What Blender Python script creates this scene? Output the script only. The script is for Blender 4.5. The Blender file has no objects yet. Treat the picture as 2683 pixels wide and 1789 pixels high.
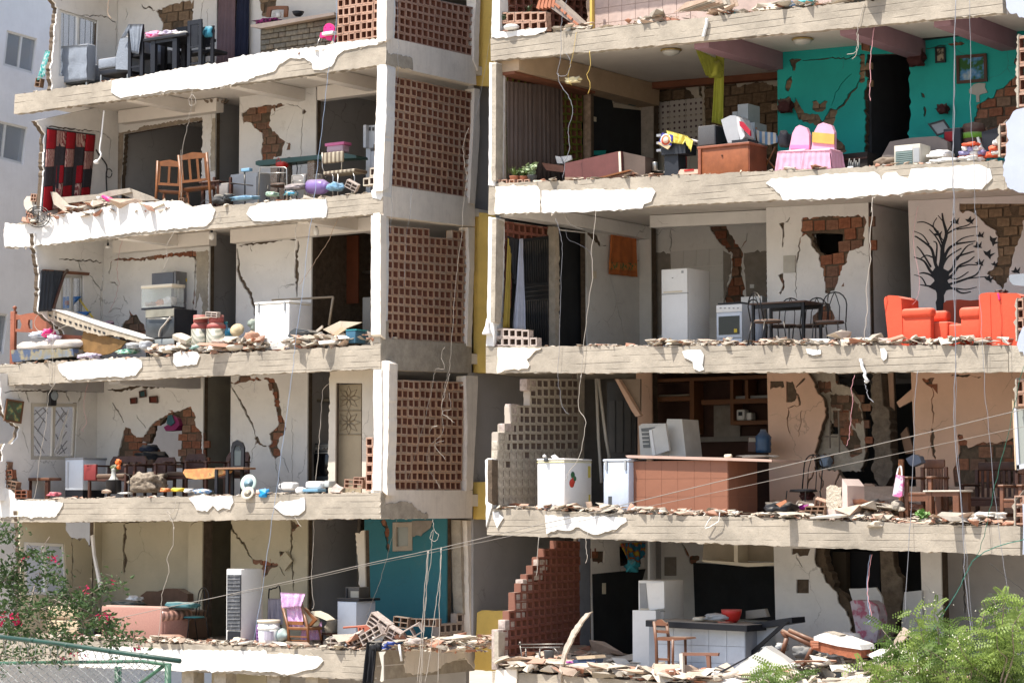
import bpy,bmesh,math,random
from mathutils import Vector as V3,Matrix,noise
from mathutils.geometry import delaunay_2d_cdt
E9=enumerate;r9=range;RAD=math.radians
def Y_(t):return[tuple(v if v[0]in"ABCDFR"else float(v)if"."in v else int(v)for v in p.split())for p in t.split(",")]
scene=bpy.context.scene
COL=scene.collection
FPX,CX,CY=6602.0,1341.5,894.5
YAW=RAD(35.4);PITCH=math.atan(467/FPX)
CAMZ=6.0
cd=bpy.data.cameras.new('camera');cam=bpy.data.objects.new('camera',cd);COL.objects.link(cam)
cd.sensor_width=36;cd.lens=FPX/2683*36;cd.clip_start=.5;cd.clip_end=3000
cam.location=(0,0,CAMZ);cam.rotation_euler=(RAD(90)+PITCH,0,YAW)
scene.camera=cam
CM=cam.rotation_euler.to_matrix();CO=V3((0,0,CAMZ))
SUN=V3((.20,.46,-1)).normalized()
world=bpy.data.worlds.new('World');scene.world=world;world.use_nodes=True
nt=world.node_tree;bg=nt.nodes['Background']
sky=nt.nodes.new('ShaderNodeTexSky');sky.sky_type='NISHITA';sky.sun_disc=False
sky.sun_elevation=math.asin(-SUN.z);sky.sun_rotation=math.atan2(-SUN.x,-SUN.y)
sky.dust_density=2.0;sky.air_density=1.0
nt.links.new(sky.outputs[0],bg.inputs[0]);bg.inputs[1].default_value=.145
sl=bpy.data.lights.new('sun','SUN');sl.energy=5;sl.angle=RAD(.5);sl.color=(1,.95,.87)
so=bpy.data.objects.new('sun',sl);COL.objects.link(so)
so.rotation_euler=SUN.to_track_quat('-Z','Y').to_euler()
scene.view_settings.view_transform='Standard';scene.view_settings.look='None'
scene.view_settings.exposure=.66;scene.view_settings.gamma=1
scene.view_settings.use_curve_mapping=False
scene.render.engine='CYCLES'
cy=scene.cycles;cy.max_bounces=8;cy.diffuse_bounces=5;cy.glossy_bounces=2;cy.transmission_bounces=3
cy.transparent_max_bounces=6;cy.caustics_reflective=False;cy.caustics_refractive=False
cy.use_denoising=True;cy.sample_clamp_indirect=6
YF=35.34
REG={'S':(0,0,1),'V':(0,0,1.14073)}
for i,x0 in E9((0,600,1260,1960)):
 w=723 if i==3 else 700
 REG['A%d'%(i+1)]=(x0,0,w/2024 if i==3 else w/1960)
 for k,y0 in(('B',540),('C',940),('D',1329)):
  REG[k+str(i+1)]=(x0,y0,w/2352)
def q(r,x,y):
 a=REG[r];return(a[0]+x*a[2],a[1]+y*a[2])
def ray(r,x,y):
 u,v=q(r,x,y)
 return CM@V3(((u-CX)/FPX,-(v-CY)/FPX,-1))
def PD(r,x,y,d=0.):
 k=ray(r,x,y);return CO+k*((YF+d)/k.y)
def PX(r,x,y,X):
 k=ray(r,x,y);return CO+k*(X/k.x)
def PZ(r,x,y,Z):
 k=ray(r,x,y);return CO+k*((Z-CAMZ)/k.z)
def SC(r,x,y,d=0.):
 return(PD(r,x+50,y,d).x-PD(r,x-50,y,d).x)/100
MATS={}
def N(nt,t,**k):
 n=nt.nodes.new('ShaderNode'+t)
 for a,b in k.items():
  if a in n.inputs.keys():n.inputs[a].default_value=b
  else:setattr(n,a,b)
 return n
def rgba(c):return(c[0],c[1],c[2],1)
def mulc(c,f):return tuple(min(1,max(0,v*f))for v in c)
def basemat(name):
 m=bpy.data.materials.new(name);m.use_nodes=True
 nt=m.node_tree;return m,nt,nt.nodes['Principled BSDF']
def r8(nt,stops,interp='LINEAR'):
 n=nt.nodes.new('ShaderNodeValToRGB');cr=n.color_ramp;cr.interpolation=interp
 while len(cr.elements)<len(stops):cr.elements.new(.5)
 for e,(p,c)in zip(cr.elements,stops):e.position=p;e.color=rgba(c)if len(c)==3 else c
 return n
def mix(nt,fac,a,b,mode='MIX'):
 n=nt.nodes.new('ShaderNodeMix');n.data_type='RGBA';n.blend_type=mode
 for s,v in((0,fac),(6,a),(7,b)):
  if hasattr(v,'links')or hasattr(v,'is_linked'):nt.links.new(v,n.inputs[s])
  elif isinstance(v,(int,float)):n.inputs[s].default_value=v
  else:n.inputs[s].default_value=rgba(v)
 return n.outputs[2]
def c8(nt,sc=(1,1,1),rot=(0,0,0)):
 tc=nt.nodes.new('ShaderNodeTexCoord');mp=nt.nodes.new('ShaderNodeMapping')
 mp.inputs['Scale'].default_value=sc;mp.inputs['Rotation'].default_value=rot
 nt.links.new(tc.outputs['Object'],mp.inputs[0]);return mp.outputs[0]
def n9(nt,vec,scale,detail=4,rough=.6):
 n=N(nt,'TexNoise',Scale=scale,Detail=detail,Roughness=rough);nt.links.new(vec,n.inputs[0]);return n.outputs[0]
def mat(name,col=(.5,.5,.5),rough=.8,var=.12,scale=2.5,bump=.25,bscale=30,metal=0,dirt=0,dcol=(.22,.17,.12),bdist=.01,spec=.4,alpha=1,streak=0,dust=.4):
 if name in MATS:return MATS[name]
 m,nt,bs=basemat(name)
 v=c8(nt)
 n1=n9(nt,v,scale,5,.65)
 r=r8(nt,((.3,mulc(col,1-var)),(.7,mulc(col,1+var))));nt.links.new(n1,r.inputs[0])
 out=r.outputs[0]
 if dirt:
  n2=n9(nt,v,scale*2.3+.7,8,.75)
  rr=r8(nt,((.52,(0,0,0)),(.75,(dirt,)*3)));nt.links.new(n2,rr.inputs[0])
  out=mix(nt,rr.outputs[0],out,dcol)
 if streak:
  n3=n9(nt,c8(nt,(9,9,.7)),1.5,5,.7)
  rr=r8(nt,((.5,(0,0,0)),(.75,(streak,)*3)));nt.links.new(n3,rr.inputs[0])
  out=mix(nt,rr.outputs[0],out,dcol)
 if bump and dust:
  ge=nt.nodes.new('ShaderNodeNewGeometry');sp=nt.nodes.new('ShaderNodeSeparateXYZ');nt.links.new(ge.outputs['Normal'],sp.inputs[0])
  mu=N(nt,'Math',operation='MULTIPLY');nt.links.new(sp.outputs[2],mu.inputs[0]);nt.links.new(n9(nt,v,5,5),mu.inputs[1])
  rd=r8(nt,((.12,(0,0,0)),(.5,(dust,)*3)));nt.links.new(mu.outputs[0],rd.inputs[0]);out=mix(nt,rd.outputs[0],out,(.42,.37,.30))
 nt.links.new(out,bs.inputs['Base Color'])
 bs.inputs['Roughness'].default_value=rough;bs.inputs['Metallic'].default_value=metal
 bs.inputs['Specular IOR Level'].default_value=spec
 if alpha<1:bs.inputs['Alpha'].default_value=alpha
 if bump:
  nb=n9(nt,v,bscale,6,.7);b=N(nt,'Bump',Strength=bump,Distance=bdist)
  nt.links.new(nb,b.inputs['Height']);nt.links.new(b.outputs[0],bs.inputs['Normal'])
 MATS[name]=m;return m
def concrete_mat(name,col,lines=.9):
 m,nt,bs=basemat(name);v=c8(nt)
 vs=c8(nt,(.7,.7,1))
 n1=n9(nt,vs,2.2,8,.7)
 r=r8(nt,((.28,mulc(col,.68)),(.5,col),(.7,mulc(col,1.3))));nt.links.new(n1,r.inputs[0])
 n2=n9(nt,v,9,8,.8);r2=r8(nt,((.55,(0,0,0)),(.72,(.5,)*3)));nt.links.new(n2,r2.inputs[0])
 out=mix(nt,r2.outputs[0],r.outputs[0],mulc(col,.55))
 vd=c8(nt,(.35,.35,9));nd=n9(nt,v,1.3,3);
 w=N(nt,'TexWave',Scale=.32,Distortion=1.2,Detail=3);w.bands_direction='Z';w.inputs['Detail Scale'].default_value=.6
 nt.links.new(vd,w.inputs[0])
 wr=r8(nt,((0,(.12,)*3),(.07,(1,1,1))));nt.links.new(w.outputs[1],wr.inputs[0])
 nb2=n9(nt,c8(nt,(.6,.6,3)),2.0,3);br=r8(nt,((.46,(1,1,1)),(.58,(0,0,0))));nt.links.new(nb2,br.inputs[0])
 line=mix(nt,br.outputs[0],wr.outputs[0],(1,1,1))
 out=mix(nt,line,mulc(col,.42),out)
 nt.links.new(out,bs.inputs['Base Color']);bs.inputs['Roughness'].default_value=.9
 nb=n9(nt,v,24,8,.75);b=N(nt,'Bump',Strength=.55,Distance=.02)
 hm=N(nt,'Math',operation='MULTIPLY_ADD');nt.links.new(nb,hm.inputs[0]);hm.inputs[1].default_value=.8;nt.links.new(line,hm.inputs[2])
 nt.links.new(hm.outputs[0],b.inputs['Height']);nt.links.new(b.outputs[0],bs.inputs['Normal'])
 MATS[name]=m;return m
def wall_mat(name,col,crack=.5,dirt=.25,dcol=(.25,.2,.15)):
 if name in MATS:return MATS[name]
 m,nt,bs=basemat(name);v=c8(nt)
 n1=n9(nt,v,1.1,6,.65)
 r=r8(nt,((.3,mulc(col,.86)),(.55,col),(.75,mulc(col,1.05))));nt.links.new(n1,r.inputs[0])
 n2=n9(nt,v,4.5,9,.8);r2=r8(nt,((.56,(0,0,0)),(.8,(dirt,)*3)));nt.links.new(n2,r2.inputs[0])
 out=mix(nt,r2.outputs[0],r.outputs[0],dcol)
 wv=N(nt,'TexNoise',Scale=2.5,Detail=5);nt.links.new(v,wv.inputs[0])
 va=nt.nodes.new('ShaderNodeVectorMath');va.operation='MULTIPLY_ADD'
 nt.links.new(wv.outputs[1],va.inputs[0]);va.inputs[1].default_value=(.5,.5,.5);nt.links.new(v,va.inputs[2])
 vo=N(nt,'TexVoronoi',Scale=.8);vo.feature='DISTANCE_TO_EDGE';nt.links.new(va.outputs[0],vo.inputs[0])
 cr=r8(nt,((0,(1,1,1)),(.007,(0,0,0))));nt.links.new(vo.outputs[0],cr.inputs[0])
 msk=n9(nt,v,.9,2);mr=r8(nt,((.5,(0,0,0)),(.6,(crack,)*3)));nt.links.new(msk,mr.inputs[0])
 f=mix(nt,1.0,cr.outputs[0],mr.outputs[0],'MULTIPLY')
 out=mix(nt,f,out,(.06,.05,.04))
 nt.links.new(out,bs.inputs['Base Color']);bs.inputs['Roughness'].default_value=.85
 nb=n9(nt,v,18,6,.7);b=N(nt,'Bump',Strength=.3,Distance=.008)
 nt.links.new(nb,b.inputs['Height']);nt.links.new(b.outputs[0],bs.inputs['Normal'])
 MATS[name]=m;return m
def objrand_mat(name,cols,rough=.85,bump=.4,bscale=20,spec=.3):
 m,nt,bs=basemat(name);v=c8(nt)
 oi=nt.nodes.new('ShaderNodeObjectInfo')
 r=r8(nt,[(i/max(1,len(cols)-1),c)for i,c in E9(cols)]);nt.links.new(oi.outputs['Random'],r.inputs[0])
 n2=n9(nt,v,14,6,.7);r2=r8(nt,((.35,(.6,)*3),(.7,(1.2,)*3)));nt.links.new(n2,r2.inputs[0])
 out=mix(nt,1.0,r.outputs[0],r2.outputs[0],'MULTIPLY')
 nt.links.new(out,bs.inputs['Base Color']);bs.inputs['Roughness'].default_value=rough
 bs.inputs['Specular IOR Level'].default_value=spec
 nb=n9(nt,v,bscale,5,.7);b=N(nt,'Bump',Strength=bump,Distance=.01)
 nt.links.new(nb,b.inputs['Height']);nt.links.new(b.outputs[0],bs.inputs['Normal'])
 MATS[name]=m;return m
def pt9(name,kind,c1,c2,c3=None,scale=10,rough=.85,ratio=.5,sc=(1,1,1),rot=(0,0,0)):
 """printed or woven patterns on cloth, carpets and pictures"""
 if name in MATS:return MATS[name]
 m,nt,bs=basemat(name);v=c8(nt,sc,rot)
 if kind=='stripe':
  t=N(nt,'TexWave',Scale=scale,Distortion=0);nt.links.new(v,t.inputs[0]);f=t.outputs[1]
 elif kind=='zebra':
  t=N(nt,'TexWave',Scale=scale,Distortion=6,Detail=2);nt.links.new(v,t.inputs[0]);f=t.outputs[1]
 elif kind=='noise':
  f=n9(nt,v,scale,3)
 elif kind=='voronoi':
  t=N(nt,'TexVoronoi',Scale=scale);nt.links.new(v,t.inputs[0]);f=t.outputs[0]
 elif kind=='check':
  t=N(nt,'TexChecker',Scale=scale);nt.links.new(v,t.inputs[0]);f=t.outputs[1]
 st=[(ratio-.04,c1),(ratio+.04,c2)]
 if c3:st.append((min(.98,ratio+.22),c3))
 r=r8(nt,st);nt.links.new(f,r.inputs[0])
 n2=n9(nt,c8(nt),6,5);r2=r8(nt,((.3,(.75,)*3),(.7,(1.1,)*3)));nt.links.new(n2,r2.inputs[0])
 nt.links.new(mix(nt,1.0,r.outputs[0],r2.outputs[0],'MULTIPLY'),bs.inputs['Base Color'])
 bs.inputs['Roughness'].default_value=rough
 MATS[name]=m;return m
def gauze(name,col,alpha):
 return mat(name,col,.9,.1,alpha=alpha,bump=.1)
def glass_mat(name,col=(.5,.55,.6),alpha=.35,rough=.08):
 if name in MATS:return MATS[name]
 m,nt,bs=basemat(name);bs.inputs['Base Color'].default_value=rgba(col)
 bs.inputs['Roughness'].default_value=rough;bs.inputs['Alpha'].default_value=alpha
 MATS[name]=m;return m
CONC=concrete_mat('board marked concrete',(.36,.315,.255))
Ke=mat('rough concrete',(.40,.355,.29),.92,.22,5,.7,22,dirt=.4,bdist=.02)
PLW=mat('white exterior plaster',(.72,.71,.69),.8,.05,3,.45,26,dirt=.45,dcol=(.48,.43,.36),streak=.25)
PLG=mat('weathered side plaster',(.82,.75,.66),.85,.08,2,.35,30,dirt=.3,dcol=(.42,.36,.3),streak=.3)
CEIL=mat('white ceiling paint',(.74,.70,.65),.85,.06,1.2,.15,25,dirt=.15,dcol=(.4,.36,.32))
Kw=wall_mat('white room paint',(.76,.745,.72),dirt=.35)
WGREY=wall_mat('grey room paint',(.42,.41,.41))
WOLIVE=wall_mat('olive room paint',(.48,.435,.32))
WTEAL=wall_mat('turquoise room paint',(.012,.36,.33),dcol=(.02,.3,.26))
WTEAL2=wall_mat('blue teal room paint',(.035,.175,.215),crack=.4,dirt=.3)
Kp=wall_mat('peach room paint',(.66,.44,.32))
WPINK=wall_mat('pale pink room paint',(.62,.50,.45))
Kx=wall_mat('cream room paint',(.62,.56,.47))
YELLOW=mat('ochre yellow paint',(.66,.46,.12),.85,.12,1.5,.3,20,dirt=.35,dcol=(.3,.22,.1))
BEAMP=mat('mauve beam paint',(.28,.17,.20),.8,.1)
CORE=mat('wall core mortar',(.11,.08,.055),.95,.35,9,.8,30,bdist=.02)
Kd=mat('black wall paint and shade',(.02,.022,.025),.8,.3,bump=.2)  # black wall paint, also stands for the dark in openings and brick cells
BRK=objrand_mat('terracotta brick',Y_('.24 .09 .05,.30 .12 .065,.24 .15 .10,.18 .10 .07,.33 .15 .09'))
BRKT=objrand_mat('tan clay brick',Y_('.26 .18 .115,.20 .135 .085,.29 .205 .135'))
LAT=objrand_mat('lattice block clay',Y_('.55 .35 .23,.60 .38 .25,.48 .30 .20,.57 .41 .30,.43 .30 .215'),bump=.5)
Ll=objrand_mat('darker lattice block clay',Y_('.46 .28 .20,.42 .25 .18,.49 .31 .23'))  # even clay tones, darker and redder than the other lattice blocks
LATP=objrand_mat('cream painted block',Y_('.52 .47 .38,.48 .42 .34,.55 .49 .41'))
LATG=objrand_mat('lime painted block',Y_('.16 .17 .02,.13 .15 .02,.15 .13 .03'))
LATD=objrand_mat('dark red block',Y_('.27 .10 .07,.24 .09 .07,.30 .13 .09'))
L7=objrand_mat('pink plastered block',Y_('.50 .42 .37,.47 .39 .35,.53 .45 .40'))
K5=mat('dark stained wood',(.07,.028,.018),.5,.3,6,.2,40)
K4=mat('brown wood',(.15,.06,.03),.5,.25,5,.2,40,spec=.5)
Ko=mat('orange varnished wood',(.20,.07,.018),.4,.25,5,.2,40,spec=.5)
Kr=mat('reddish cabinet wood',(.27,.09,.05),.5,.25,3,.2,30)
WOODP=mat('pale wood',(.55,.42,.28),.7,.2,5,.2,40)
K1=mat('black paint',(.012,.013,.018),.45,.3,bump=.1)
Km=mat('black metal tube',(.015,.015,.017),.35,.2,bump=.05,metal=.4)
K7=mat('dull steel',(.45,.44,.42),.35,.15,bump=.05,metal=.8)
GREY=mat('grey plastic',(.32,.33,.34),.5,.1,bump=.05)
Ky=mat('dark grey plastic',(.06,.065,.07),.5,.1,bump=.05)
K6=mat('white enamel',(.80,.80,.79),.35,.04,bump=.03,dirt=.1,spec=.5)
WHITB=mat('bluish white enamel',(.62,.67,.74),.35,.04,bump=.03,dirt=.15,spec=.5)
K2=mat('white plastic',(.78,.78,.77),.45,.05,bump=.05)
Kc=mat('cream plastic',(.70,.63,.50),.5,.08,bump=.05)
RED=mat('red plastic',(.45,.02,.015),.4,.08,bump=.05)
PINKP=mat('hot pink plastic',(.80,.03,.22),.4,.08,bump=.05)
BLUEP=mat('blue plastic',(.03,.16,.45),.4,.1,bump=.05)
TEALP=mat('teal plastic',(.03,.25,.28),.4,.1,bump=.05)
LBLUE=mat('light blue plastic',(.19,.36,.52),.4,.1,bump=.05)
PURP=mat('purple translucent plastic',(.20,.13,.34),.25,.2,bump=.05)
GREENP=mat('green plastic',(.05,.35,.12),.4,.1,bump=.05)
YELP=mat('yellow plastic',(.70,.50,.03),.4,.1,bump=.05)
FGREY=mat('grey blue slip cover',(.23,.26,.31),.95,.08,3,.5,25,bdist=.03)
FORNG=mat('orange red upholstery',(.66,.085,.04),.85,.08,2,.3,15,bdist=.02)
FPINK=mat('dusty pink upholstery',(.36,.19,.155),.95,.12,30,.3,90)
FBEIGE=mat('beige upholstery',(.52,.41,.28),.95,.1,3,.3,30)
FBRN=mat('brown upholstery',(.13,.08,.055),.95,.2,3,.3,30)
CPINK=mat('pale pink satin',(.70,.36,.48),.6,.08,3,.3,12,bdist=.02)
CGOLD=mat('gold satin',(.60,.36,.08),.45,.2,3,.3,12,bdist=.02)
CBLACK=mat('black cloth',(.015,.016,.02),.8,.3,3,.4,20)
CBLUE=mat('blue cloth',(.04,.08,.35),.85,.2,3,.4,20)
K8=mat('white cloth',(.75,.74,.72),.85,.1,3,.4,20)
CLIME=mat('lime curtain',(.42,.44,.07),.85,.15,3,.3,20)
CYEL=mat('yellow cloth',(.72,.62,.14),.85,.12,3,.4,20)
CORNG=mat('orange towel base',(.62,.20,.06),.95,.12)
MATT=mat('stained mattress ticking',(.55,.50,.45),.95,.15,4,.3,20,dirt=.4)
Kg=glass_mat('dark oven glass',(.01,.01,.012),1,.1)
GLASS=glass_mat('window glass',(.45,.5,.55),.3)
GLASSL=glass_mat('clear tank glass',(.75,.8,.78),.3)
PVC=mat('white window frame',(.72,.72,.70),.5,.05,bump=.05)
TILEW=mat('white wall tile',(.68,.67,.65),.3,.05,bump=.05,dirt=.2)
TILEB=mat('brown floor tile',(.25,.105,.062),.45,.08,bump=.05)
STONE=objrand_mat('grey green stone facing',Y_('.20 .18 .14,.26 .21 .15,.17 .17 .15,.28 .24 .18,.18 .14 .11'))
CORD=mat('dirty white cable',(.42,.38,.33),.6,.1,bump=0)
Kz=mat('grey cable',(.24,.245,.27),.6,.1,bump=0)
CORDK=mat('black cable',(.02,.02,.022),.5,.1,bump=0)
CORDY=mat('yellow cable',(.60,.42,.10),.6,.1,bump=0)
CORDP=mat('pink cable',(.60,.30,.32),.6,.1,bump=0)
CORDB=mat('blue grey rope',(.28,.36,.50),.7,.1,bump=0)
CORDN=mat('green cable',(.03,.16,.12),.6,.1,bump=0)
UCOAT=mat('grey plaster undercoat',(.42,.37,.30),.95,.25,8,.9,28,dirt=.4,bdist=.02)
K3=[mat('debris plaster',(.52,.46,.38),.9,.15,6,.6,30),mat('debris concrete',(.34,.30,.25),.9,.2,6,.7,30),mat('debris clay',(.36,.17,.11),.9,.2,6,.6,30),mat('debris pale clay',(.46,.34,.26),.9,.2,6,.6,30),mat('debris white',(.66,.64,.60),.9,.1,6,.5,30)]
class MB:
 def __init__(s):s.v=[];s.f=[];s.m=[];s.M=None;s.S9=[]
 def add(s,vs,fs,mi=0,sm=False):
  o=len(s.v)
  s.v+=[tuple(s.M@V3(v))if s.M is not None else tuple(v)for v in vs]
  s.f+=[tuple(i+o for i in f)for f in fs];s.m+=[mi]*len(fs);s.S9+=[sm]*len(fs)
  return s
 def box(s,x0,x1,y0,y1,z0,z1,mi=0):
  vs=[(x,y,z)for z in(z0,z1)for y in(y0,y1)for x in(x0,x1)]
  return s.add(vs,Y_('0 2 3 1,4 5 7 6,0 1 5 4,2 6 7 3,0 4 6 2,1 3 7 5'),mi)
 def bbox(s,x0,x1,y0,y1,z0,z1,b=.01,mi=0,seg=2):
  bm=bmesh.new();bmesh.ops.create_cube(bm,size=1)
  for v in bm.verts:v.co=V3(((x0+x1)/2+v.co.x*(x1-x0),(y0+y1)/2+v.co.y*(y1-y0),(z0+z1)/2+v.co.z*(z1-z0)))
  b=min(b,.45*min(abs(x1-x0),abs(y1-y0),abs(z1-z0)))
  bmesh.ops.bevel(bm,geom=bm.edges[:],offset=b,segments=seg,affect='EDGES',profile=.5)
  s.bm(bm,mi,True);return s
 def bm(s,bm,mi=0,sm=False):
  bm.verts.index_update()
  s.add([v.co.copy()for v in bm.verts],[[v.index for v in f.verts]for f in bm.faces],mi,sm);bm.free()
 def prism(s,pts,vec,mi=0):
  n=len(pts);vec=V3(vec);pts=[V3(p)for p in pts]
  return s.add(pts+[p+vec for p in pts],[tuple(r9(n))]+[tuple(r9(2*n-1,n-1,-1))]+[(i,i+n,(i+1)%n+n,(i+1)%n)for i in r9(n)],mi)
 def u9(s,path,r,n=6,mi=0,closed=False):
  path=[V3(p)for p in path];L=len(path);vs=[];up=None
  rr=r if isinstance(r,(list,tuple))else[r]*L
  for i,p in E9(path):
   t=(path[(i+1)%L]-path[i-1])if closed else(path[min(L-1,i+1)]-path[max(0,i-1)])
   if t.length<1e-9:t=V3((0,0,1))
   t.normalize()
   if up is None:up=t.orthogonal()
   up=(up-t*up.dot(t));up=up.normalized()if up.length>1e-6 else t.orthogonal().normalized()
   w=t.cross(up)
   for k in r9(n):
    a=2*math.pi*k/n
    vs.append(p+(up*math.cos(a)+w*math.sin(a))*rr[i])
  fs=[]
  for i in r9(L if closed else L-1):
   j=(i+1)%L
   for k in r9(n):fs.append((i*n+k,i*n+(k+1)%n,j*n+(k+1)%n,j*n+k))
  if not closed:fs+=[tuple(r9(n-1,-1,-1)),tuple((L-1)*n+k for k in r9(n))]
  return s.add(vs,fs,mi,True)
 def e9(s,prof,seg=16,c=(0,0,0),mi=0,sx=1,sy=1):
  vs=[(c[0]+r*sx*math.cos(2*math.pi*k/seg),c[1]+r*sy*math.sin(2*math.pi*k/seg),c[2]+z)for r,z in prof for k in r9(seg)]
  fs=[(i*seg+k,i*seg+(k+1)%seg,(i+1)*seg+(k+1)%seg,(i+1)*seg+k)for i in r9(len(prof)-1)for k in r9(seg)]
  if prof[0][0]>1e-6:fs.append(tuple(r9(seg-1,-1,-1)))
  if prof[-1][0]>1e-6:fs.append(tuple((len(prof)-1)*seg+k for k in r9(seg)))
  return s.add(vs,fs,mi,True)
 def mesh(s,name,mats):
  me=bpy.data.meshes.new(name);me.from_pydata([tuple(v)for v in s.v],[],s.f)
  for m in(mats if isinstance(mats,(list,tuple))else[mats]):me.materials.append(m)
  me.polygons.foreach_set('material_index',s.m);me.polygons.foreach_set('use_smooth',s.S9)
  me.update();return me
 def d9(s,name,mats,parent=None,a9=None,cat=None,kind=None,group=None):
  return link(name,s.mesh(name,mats),parent,a9,cat,kind,group)
WORLDP=set()
def link(name,me,parent=None,a9=None,cat=None,kind=None,group=None,loc=None):
 o=bpy.data.objects.new(name,me);COL.objects.link(o)
 if parent is not None:
  o.parent=parent
  if parent.name in WORLDP:o.location=-parent.location
 if loc is not None:o.location=loc
 if a9:o['label']=a9
 if cat:o['category']=cat
 if kind:o['kind']=kind
 if group:o['group']=group
 return o
def tg9(name,a9,cat,loc=(0,0,0),rz=0,group=None,worldp=False,kind=None,rot=None):
 o=bpy.data.objects.new(name,None);COL.objects.link(o);o.empty_display_size=.1
 o.location=loc;o.rotation_euler=rot if rot else(0,0,rz);o['label']=a9;o['category']=cat
 if group:o['group']=group
 if kind:o['kind']=kind
 if worldp:WORLDP.add(o.name)
 return o
def copy_thing(o,parent=None):
 c=o.copy();COL.objects.link(c);c.parent=parent
 for ch in list(o.children):copy_thing(ch,c)
 return c
def jag2(pts,amp,step,rnd,closed=True):
 out=[]
 n=len(pts)
 for i,p in E9(pts):
  out.append((p[0],p[1]))
  if not(len(p)>2 and p[2]):continue
  if not closed and i==n-1:continue
  a,b=V3(p[:2]),V3(pts[(i+1)%n][:2]);L=(b-a).length;k=int(L/step)
  nr=V3((-(b-a).y,(b-a).x)).normalized()if L>1e-6 else V3((0,0))
  for j in r9(1,k):
   t=(j+rnd.uniform(-.35,.35))/k;off=rnd.gauss(0,amp*.55)
   c=a.lerp(b,t)+nr*off;out.append((c.x,c.y))
 return out
def pip(x,y,q9):
 c=False;j=len(q9)-1
 for i in r9(len(q9)):
  xi,yi=q9[i][0],q9[i][1];xj,yj=q9[j][0],q9[j][1]
  if(yi>y)!=(yj>y)and x<(xj-xi)*(y-yi)/(yj-yi+1e-12)+xi:c=not c
  j=i
 return c
def pl9(outer,holes,t0,t1,to3,mb,mi=0):
 """fill outer minus holes in 2D, extrude between depths t0 and t1; to3(a,b,t) gives the 3D point"""
 loops=[outer]+list(holes);vs=[];ed=[]
 for lp in loops:
  o=len(vs);n=len(lp)
  vs+=[V3(p)for p in lp];ed+=[(o+i,o+(i+1)%n)for i in r9(n)]
 r=delaunay_2d_cdt(vs,ed,[],0,1e-4)
 V,T=r[0],r[2];keep=[]
 for t in T:
  cx=sum(V[i][0]for i in t)/3;cy_=sum(V[i][1]for i in t)/3
  if pip(cx,cy_,outer)and not any(pip(cx,cy_,h)for h in holes):keep.append(t)
 used=sorted({i for t in keep for i in t});mp={i:k for k,i in E9(used)};n=len(used)
 v3=[to3(V[i][0],V[i][1],t0)for i in used]+[to3(V[i][0],V[i][1],t1)for i in used]
 fs=[];es={}
 for t in keep:
  a,b,c=(mp[i]for i in t)
  fs.append((a,b,c));fs.append((c+n,b+n,a+n))
  for e in((a,b),(b,c),(c,a)):
   es[e]=1
 for(a,b)in es:
  if(b,a)not in es:fs.append((b,a,a+n,b+n))
 mb.add(v3,fs,mi)
class Room:
 def __init__(s,fl,ce):
  s.f=(PD('S',*fl[0]),PD('S',*fl[1]));s.c=(PD('S',*ce[0]),PD('S',*ce[1]))
 def _z(s,l,X):a,b=l;return a.z+(b.z-a.z)*(X-a.x)/(b.x-a.x)
 def fz(s,X):return s._z(s.f,X)
 def cz(s,X):return s._z(s.c,X)+.22
RNG=random.Random(7)
def res(room,r,p,plane,val):
 x,y=p[0],p[1];fl=p[2]if len(p)>2 else 0
 yy=y if not isinstance(y,str)else(600 if r[0]=='A' else 700 if r!='S' and r!='V' else 900)
 P=PD(r,x,yy,val)if plane=='d' else PX(r,x,yy,val)
 a=P.x if plane=='d' else P.y
 z=P.z
 if y=='F':z=room.fz(P.x)-.01
 elif y=='C':z=room.cz(P.x)+.01
 return(a,z,fl)
def poly2(room,r,pts,plane,val,amp=.025,step=.05,s9=None):
 rnd=random.Random(s9)if s9 is not None else RNG
 out=[]
 for p in pts:
  rr=r
  if isinstance(p[0],str):rr=p[0];p=p[1:]
  out.append(res(room,rr,p,plane,val))
 return jag2(out,amp,step,rnd)
def J(*pts):return[tuple(p)+(1,)for p in pts]
def crackpoly(pts2,w,rnd,step=.05):
 """a crack as a thin ragged polygon round a polyline, in plane coordinates"""
 line=jag2([(p[0],p[1],1)for p in pts2],.022,step,rnd,closed=False);n=len(line);L=[];Rr=[]
 for i,p in E9(line):
  a=V3(line[max(0,i-1)]);b=V3(line[min(n-1,i+1)]);t=(b-a).normalized()if(b-a).length else V3((1,0))
  nn=V3((-t.y,t.x));k=w*(math.sin(math.pi*(i+.4)/n)**.5)*rnd.uniform(.55,1.3)/2+.002
  L.append(tuple(V3(p)+nn*k));Rr.append(tuple(V3(p)-nn*k))
 return L+Rr[::-1]
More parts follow.
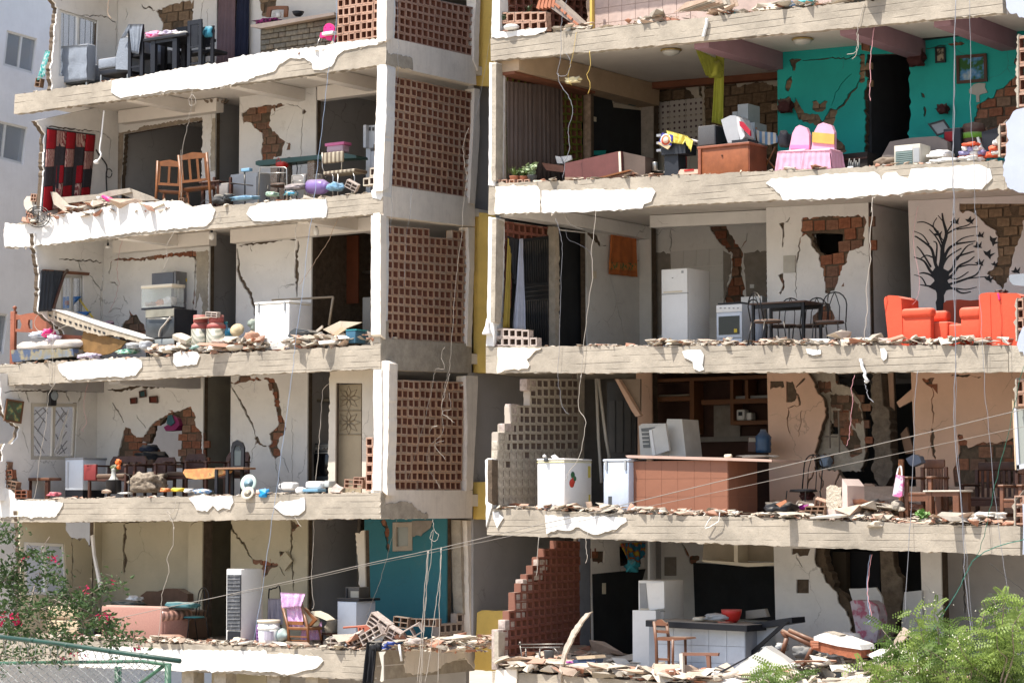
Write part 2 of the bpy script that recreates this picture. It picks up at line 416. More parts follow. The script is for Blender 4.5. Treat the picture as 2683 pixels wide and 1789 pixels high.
def wl9(bld,room,r,pts,plane,val,m,th=.14,P9=(),C9=(),V9=(),voidr=(),face=1,name='wall',brick=BRK,bw=.3,bh=.2,a9=None,s9=1,corem=None,amp=.025,skin=.035,nbricks=True):
 """a wall traced on a plane. patches: plaster fallen off, bricks show. cracks: (points, width). voids: right through.
    plane 'd': faces the street; plane 'x': faces +X"""
 rnd=random.Random(s9)
 def to3(a,b,t):
  return V3((a,YF+val+t,b))if plane=='d' else V3((val-t,a,b))
 outer=poly2(room,r,pts,plane,val,amp,.05,s9)
 if plane=='x':pass
 V=[poly2(room,r,h,plane,val,amp,.04,s9+5+i)for i,h in E9(V9)]
 P=[poly2(room,r,h,plane,val,amp,.045,s9+50+i)for i,h in E9(P9)]
 Ck=[]
 for i,(c,w)in E9(C9):
  c2=[res(room,(p[0]if isinstance(p[0],str)else r),(p[1:]if isinstance(p[0],str)else p),plane,val)[:2]for p in c]
  Ck.append(crackpoly(c2,w,random.Random(s9+90+i)))
 mb=MB()
 pl9(outer,V+P+Ck,0,skin,to3,mb,0)
 pl9(outer,V,skin+.002,th,to3,mb,1)
 o=mb.d9(name,[m,corem or CORE],bld,a9)
 if nbricks:
  for pi,p in E9(P):
   if max(a for a,b in p)-min(a for a,b in p)<.12:continue
   a0,a1=min(x for x,_ in p),max(x for x,_ in p);b0,b1=min(y for _,y in p),max(y for _,y in p)
   bmb=MB();bmb.add([to3(x,z,t)-to3(0,0,0)for t in(0,.045)for z in(.008,bh-.008)for x in(.008,bw-.008)],Y_('0 1 3 2,4 6 7 5,0 4 5 1,2 3 7 6,0 2 6 4,1 5 7 3'))
   me=bmb.mesh('brick',brick)
   row=0;z=b0-bh*.5
   while z<b1:
    x=a0-bw+(row%2)*bw/2
    while x<a1:
     tst=[(x+bw*i/4,z+bh*k/3)for i in r9(5)for k in r9(4)]
     inside=sum(pip(a,b,p)and not any(pip(a,b,vv)for vv in V)for a,b in tst)
     if inside>=2 and not any(pip(x+bw/2,z+bh/2,vv)for vv in V)and rnd.random()>.12:
      b=link('brick',me,o);b.location=to3(x,z,rnd.uniform(.006,.034))
      b.scale=(rnd.uniform(.9,1),1,rnd.uniform(.88,1))
      if 1:
       if plane=='d':b.rotation_euler=(rnd.uniform(-.05,.05),rnd.uniform(-.05,.05),rnd.uniform(-.06,.06))
       else:b.rotation_euler=(rnd.uniform(-.05,.05),0,rnd.uniform(-.06,.06))
     x+=bw
    z+=bh;row+=1
 return o
def PQ(bld,room,r,pts,plane,val,t0,t1,m,name='plaster',amp=.02,step=.045,s9=3,holes=(),a9=None,kind=None):
 def to3(a,b,t):
  return V3((a,YF+val+t,b))if plane=='d' else V3((val-t,a,b))
 mb=MB();pl9(poly2(room,r,pts,plane,val,amp,step,s9),[poly2(room,r,h,plane,val,amp,step,s9+9)for h in holes],t0,t1,to3,mb)
 return mb.d9(name,m,bld,a9,kind=kind)
def coat(bld,rm,r,pts,m,s9):
 PQ(bld,rm,r,pts,'d',0,-.009-.0004*s9,-.0012,UCOAT,'undercoat',.045,.07,s9+40)
 return PQ(bld,rm,r,pts,'d',0,-.021-.0006*s9,-.0011,m,amp=.016,step=.06,s9=s9)
 #== storeys
L1=Room(((39,250),(1010,112)),((20,-57),(1010,-227)))
L2=Room(((13,592),(1002,503)),((36,299),(1010,170)))
L3=Room(((-30,958),(996,903)),((13,650),(1002,559)))
L4=Room(((-30,1311),(997,1290)),((-30,1011),(996,966)))
L5=Room(((-30,1667),(960,1704)),((-30,1369),(997,1358)))
R0=Room(((1285,102),(1960,34)),((1287,-240),(2596,-460)))
R1=Room(((1281,482),(2621,421)),((1287,159),(2596,36)))
R2=Room(((1273,908),(2642,904)),((1279,562),(2639,495)))
R3=Room(((1290,1333),(2673,1380)),((1273,977),(2642,975)))
R4=Room(((1290,1757),(2673,1850)),((1276,1400),(2673,1455)))
gm=mat('dusty street ground',(.42,.36,.28),.95,.15,.3,.4,8)
g=MB();g.add(Y_('-900 -700 0,900 -700 0,900 1500 0,-900 1500 0'),[(0,1,2,3)])
g.d9('ground',gm,kind='structure')
tr=MB();tr.box(-30,12,-6,19,.0,3.2)
tr.d9('terrace',mat('terrace paving',(.36,.33,.29),.95,.1),kind='structure')
LB=tg9('apartment_building','left wing of the collapsed apartment block, open rooms with white and olive walls','building',(-31,YF+3,0),worldp=True)
RB=tg9('apartment_building','right wing of the collapsed apartment block, open rooms with turquoise and peach walls','building',(-17,YF+3,0),worldp=True)
def slab(bld,tl,tr_,br,bl,D=7.2,s9=1,m=CONC,name='floor_slab',a9=None,d=0.0):
 rm=None
 P=[PD('S',*p,d)for p in(tl,tr_,br,bl)]
 mb=MB();rnd=random.Random(s9)
 pts=jag2([(p.x,p.z,j)for p,j in zip(P,(1,0,1,0))],.014,.07,rnd)
 pl9(pts,[],0,.14,lambda a,b,t:V3((a,YF+d+t,b)),mb,0)
 b=MB();e=.012
 q4=[(P[0].x+e,P[0].z-e),(P[1].x-e,P[1].z-e),(P[2].x-e,P[2].z+e),(P[3].x+e,P[3].z+e)]
 mb.prism([(a,YF+d+.141,z)for a,z in q4],(0,.06,0),1);mb.prism([(a,YF+d+.202,z+(.22 if i>1 else 0))for i,(a,z)in E9(q4)],(0,D,0),1)
 f0=.141+.004
 mb.prism([(q4[0][0]+.01,YF+d+f0,q4[0][1]+.001),(q4[1][0]-.01,YF+d+f0,q4[1][1]+.001),(q4[1][0]-.01,YF+d+D,q4[1][1]+.001),(q4[0][0]+.01,YF+d+D,q4[0][1]+.001)],(0,0,.011),2)
 return mb.d9(name,[m,CEIL,mat('dusty floor',(.24,.20,.16),.9,.25,3,.4,20,dirt=.5)],bld,a9)
sl={}
sl['L0']=slab(LB,(20,-110),(1010,-285),(1010,-227),(20,-57),s9=1)
sl['L1']=slab(LB,(39,248),(1012,112),(1012,170),(36,299),s9=2)
sl['L2']=slab(LB,(13,590),(1003,503),(1003,559),(13,650),s9=3)
sl['L3']=slab(LB,(-30,958),(997,903),(997,966),(-30,1011),s9=4)
sl['L4']=slab(LB,(-30,1311),(998,1290),(998,1358),(-30,1369),s9=5)
sl['L5']=slab(LB,(-30,1667),(965,1706),(970,1781),(-30,1733),s9=6)
sl['R0']=slab(RB,(1285,102),(2625,-33),(2628,35),(1286,160),s9=7)
sl['R1']=slab(RB,(1281,482),(2625,421),(2640,494),(1279,562),s9=8)
sl['R2']=slab(RB,(1273,908),(2642,904),(2642,975),(1273,977),s9=9)
sl['R3']=slab(RB,(1276,1333),(2673,1380),(2673,1455),(1276,1400),s9=10)
sl['R4']=slab(RB,(1290,1757),(2690,1850),(2690,1925),(1290,1840),s9=11)
sl['Rm']=slab(RB,(1287,-300),(2640,-520),(2640,-460),(1287,-240),s9=12)
XC={k:PD('S',x,y,0).x for k,x,y in(('0',1014,60),('1',1012,140),('2',1003,530),('3',997,935),('4',998,1325),('5',968,1740))}
def sidebeam(k,pts,m=PLG,d0=0.005):
 X=XC[k]
 P=[PX('S',x,y,X)for x,y in pts]
 mb=MB();mb.prism([(X+.004,p.y+(.002 if i in(0,3)else 0),p.z)for i,p in E9(P)],(-.24,0,0))
 return mb.d9('edge_beam',m,LB)
sidebeam('1',Y_('1013 97,1244 149,1248 223,1013 171'))
sidebeam('2',Y_('1004 484,1244 520,1244 594,1004 566'))
sidebeam('3',Y_('998 886,1236 901,1234 977,998 968'),Ke)
sidebeam('4',Y_('999 1283,1238 1284,1237 1357,999 1359'))
sidebeam('5',Y_('969 1702,1243 1676,1243 1756,969 1783'),Ke)
sidebeam('0',Y_('1013 -300,1252 -215,1250 -170,1013 -240'))
def o9(bld,r,pts,d0=-.012,th=.25,m=PLW,m2=None,name='column',s9=1,amp=.008):
 def to3(a,b,t):return V3((a,YF+d0+t,b))
 mb=MB();P=[PD(r,x,y,d0)for x,y in pts]
 pl9(jag2([(p.x,p.z,1)for p in P],amp,.08,random.Random(s9)),[],0,th,to3,mb)
 return mb.d9(name,m,bld)
o9(LB,'A2',Y_('1112 -120,1160 -120,1158 60,1150 290,1098 288'),s9=1)
o9(LB,'A2',Y_('1086 486,1110 474,1155 476,1160 500,1152 900,1132 1300,1128 1440,1110 1468,1050 1450,1042 1400,1065 1380,1072 1100,1078 900,1090 680'),s9=2)
o9(LB,'B2',Y_('1270 66,1320 58,1332 75,1330 500,1322 1015,1268 1020,1266 600'),s9=3)
o9(LB,'B2',Y_('1268 1010,1330 1005,1330 1200,1275 1200'),s9=4,m=Ke,d0=.0)
o9(LB,'C2',Y_('1272 95,1342 92,1345 500,1338 1160,1262 1155,1275 700,1268 300'),s9=5)
o9(LB,'C2',Y_('1340 20,1375 14,1412 40,1405 600,1390 1100,1395 1200,1340 1150'),d0=.02,th=.24,s9=6,m=PLG)
def xcol(bld,r,pts,X,th=.22,m=PLG,name='column',s9=1):
 mb=MB();P=[PX(r,x,y,X)for x,y in pts]
 pl9(jag2([(p.y,p.z,1)for p in P],.008,.09,random.Random(s9)),[],0,th,lambda a,b,t:V3((X-t,a,b)),mb)
 return mb.d9(name,m,bld)
xcol(LB,'A2',Y_('1158 -120,1212 -120,1210 20,1198 290,1152 300'),XC['0']+.015,s9=1)
xcol(LB,'A2',Y_('1160 490,1205 498,1195 800,1185 1200,1175 1375,1128 1400,1150 800'),XC['2']+.06,s9=2)
xcol(LB,'B2',Y_('1335 75,1385 90,1385 700,1380 1170,1335 1130'),XC['3']+.05,s9=3)
xcol(LB,'A2',Y_('1820 -120,1848 -120,1840 120,1830 520,1796 440,1800 200'),XC['0']+.02,s9=4)
xcol(LB,'A2',Y_('1802 650,1840 655,1838 1000,1805 1500,1765 1490,1790 1000'),XC['2']+.03,s9=5)
xcol(LB,'B2',Y_('2105 185,2165 190,2160 520,2135 1240,2098 1230,2110 700,2118 500'),XC['3']+.03,s9=6)
xcol(LB,'C2',Y_('2085 150,2190 150,2192 240,2170 700,2145 1150,2090 1165,2100 600'),XC['4']+.03,s9=7)
xcol(LB,'D2',Y_('2038 110,2100 110,2110 900,2115 960,2060 930,2045 600'),XC['5']-.02,s9=8,m=Ke)
xcol(LB,'D2',Y_('2092 115,2165 110,2178 600,2180 1170,2130 1185,2115 900,2105 400'),XC['5']+.08,s9=9)
def blockmesh(w,h,th,m,frame=.29):
 mb=MB();a,b=w*.49,h*.49;ia,ib=a*(1-frame*1.05),b*(1-frame*1.1)
 o=[(-a,-b),(a,-b),(a,b),(-a,b)];i_=[(-ia,-ib),(ia,-ib),(ia,ib),(-ia,ib)]
 vs=[(x,y,z)for y in(0,th)for(x,z)in o]+[(x,y,z)for y in(0,th)for(x,z)in i_]
 fs=[]
 for k in r9(4):
  j=(k+1)%4
  fs+=[(k,j,8+j,8+k),(4+j,4+k,12+k,12+j),(j,k,4+k,4+j),(8+k,8+j,12+j,12+k)]
 mb.add(vs,fs);mb.m=[0 if i%4<3 else 1 for i in r9(16)];return mb
CAV=mat('shaded clay cavity',(.20,.075,.045),.95,.2)  # block hollows coloured darker to stand for their shade
CAV2=mat('shaded brown cavity',(.17,.12,.095),.95,.2)  # grey brown tone carrying the shade inside the pale blocks
def LT(bld,r,quad,nx,ny,plane,val,m=LAT,th=.15,mask=None,a9=None,s9=1,closed=None,name='lattice_wall',jit=.006,mortar=None):
 """quad: top-left, top-right, bottom-right, bottom-left in pixels; one object per block"""
 P=[(PD(r,x,y,val)if plane=='d' else PX(r,x,y,val))for x,y in quad]
 rnd=random.Random(s9)
 def bil(u,v):return(P[0].lerp(P[1],u)).lerp(P[3].lerp(P[2],u),v)
 w=((P[1]-P[0]).length+(P[2]-P[3]).length)/2/nx;hh=((P[0]-P[3]).length+(P[1]-P[2]).length)/2/ny
 mb=MB();mt=mortar or mat('lattice mortar',(.36,.30,.25),.95,.2)
 rot=0 if plane=='d' else RAD(90)
 bars=MB()
 def ok(i,j):return 0<=i<nx and 0<=j<ny and(mask is None or mask(i,j))
 off=V3((0,.008,0))if plane=='d' else V3((-.008,0,0));dv=V3((0,th-.016,0))if plane=='d' else V3((-(th-.016),0,0))
 g=.007
 for j in r9(ny):
  for i in r9(nx):
   if not ok(i,j):continue
   for(ax)in(0,1):
    c0=bil(i/nx,j/ny);c1=bil((i+1)/nx,j/ny)if ax==0 else bil(i/nx,(j+1)/ny)
    up=V3((0,0,g))if ax==0 else(V3((g,0,0))if plane=='d' else V3((0,g,0)))
    bars.prism([c0-up+off,c1-up+off,c1+up+off,c0+up+off],dv)
 o=bars.d9(name,mt,bld,a9)
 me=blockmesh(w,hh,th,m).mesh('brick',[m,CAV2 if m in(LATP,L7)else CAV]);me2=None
 if closed is not None:
  b2=blockmesh(w,hh,th,m);b2.box(-w*.45,w*.45,.012,th-.01,-hh*.45,hh*.45);me2=b2.mesh('brick',[m,CAV2 if m in(LATP,L7)else CAV])
 n=0
 for j in r9(ny):
  for i in r9(nx):
   if not ok(i,j):continue
   c=bil((i+.5)/nx,(j+.5)/ny)
   b=link('brick',me2 if(closed and closed(i,j))else me,o);b.location=c+V3((rnd.uniform(-jit,jit),)*3)
   ang=0
   b.rotation_euler=(0,rnd.gauss(0,.012),rot+rnd.gauss(0,.02))if plane=='d' else(rnd.gauss(0,.012),0,RAD(90)+rnd.gauss(0,.02))
   n+=1
 return o
LT(LB,'A2',Y_('1213 -60,1812 60,1780 410,1200 288'),14,6,'x',XC['0']-.04,s9=1,m=Ll)
LT(LB,'A2',Y_('1212 560,1778 680,1760 1452,1176 1362'),14,13,'x',XC['2']-.04,s9=2)
def brk2(i,j):return not(j==0 and 7<=i<=10)
LT(LB,'B2',Y_('1388 172,2125 225,2095 1210,1385 1168'),14,13,'x',XC['3']-.04,s9=3,mask=brk2)
LT(LB,'C2',Y_('1430 185,2068 205,2045 1155,1398 1155'),13,12,'x',XC['4']-.04,s9=4)
LT(LB,'A2',Y_('802 -70,1112 -110,1095 270,792 322'),7,6,'d',.05,m=Ll,s9=5)
LT(LB,'A2',Y_('1033 1235,1075 1230,1070 1355,1030 1360'),1,2,'d',.05,m=LATP,s9=6)
LT(LB,'A2',Y_('985 1310,1030 1303,1030 1360,985 1366'),1,1,'d',.05,m=LATP,s9=7)
LT(LB,'C2',Y_('1208 690,1268 690,1265 1160,1205 1160'),1,6,'d',.04,m=Ll,s9=8)
LT(LB,'D2',Y_('1850 950,2112 925,2112 1165,1850 1195'),5,3,'x',XC['5']-.05,m=L7,s9=9,mask=lambda i,j:j>0 or i>=3)
XR=PD('S',1302,300,0).x-.05
LT(RB,'A3',Y_('190 490,745 575,745 1330,190 1390'),13,14,'x',XR,m=LATG,s9=10,mask=lambda i,j:j<13)
def m3(i,j):
 left={0:5,1:5,2:5,3:2,4:2,5:1,6:0}
 return i>=left.get(j,0)
LT(RB,'C3',Y_('160 175,862 180,855 1270,150 1290'),13,14,'x',XR,m=LATP,s9=11,mask=m3,closed=lambda i,j:j>=8 and(i,j)not in((1,9),(4,8)),mortar=mat('pale mortar',(.46,.40,.34),.95,.1))
def m4(i,j):
 left={0:9,1:7,2:6,3:5,4:4,5:3,6:2,7:2,8:1,9:1}
 return i>=left.get(j,0)
LT(RB,'D3',Y_('185 280,872 300,872 1260,205 1400'),13,14,'x',XR,m=LATD,s9=12,mask=m4,mortar=mat('brown mortar',(.22,.10,.07),.95,.1))
LT(RB,'B3',Y_('185 130,600 190,600 1235,130 1235'),8,13,'x',XR,m=LATD,s9=13,mask=lambda i,j:i<2 or j<2)
LT(RB,'B3',Y_('130 1075,480 1095,490 1232,128 1232'),6,2,'d',.06,m=L7,s9=14,mask=lambda i,j:j>0 or i<5)
LT(RB,'A3',Y_('135 95,478 90,478 225,135 235'),6,2,'d',.06,m=Ll,s9=15)
LT(RB,'A3',Y_('150 -80,790 -40,790 190,150 230'),12,5,'x',XR,m=LATD,s9=16)
for(r,bx)in(('C3',Y_('340 175 410 280,210 395 268 565,152 567 210 640,98 642 160 716,92 720 150 800,92 802 148 885')),('D3',Y_('460 455 505 555,405 555 462 640,303 630 372 752,250 752 318 918,232 920 305 985,150 985 215 1080,92 1070 155 1430'))):
 for n,(x0,y0,x1,y1)in E9(bx):
  yb=PX(r,x1,(y0+y1)/2,XR).y-YF
  A=PD(r,x0,y0,yb);B=PD(r,x1,y1,yb)
  mb=MB();mb.bbox(A.x,min(B.x,XR-.005),YF+yb,YF+yb+.3,B.z,A.z-.004,.012)
  mb.d9('brick',L7 if r=='D3' or n<3 else LATP,RB)
o9(RB,'A3',Y_('86 -60,140 -60,138 200,135 262,75 280'),s9=11,d0=0)
o9(RB,'A3',Y_('62 458,118 462,112 900,105 1320,104 1365,54 1360,60 800'),s9=12,d0=-.01)
o9(RB,'B3',Y_('66 92,136 105,130 700,118 1130,112 1235,45 1232,58 800'),s9=13,d0=-.01)
o9(RB,'C3',Y_('36 890,60 872,96 880,98 1300,70 1390,45 1480'),s9=14,d0=-.03)
def inner(r,pts,m):
 X=XR+.062;mb=MB();P=[PX(r,x,y,X)for x,y in pts]
 pl9(jag2([(p.y,p.z,1)for p in P],.006,.08,random.Random(5)),[],0,.09,lambda a,b,t:V3((X-t,a,b)),mb)
 mb.d9('column',m,RB)
inner('A3',Y_('112 465,165 480,160 1330,108 1325'),Ke)
inner('B3',Y_('136 110,205 140,190 700,175 1030,122 1020'),Ke)
inner('C3',Y_('98 885,150 890,150 1285,98 1255'),CORE)
inner('D3',Y_('155 1095,215 1095,205 1400,155 1350'),Ke)
def box(bld,name,x0,x1,d0,d1,z0,z1,m,a9=None):
 mb=MB();mb.box(x0,x1,YF+d0,YF+d1,z0,z1);return mb.d9(name,m,bld,a9)
xl,xr=PD('S',60,600).x,XC['3']-.3
for rm in(L1,L2,L3,L5):
 box(LB,'rear_wall',xl,xr,7.3,7.45,rm.fz(xr)-.1,rm.cz(xr)+.1,WGREY)
box(LB,'rear_wall',xl,PD('C1',1100,700,7.3).x,7.3,7.45,L4.fz(xr)-.1,L4.cz(xr)+.1,WGREY)
box(LB,'rear_wall',PD('C1',1800,700,7.3).x,xr,7.3,7.45,L4.fz(xr)-.1,L4.cz(xr)+.1,WGREY)
for rm in(L1,L2,L3,L4,L5):
 box(LB,'light_block',xr+.06,xr+.2,2.95,7.3,rm.fz(xr)-.1,rm.cz(xr)+.1,WGREY)
xa,xb=PD('S',1300,600).x,PD('S',2640,600).x
box(RB,'rear_wall',xa-.1,xb+.6,7.34,7.5,.5,18.4,WGREY)
box(RB,'light_block',xa-.16,xa-.02,5.2,7.33,.5,18.2,WGREY)
box(RB,'end_wall',xb+.5,xb+.64,.3,7.33,.5,18.2,WGREY)
def CB(bld,rm,r,xb_,d1=2.7,w=.25,drop=.23,m=CEIL,d0=.21,y=600,m2=None):
 p=PD(r,xb_,y,d1);mb=MB();mb.box(p.x-w,p.x,YF+d0,YF+d1,rm.cz(p.x)-drop,rm.cz(p.x)-.001)
 return mb.d9('ceiling_beam',m,bld)
def LG(bld,rm,r,x0,x1,d,w=.22,drop=.27,m=CEIL,y=600):
 p0,p1=PD(r,x0,y,d),PD(r,x1,y,d);mb=MB()
 mb.prism([(p0.x,p0.y-.01,rm.cz(p0.x)-drop),(p1.x,p1.y-.01,rm.cz(p1.x)-drop),(p1.x,p1.y-.01,rm.cz(p1.x)-.002),(p0.x,p0.y-.01,rm.cz(p0.x)-.002)],(0,w,0))
 return mb.d9('ceiling_beam',m,bld)
box(LB,'wall',PD('S',470,1780).x,PD('S',900,1780).x-2.6,.9,1.05,0,3.4,WOLIVE)
box(LB,'wall',PD('S',560,1780,3).x,xr,3.0,3.1,0,3.4,WGREY)
for k,x in E9((476,560,700,800)):
 c=PD('S',x,1780,.2);box(LB,'column',c.x,c.x+.3,.2,.5,0,3.3,Ke)
 #== LEFT WING ROOMS
XL1=PD('A1',385,600,0).x;XL2=PD('A1',318,1200,0).x;XL3=PD('B1',318,800,0).x;XL4=PD('C1',60,700,0).x;XL5=PD('D1',165,400,0).x
DB=2.7
def dX(r,x,y,X):return PX(r,x,y,X).y-YF
D1=dX('A1',862,300,XL1)
w1=wl9(LB,L1,'A1',Y_('385 F 1,375 480 1,395 350 1,400 200 1,425 60 1,385 0 1,380 -100,862 -160,862 F'),'x',XL1,Kw,s9=1,V9=[Y_('436 66,718 152,705 560,430 560')],C9=[(Y_('600 118,700 118,790 130,850 165,855 300,850 420'),.02)])
w1b=wl9(LB,L1,'A1',Y_('861 -200,1590 -300,1590 F,861 F'),'d',D1,Kw,s9=2,brick=BRKT,P9=[Y_('1145 85 1,1230 45 1,1300 25 1,1395 3 1,1415 60 1,1410 240 1,1190 250 1,1195 180 1,1160 110 1')],C9=[(Y_('1040 35,1060 65,1100 55,1135 78'),.035),(Y_('925 60,935 110,920 150'),.012),(Y_('1500 -20,1480 70,1465 180'),.015),(Y_('1530 60,1520 150,1525 300'),.012)])
wl9(LB,L1,'A1',Y_('1828 -300,A2 1130 -300,A2 1130 F,1828 F'),'d',D1,Kw,s9=3,brick=BRKT,P9=[Y_('A2 215 -60 1,A2 230 60 1,A2 245 125 1,A2 290 125 1,A2 345 40 1,A2 345 -60 1')])
D2=dX('A1',872,1200,XL2)
wl9(LB,L2,'A1',Y_('305 F,320 1300 1,322 1050 1,335 985 1,300 930 1,262 888,700 C,872 C,872 F'),'x',XL2,Kw,s9=4,C9=[(Y_('700 962,770 985,815 1030,800 1120,805 1210'),.022),(Y_('335 925,500 945,690 962'),.03)])
wl9(LB,L2,'A1',Y_('871 C,1582 C,1582 F,871 F'),'d',D2,Kw,s9=5,V9=[Y_('905 985,1100 950,1300 915 1,1485 885 1,1480 1200 1,1480 1800,880 1800,885 1300 1,900 1100 1')])
PQ(LB,L2,'A1',Y_('875 975 1,1000 960 1,1050 930 1,1300 890 1,1480 862 1,1488 884,1300 917,1100 952,907 984,900 1200,882 1400,848 1400 1,862 1200 1'),'d',D2,-.012,-.001,mat('torn brown render',(.27,.22,.17),.95,.25,8,.6,30),'render')
PQ(LB,L2,'A1',Y_('1560 870 1,1582 868,1578 1250,1545 1260 1,1552 1000 1'),'d',D2,-.012,-.001,Ke,'render')
wl9(LB,L2,'A2',Y_('78 C,640 C,640 F,78 F'),'d',D2,Kw,s9=6,brick=BRK,bw=.26,bh=.16,P9=[Y_('92 830 1,130 810 1,200 790 1,260 770 1,330 778 1,385 757 1,412 772 1,350 796 1,312 802 1,300 870 1,292 920 1,345 980 1,412 1040 1,392 1090 1,385 1145 1,330 1150 1,320 1200 1,245 1200 1,233 1120 1,247 1040 1,240 975 1,185 942 1,165 905 1,130 895 1,105 912 1'),Y_('538 812 1,552 800 1,568 822 1,550 840 1,536 836 1')],C9=[(Y_('543 845,538 930,530 1060,528 1300'),.016),(Y_('415 1050,450 1060,458 1085'),.01),(Y_('420 765,500 775,540 810'),.01)])
def XW(bld,rm,r,x,d0,d1,m,dirn=-1,th=.12,s9=1,name='wall',y='mid',dd=None):
 """wall running back from the point seen at x on depth d0; its visible face looks to +X"""
 yy={'A':600,'B':700,'C':700,'D':700}[r[0]]
 p=PD(r,x,yy,d0);mb=MB();mb.box(p.x-th,p.x,YF+d0,YF+d1,rm.fz(p.x)-.02,rm.cz(p.x)+.02)
 return mb.d9(name,m,bld)
def BK(bld,rm,r,x0,x1,d,m,s9=1,**k):
 return wl9(bld,rm,r,[(x0,'C'),(x1,'C'),(x1,'F'),(x0,'F')],'d',d,m,s9=s9,**k)
XW(LB,L2,'A1',1582,D2+.15,6.6,WGREY)
BK(LB,L2,'A1',600,1760,6.6,WGREY,7)
XW(LB,L2,'A2',640,D2+.145,4.3,WGREY)
BK(LB,L2,'A2',560,1130,4.3,mat('kitchen grey wall',(.40,.38,.35),.9,.2,3,dirt=.4),8)
for p in(Y_('725 880,793 880,792 1060,725 1150'),Y_('795 880,868 880,868 990,912 985,890 1030,865 1060,862 1130,800 1140'),Y_('1018 862,1080 860,1080 960,1022 970'),Y_('935 1085,1010 1085,1010 1190,935 1190')):
 PQ(LB,L2,'A2',[c+(1,)for c in p],'d',4.3,-.015,-.001,TILEW,'tile',.008)
D3=dX('B1',908,800,XL3)
wl9(LB,L3,'B1',Y_('660 F,560 1100 1,335 925 1,345 820 1,350 600 1,325 455 1,295 C,908 C,908 F'),'x',XL3,Kw,s9=9,V9=[Y_('540 612,735 612,735 850,730 1040,535 1040')],C9=[(Y_('520 468,700 480,900 492'),.035),(Y_('692 490,700 530,715 568'),.035),(Y_('780 600,820 650,870 710,895 745'),.03),(Y_('910 510,907 640,890 800,888 1000'),.02)])
wl9(LB,L3,'B1',Y_('907 C,1842 C,1842 F,907 F'),'d',D3,Kw,s9=10,bw=.26,bh=.16,P9=[Y_('1135 905 1,1160 950 1,1210 968 1,1232 1010 1,1268 1042 1,1300 1200,1050 1200,1062 1085 1,1080 1035 1,1120 1005 1,1145 960 1'),Y_('985 470 1,1050 455 1,1200 462 1,1400 430 1,1600 405 1,1722 395 1,1730 430,1728 500,1715 760 1,1700 900 1,1712 1040 1,1688 1040 1,1690 850 1,1708 740 1,1716 480 1,1700 452 1,1560 440 1,1400 462 1,1200 480 1,1060 478 1')],nbricks=True,C9=[(Y_('985 485,975 530,962 600'),.03),(Y_('1085 790,1095 830,1120 860'),.015),(Y_('970 670,1010 672,1040 705'),.02),(Y_('955 930,1000 905,1060 905'),.012)])
PQ(LB,L3,'B1',Y_('1733 400 1,1838 402 1,1832 700 1,1825 1000,1775 1000 1,1790 850 1,1760 760 1,1722 900 1,1733 700 1'),'d',D3,-.014,-.001,Ke,'render')
XW(LB,L3,'B1',1842,D3+.145,5.6,WGREY)
BK(LB,L3,'B1',1700,2352,5.6,WGREY,11)
wl9(LB,L3,'B2',Y_('62 C,725 C,725 F,62 F'),'d',D3,Kw,s9=12,C9=[(Y_('72 372,85 480,80 540,95 620,135 690,190 770,205 850,225 900,232 1000'),.075),(Y_('85 350,160 340,290 322,420 300,490 288,590 296'),.05),(Y_('607 306,612 350,596 400,598 600,596 800'),.085),(Y_('185 350,190 380,205 400'),.012),(Y_('500 700,540 690,580 690'),.01)])
XW(LB,L3,'B2',725,D3+.145,4.3,CORE)
BK(LB,L3,'B2',640,1320,4.3,mat('dark brown kitchen wall',(.16,.13,.11),.9,.3,3,dirt=.5),13)  # recess wall in a mottled dark brown
D4=dX('C1',850,700,XL4)
wl9(LB,L4,'C1',Y_('-60 F,-60 940 1,20 900 1,25 780 1,45 745,95 748 1,155 690 1,165 590 1,100 560 1,30 480 1,10 360 1,-10 C,852 C,852 F'),'x',XL4,Kw,s9=14,V9=[Y_('272 385,685 385,662 893,272 890')],C9=[(Y_('230 250,240 320,258 380'),.05),(Y_('580 300,600 340,612 372'),.03),(Y_('715 290,712 340,690 375'),.03),(Y_('30 287,250 282,600 282,848 288'),.03),(Y_('195 600,230 740,258 830'),.02),(Y_('160 300,175 350'),.015)])
wl9(LB,L4,'C1',Y_('851 C,1786 C,1786 F,851 F'),'d',D4,Kw,s9=15,bw=.25,bh=.16,amp=.02,P9=[Y_('1100 598 1,1140 610 1,1165 655 1,1200 690 1,1262 688 1,1290 640 1,1330 590 1,1365 548 1,1500 475 1,1550 465 1,1640 430 1,1680 418 1,1715 490 1,1722 590 1,1776 645 1,1780 960,1010 960,1030 860 1,1060 770 1,1080 680 1')],V9=[Y_('1345 580 1,1390 575 1,1470 500,1525 490 1,1575 520 1,1595 580 1,1588 700 1,1580 925,1385 925 1,1380 820 1,1325 810 1,1270 770 1,1215 740 1,1215 705 1,1290 745 1,1330 680 1')],C9=[(Y_('945 270,1050 278,1120 265,1200 235,1290 250,1420 238,1560 232'),.075),(Y_('990 385,1020 440,1060 500,1090 560'),.035),(Y_('1205 490,1240 550,1285 608'),.014),(Y_('1640 230,1665 290'),.015),(Y_('840 440,845 560,835 640'),.015)])
XW(LB,L4,'C1',1786,D4+.145,5.2,mat('olive grey shaft wall',(.36,.34,.29),.9,.15))
BK(LB,L4,'C1',1700,2100,5.2,mat('olive grey shaft wall'),16)
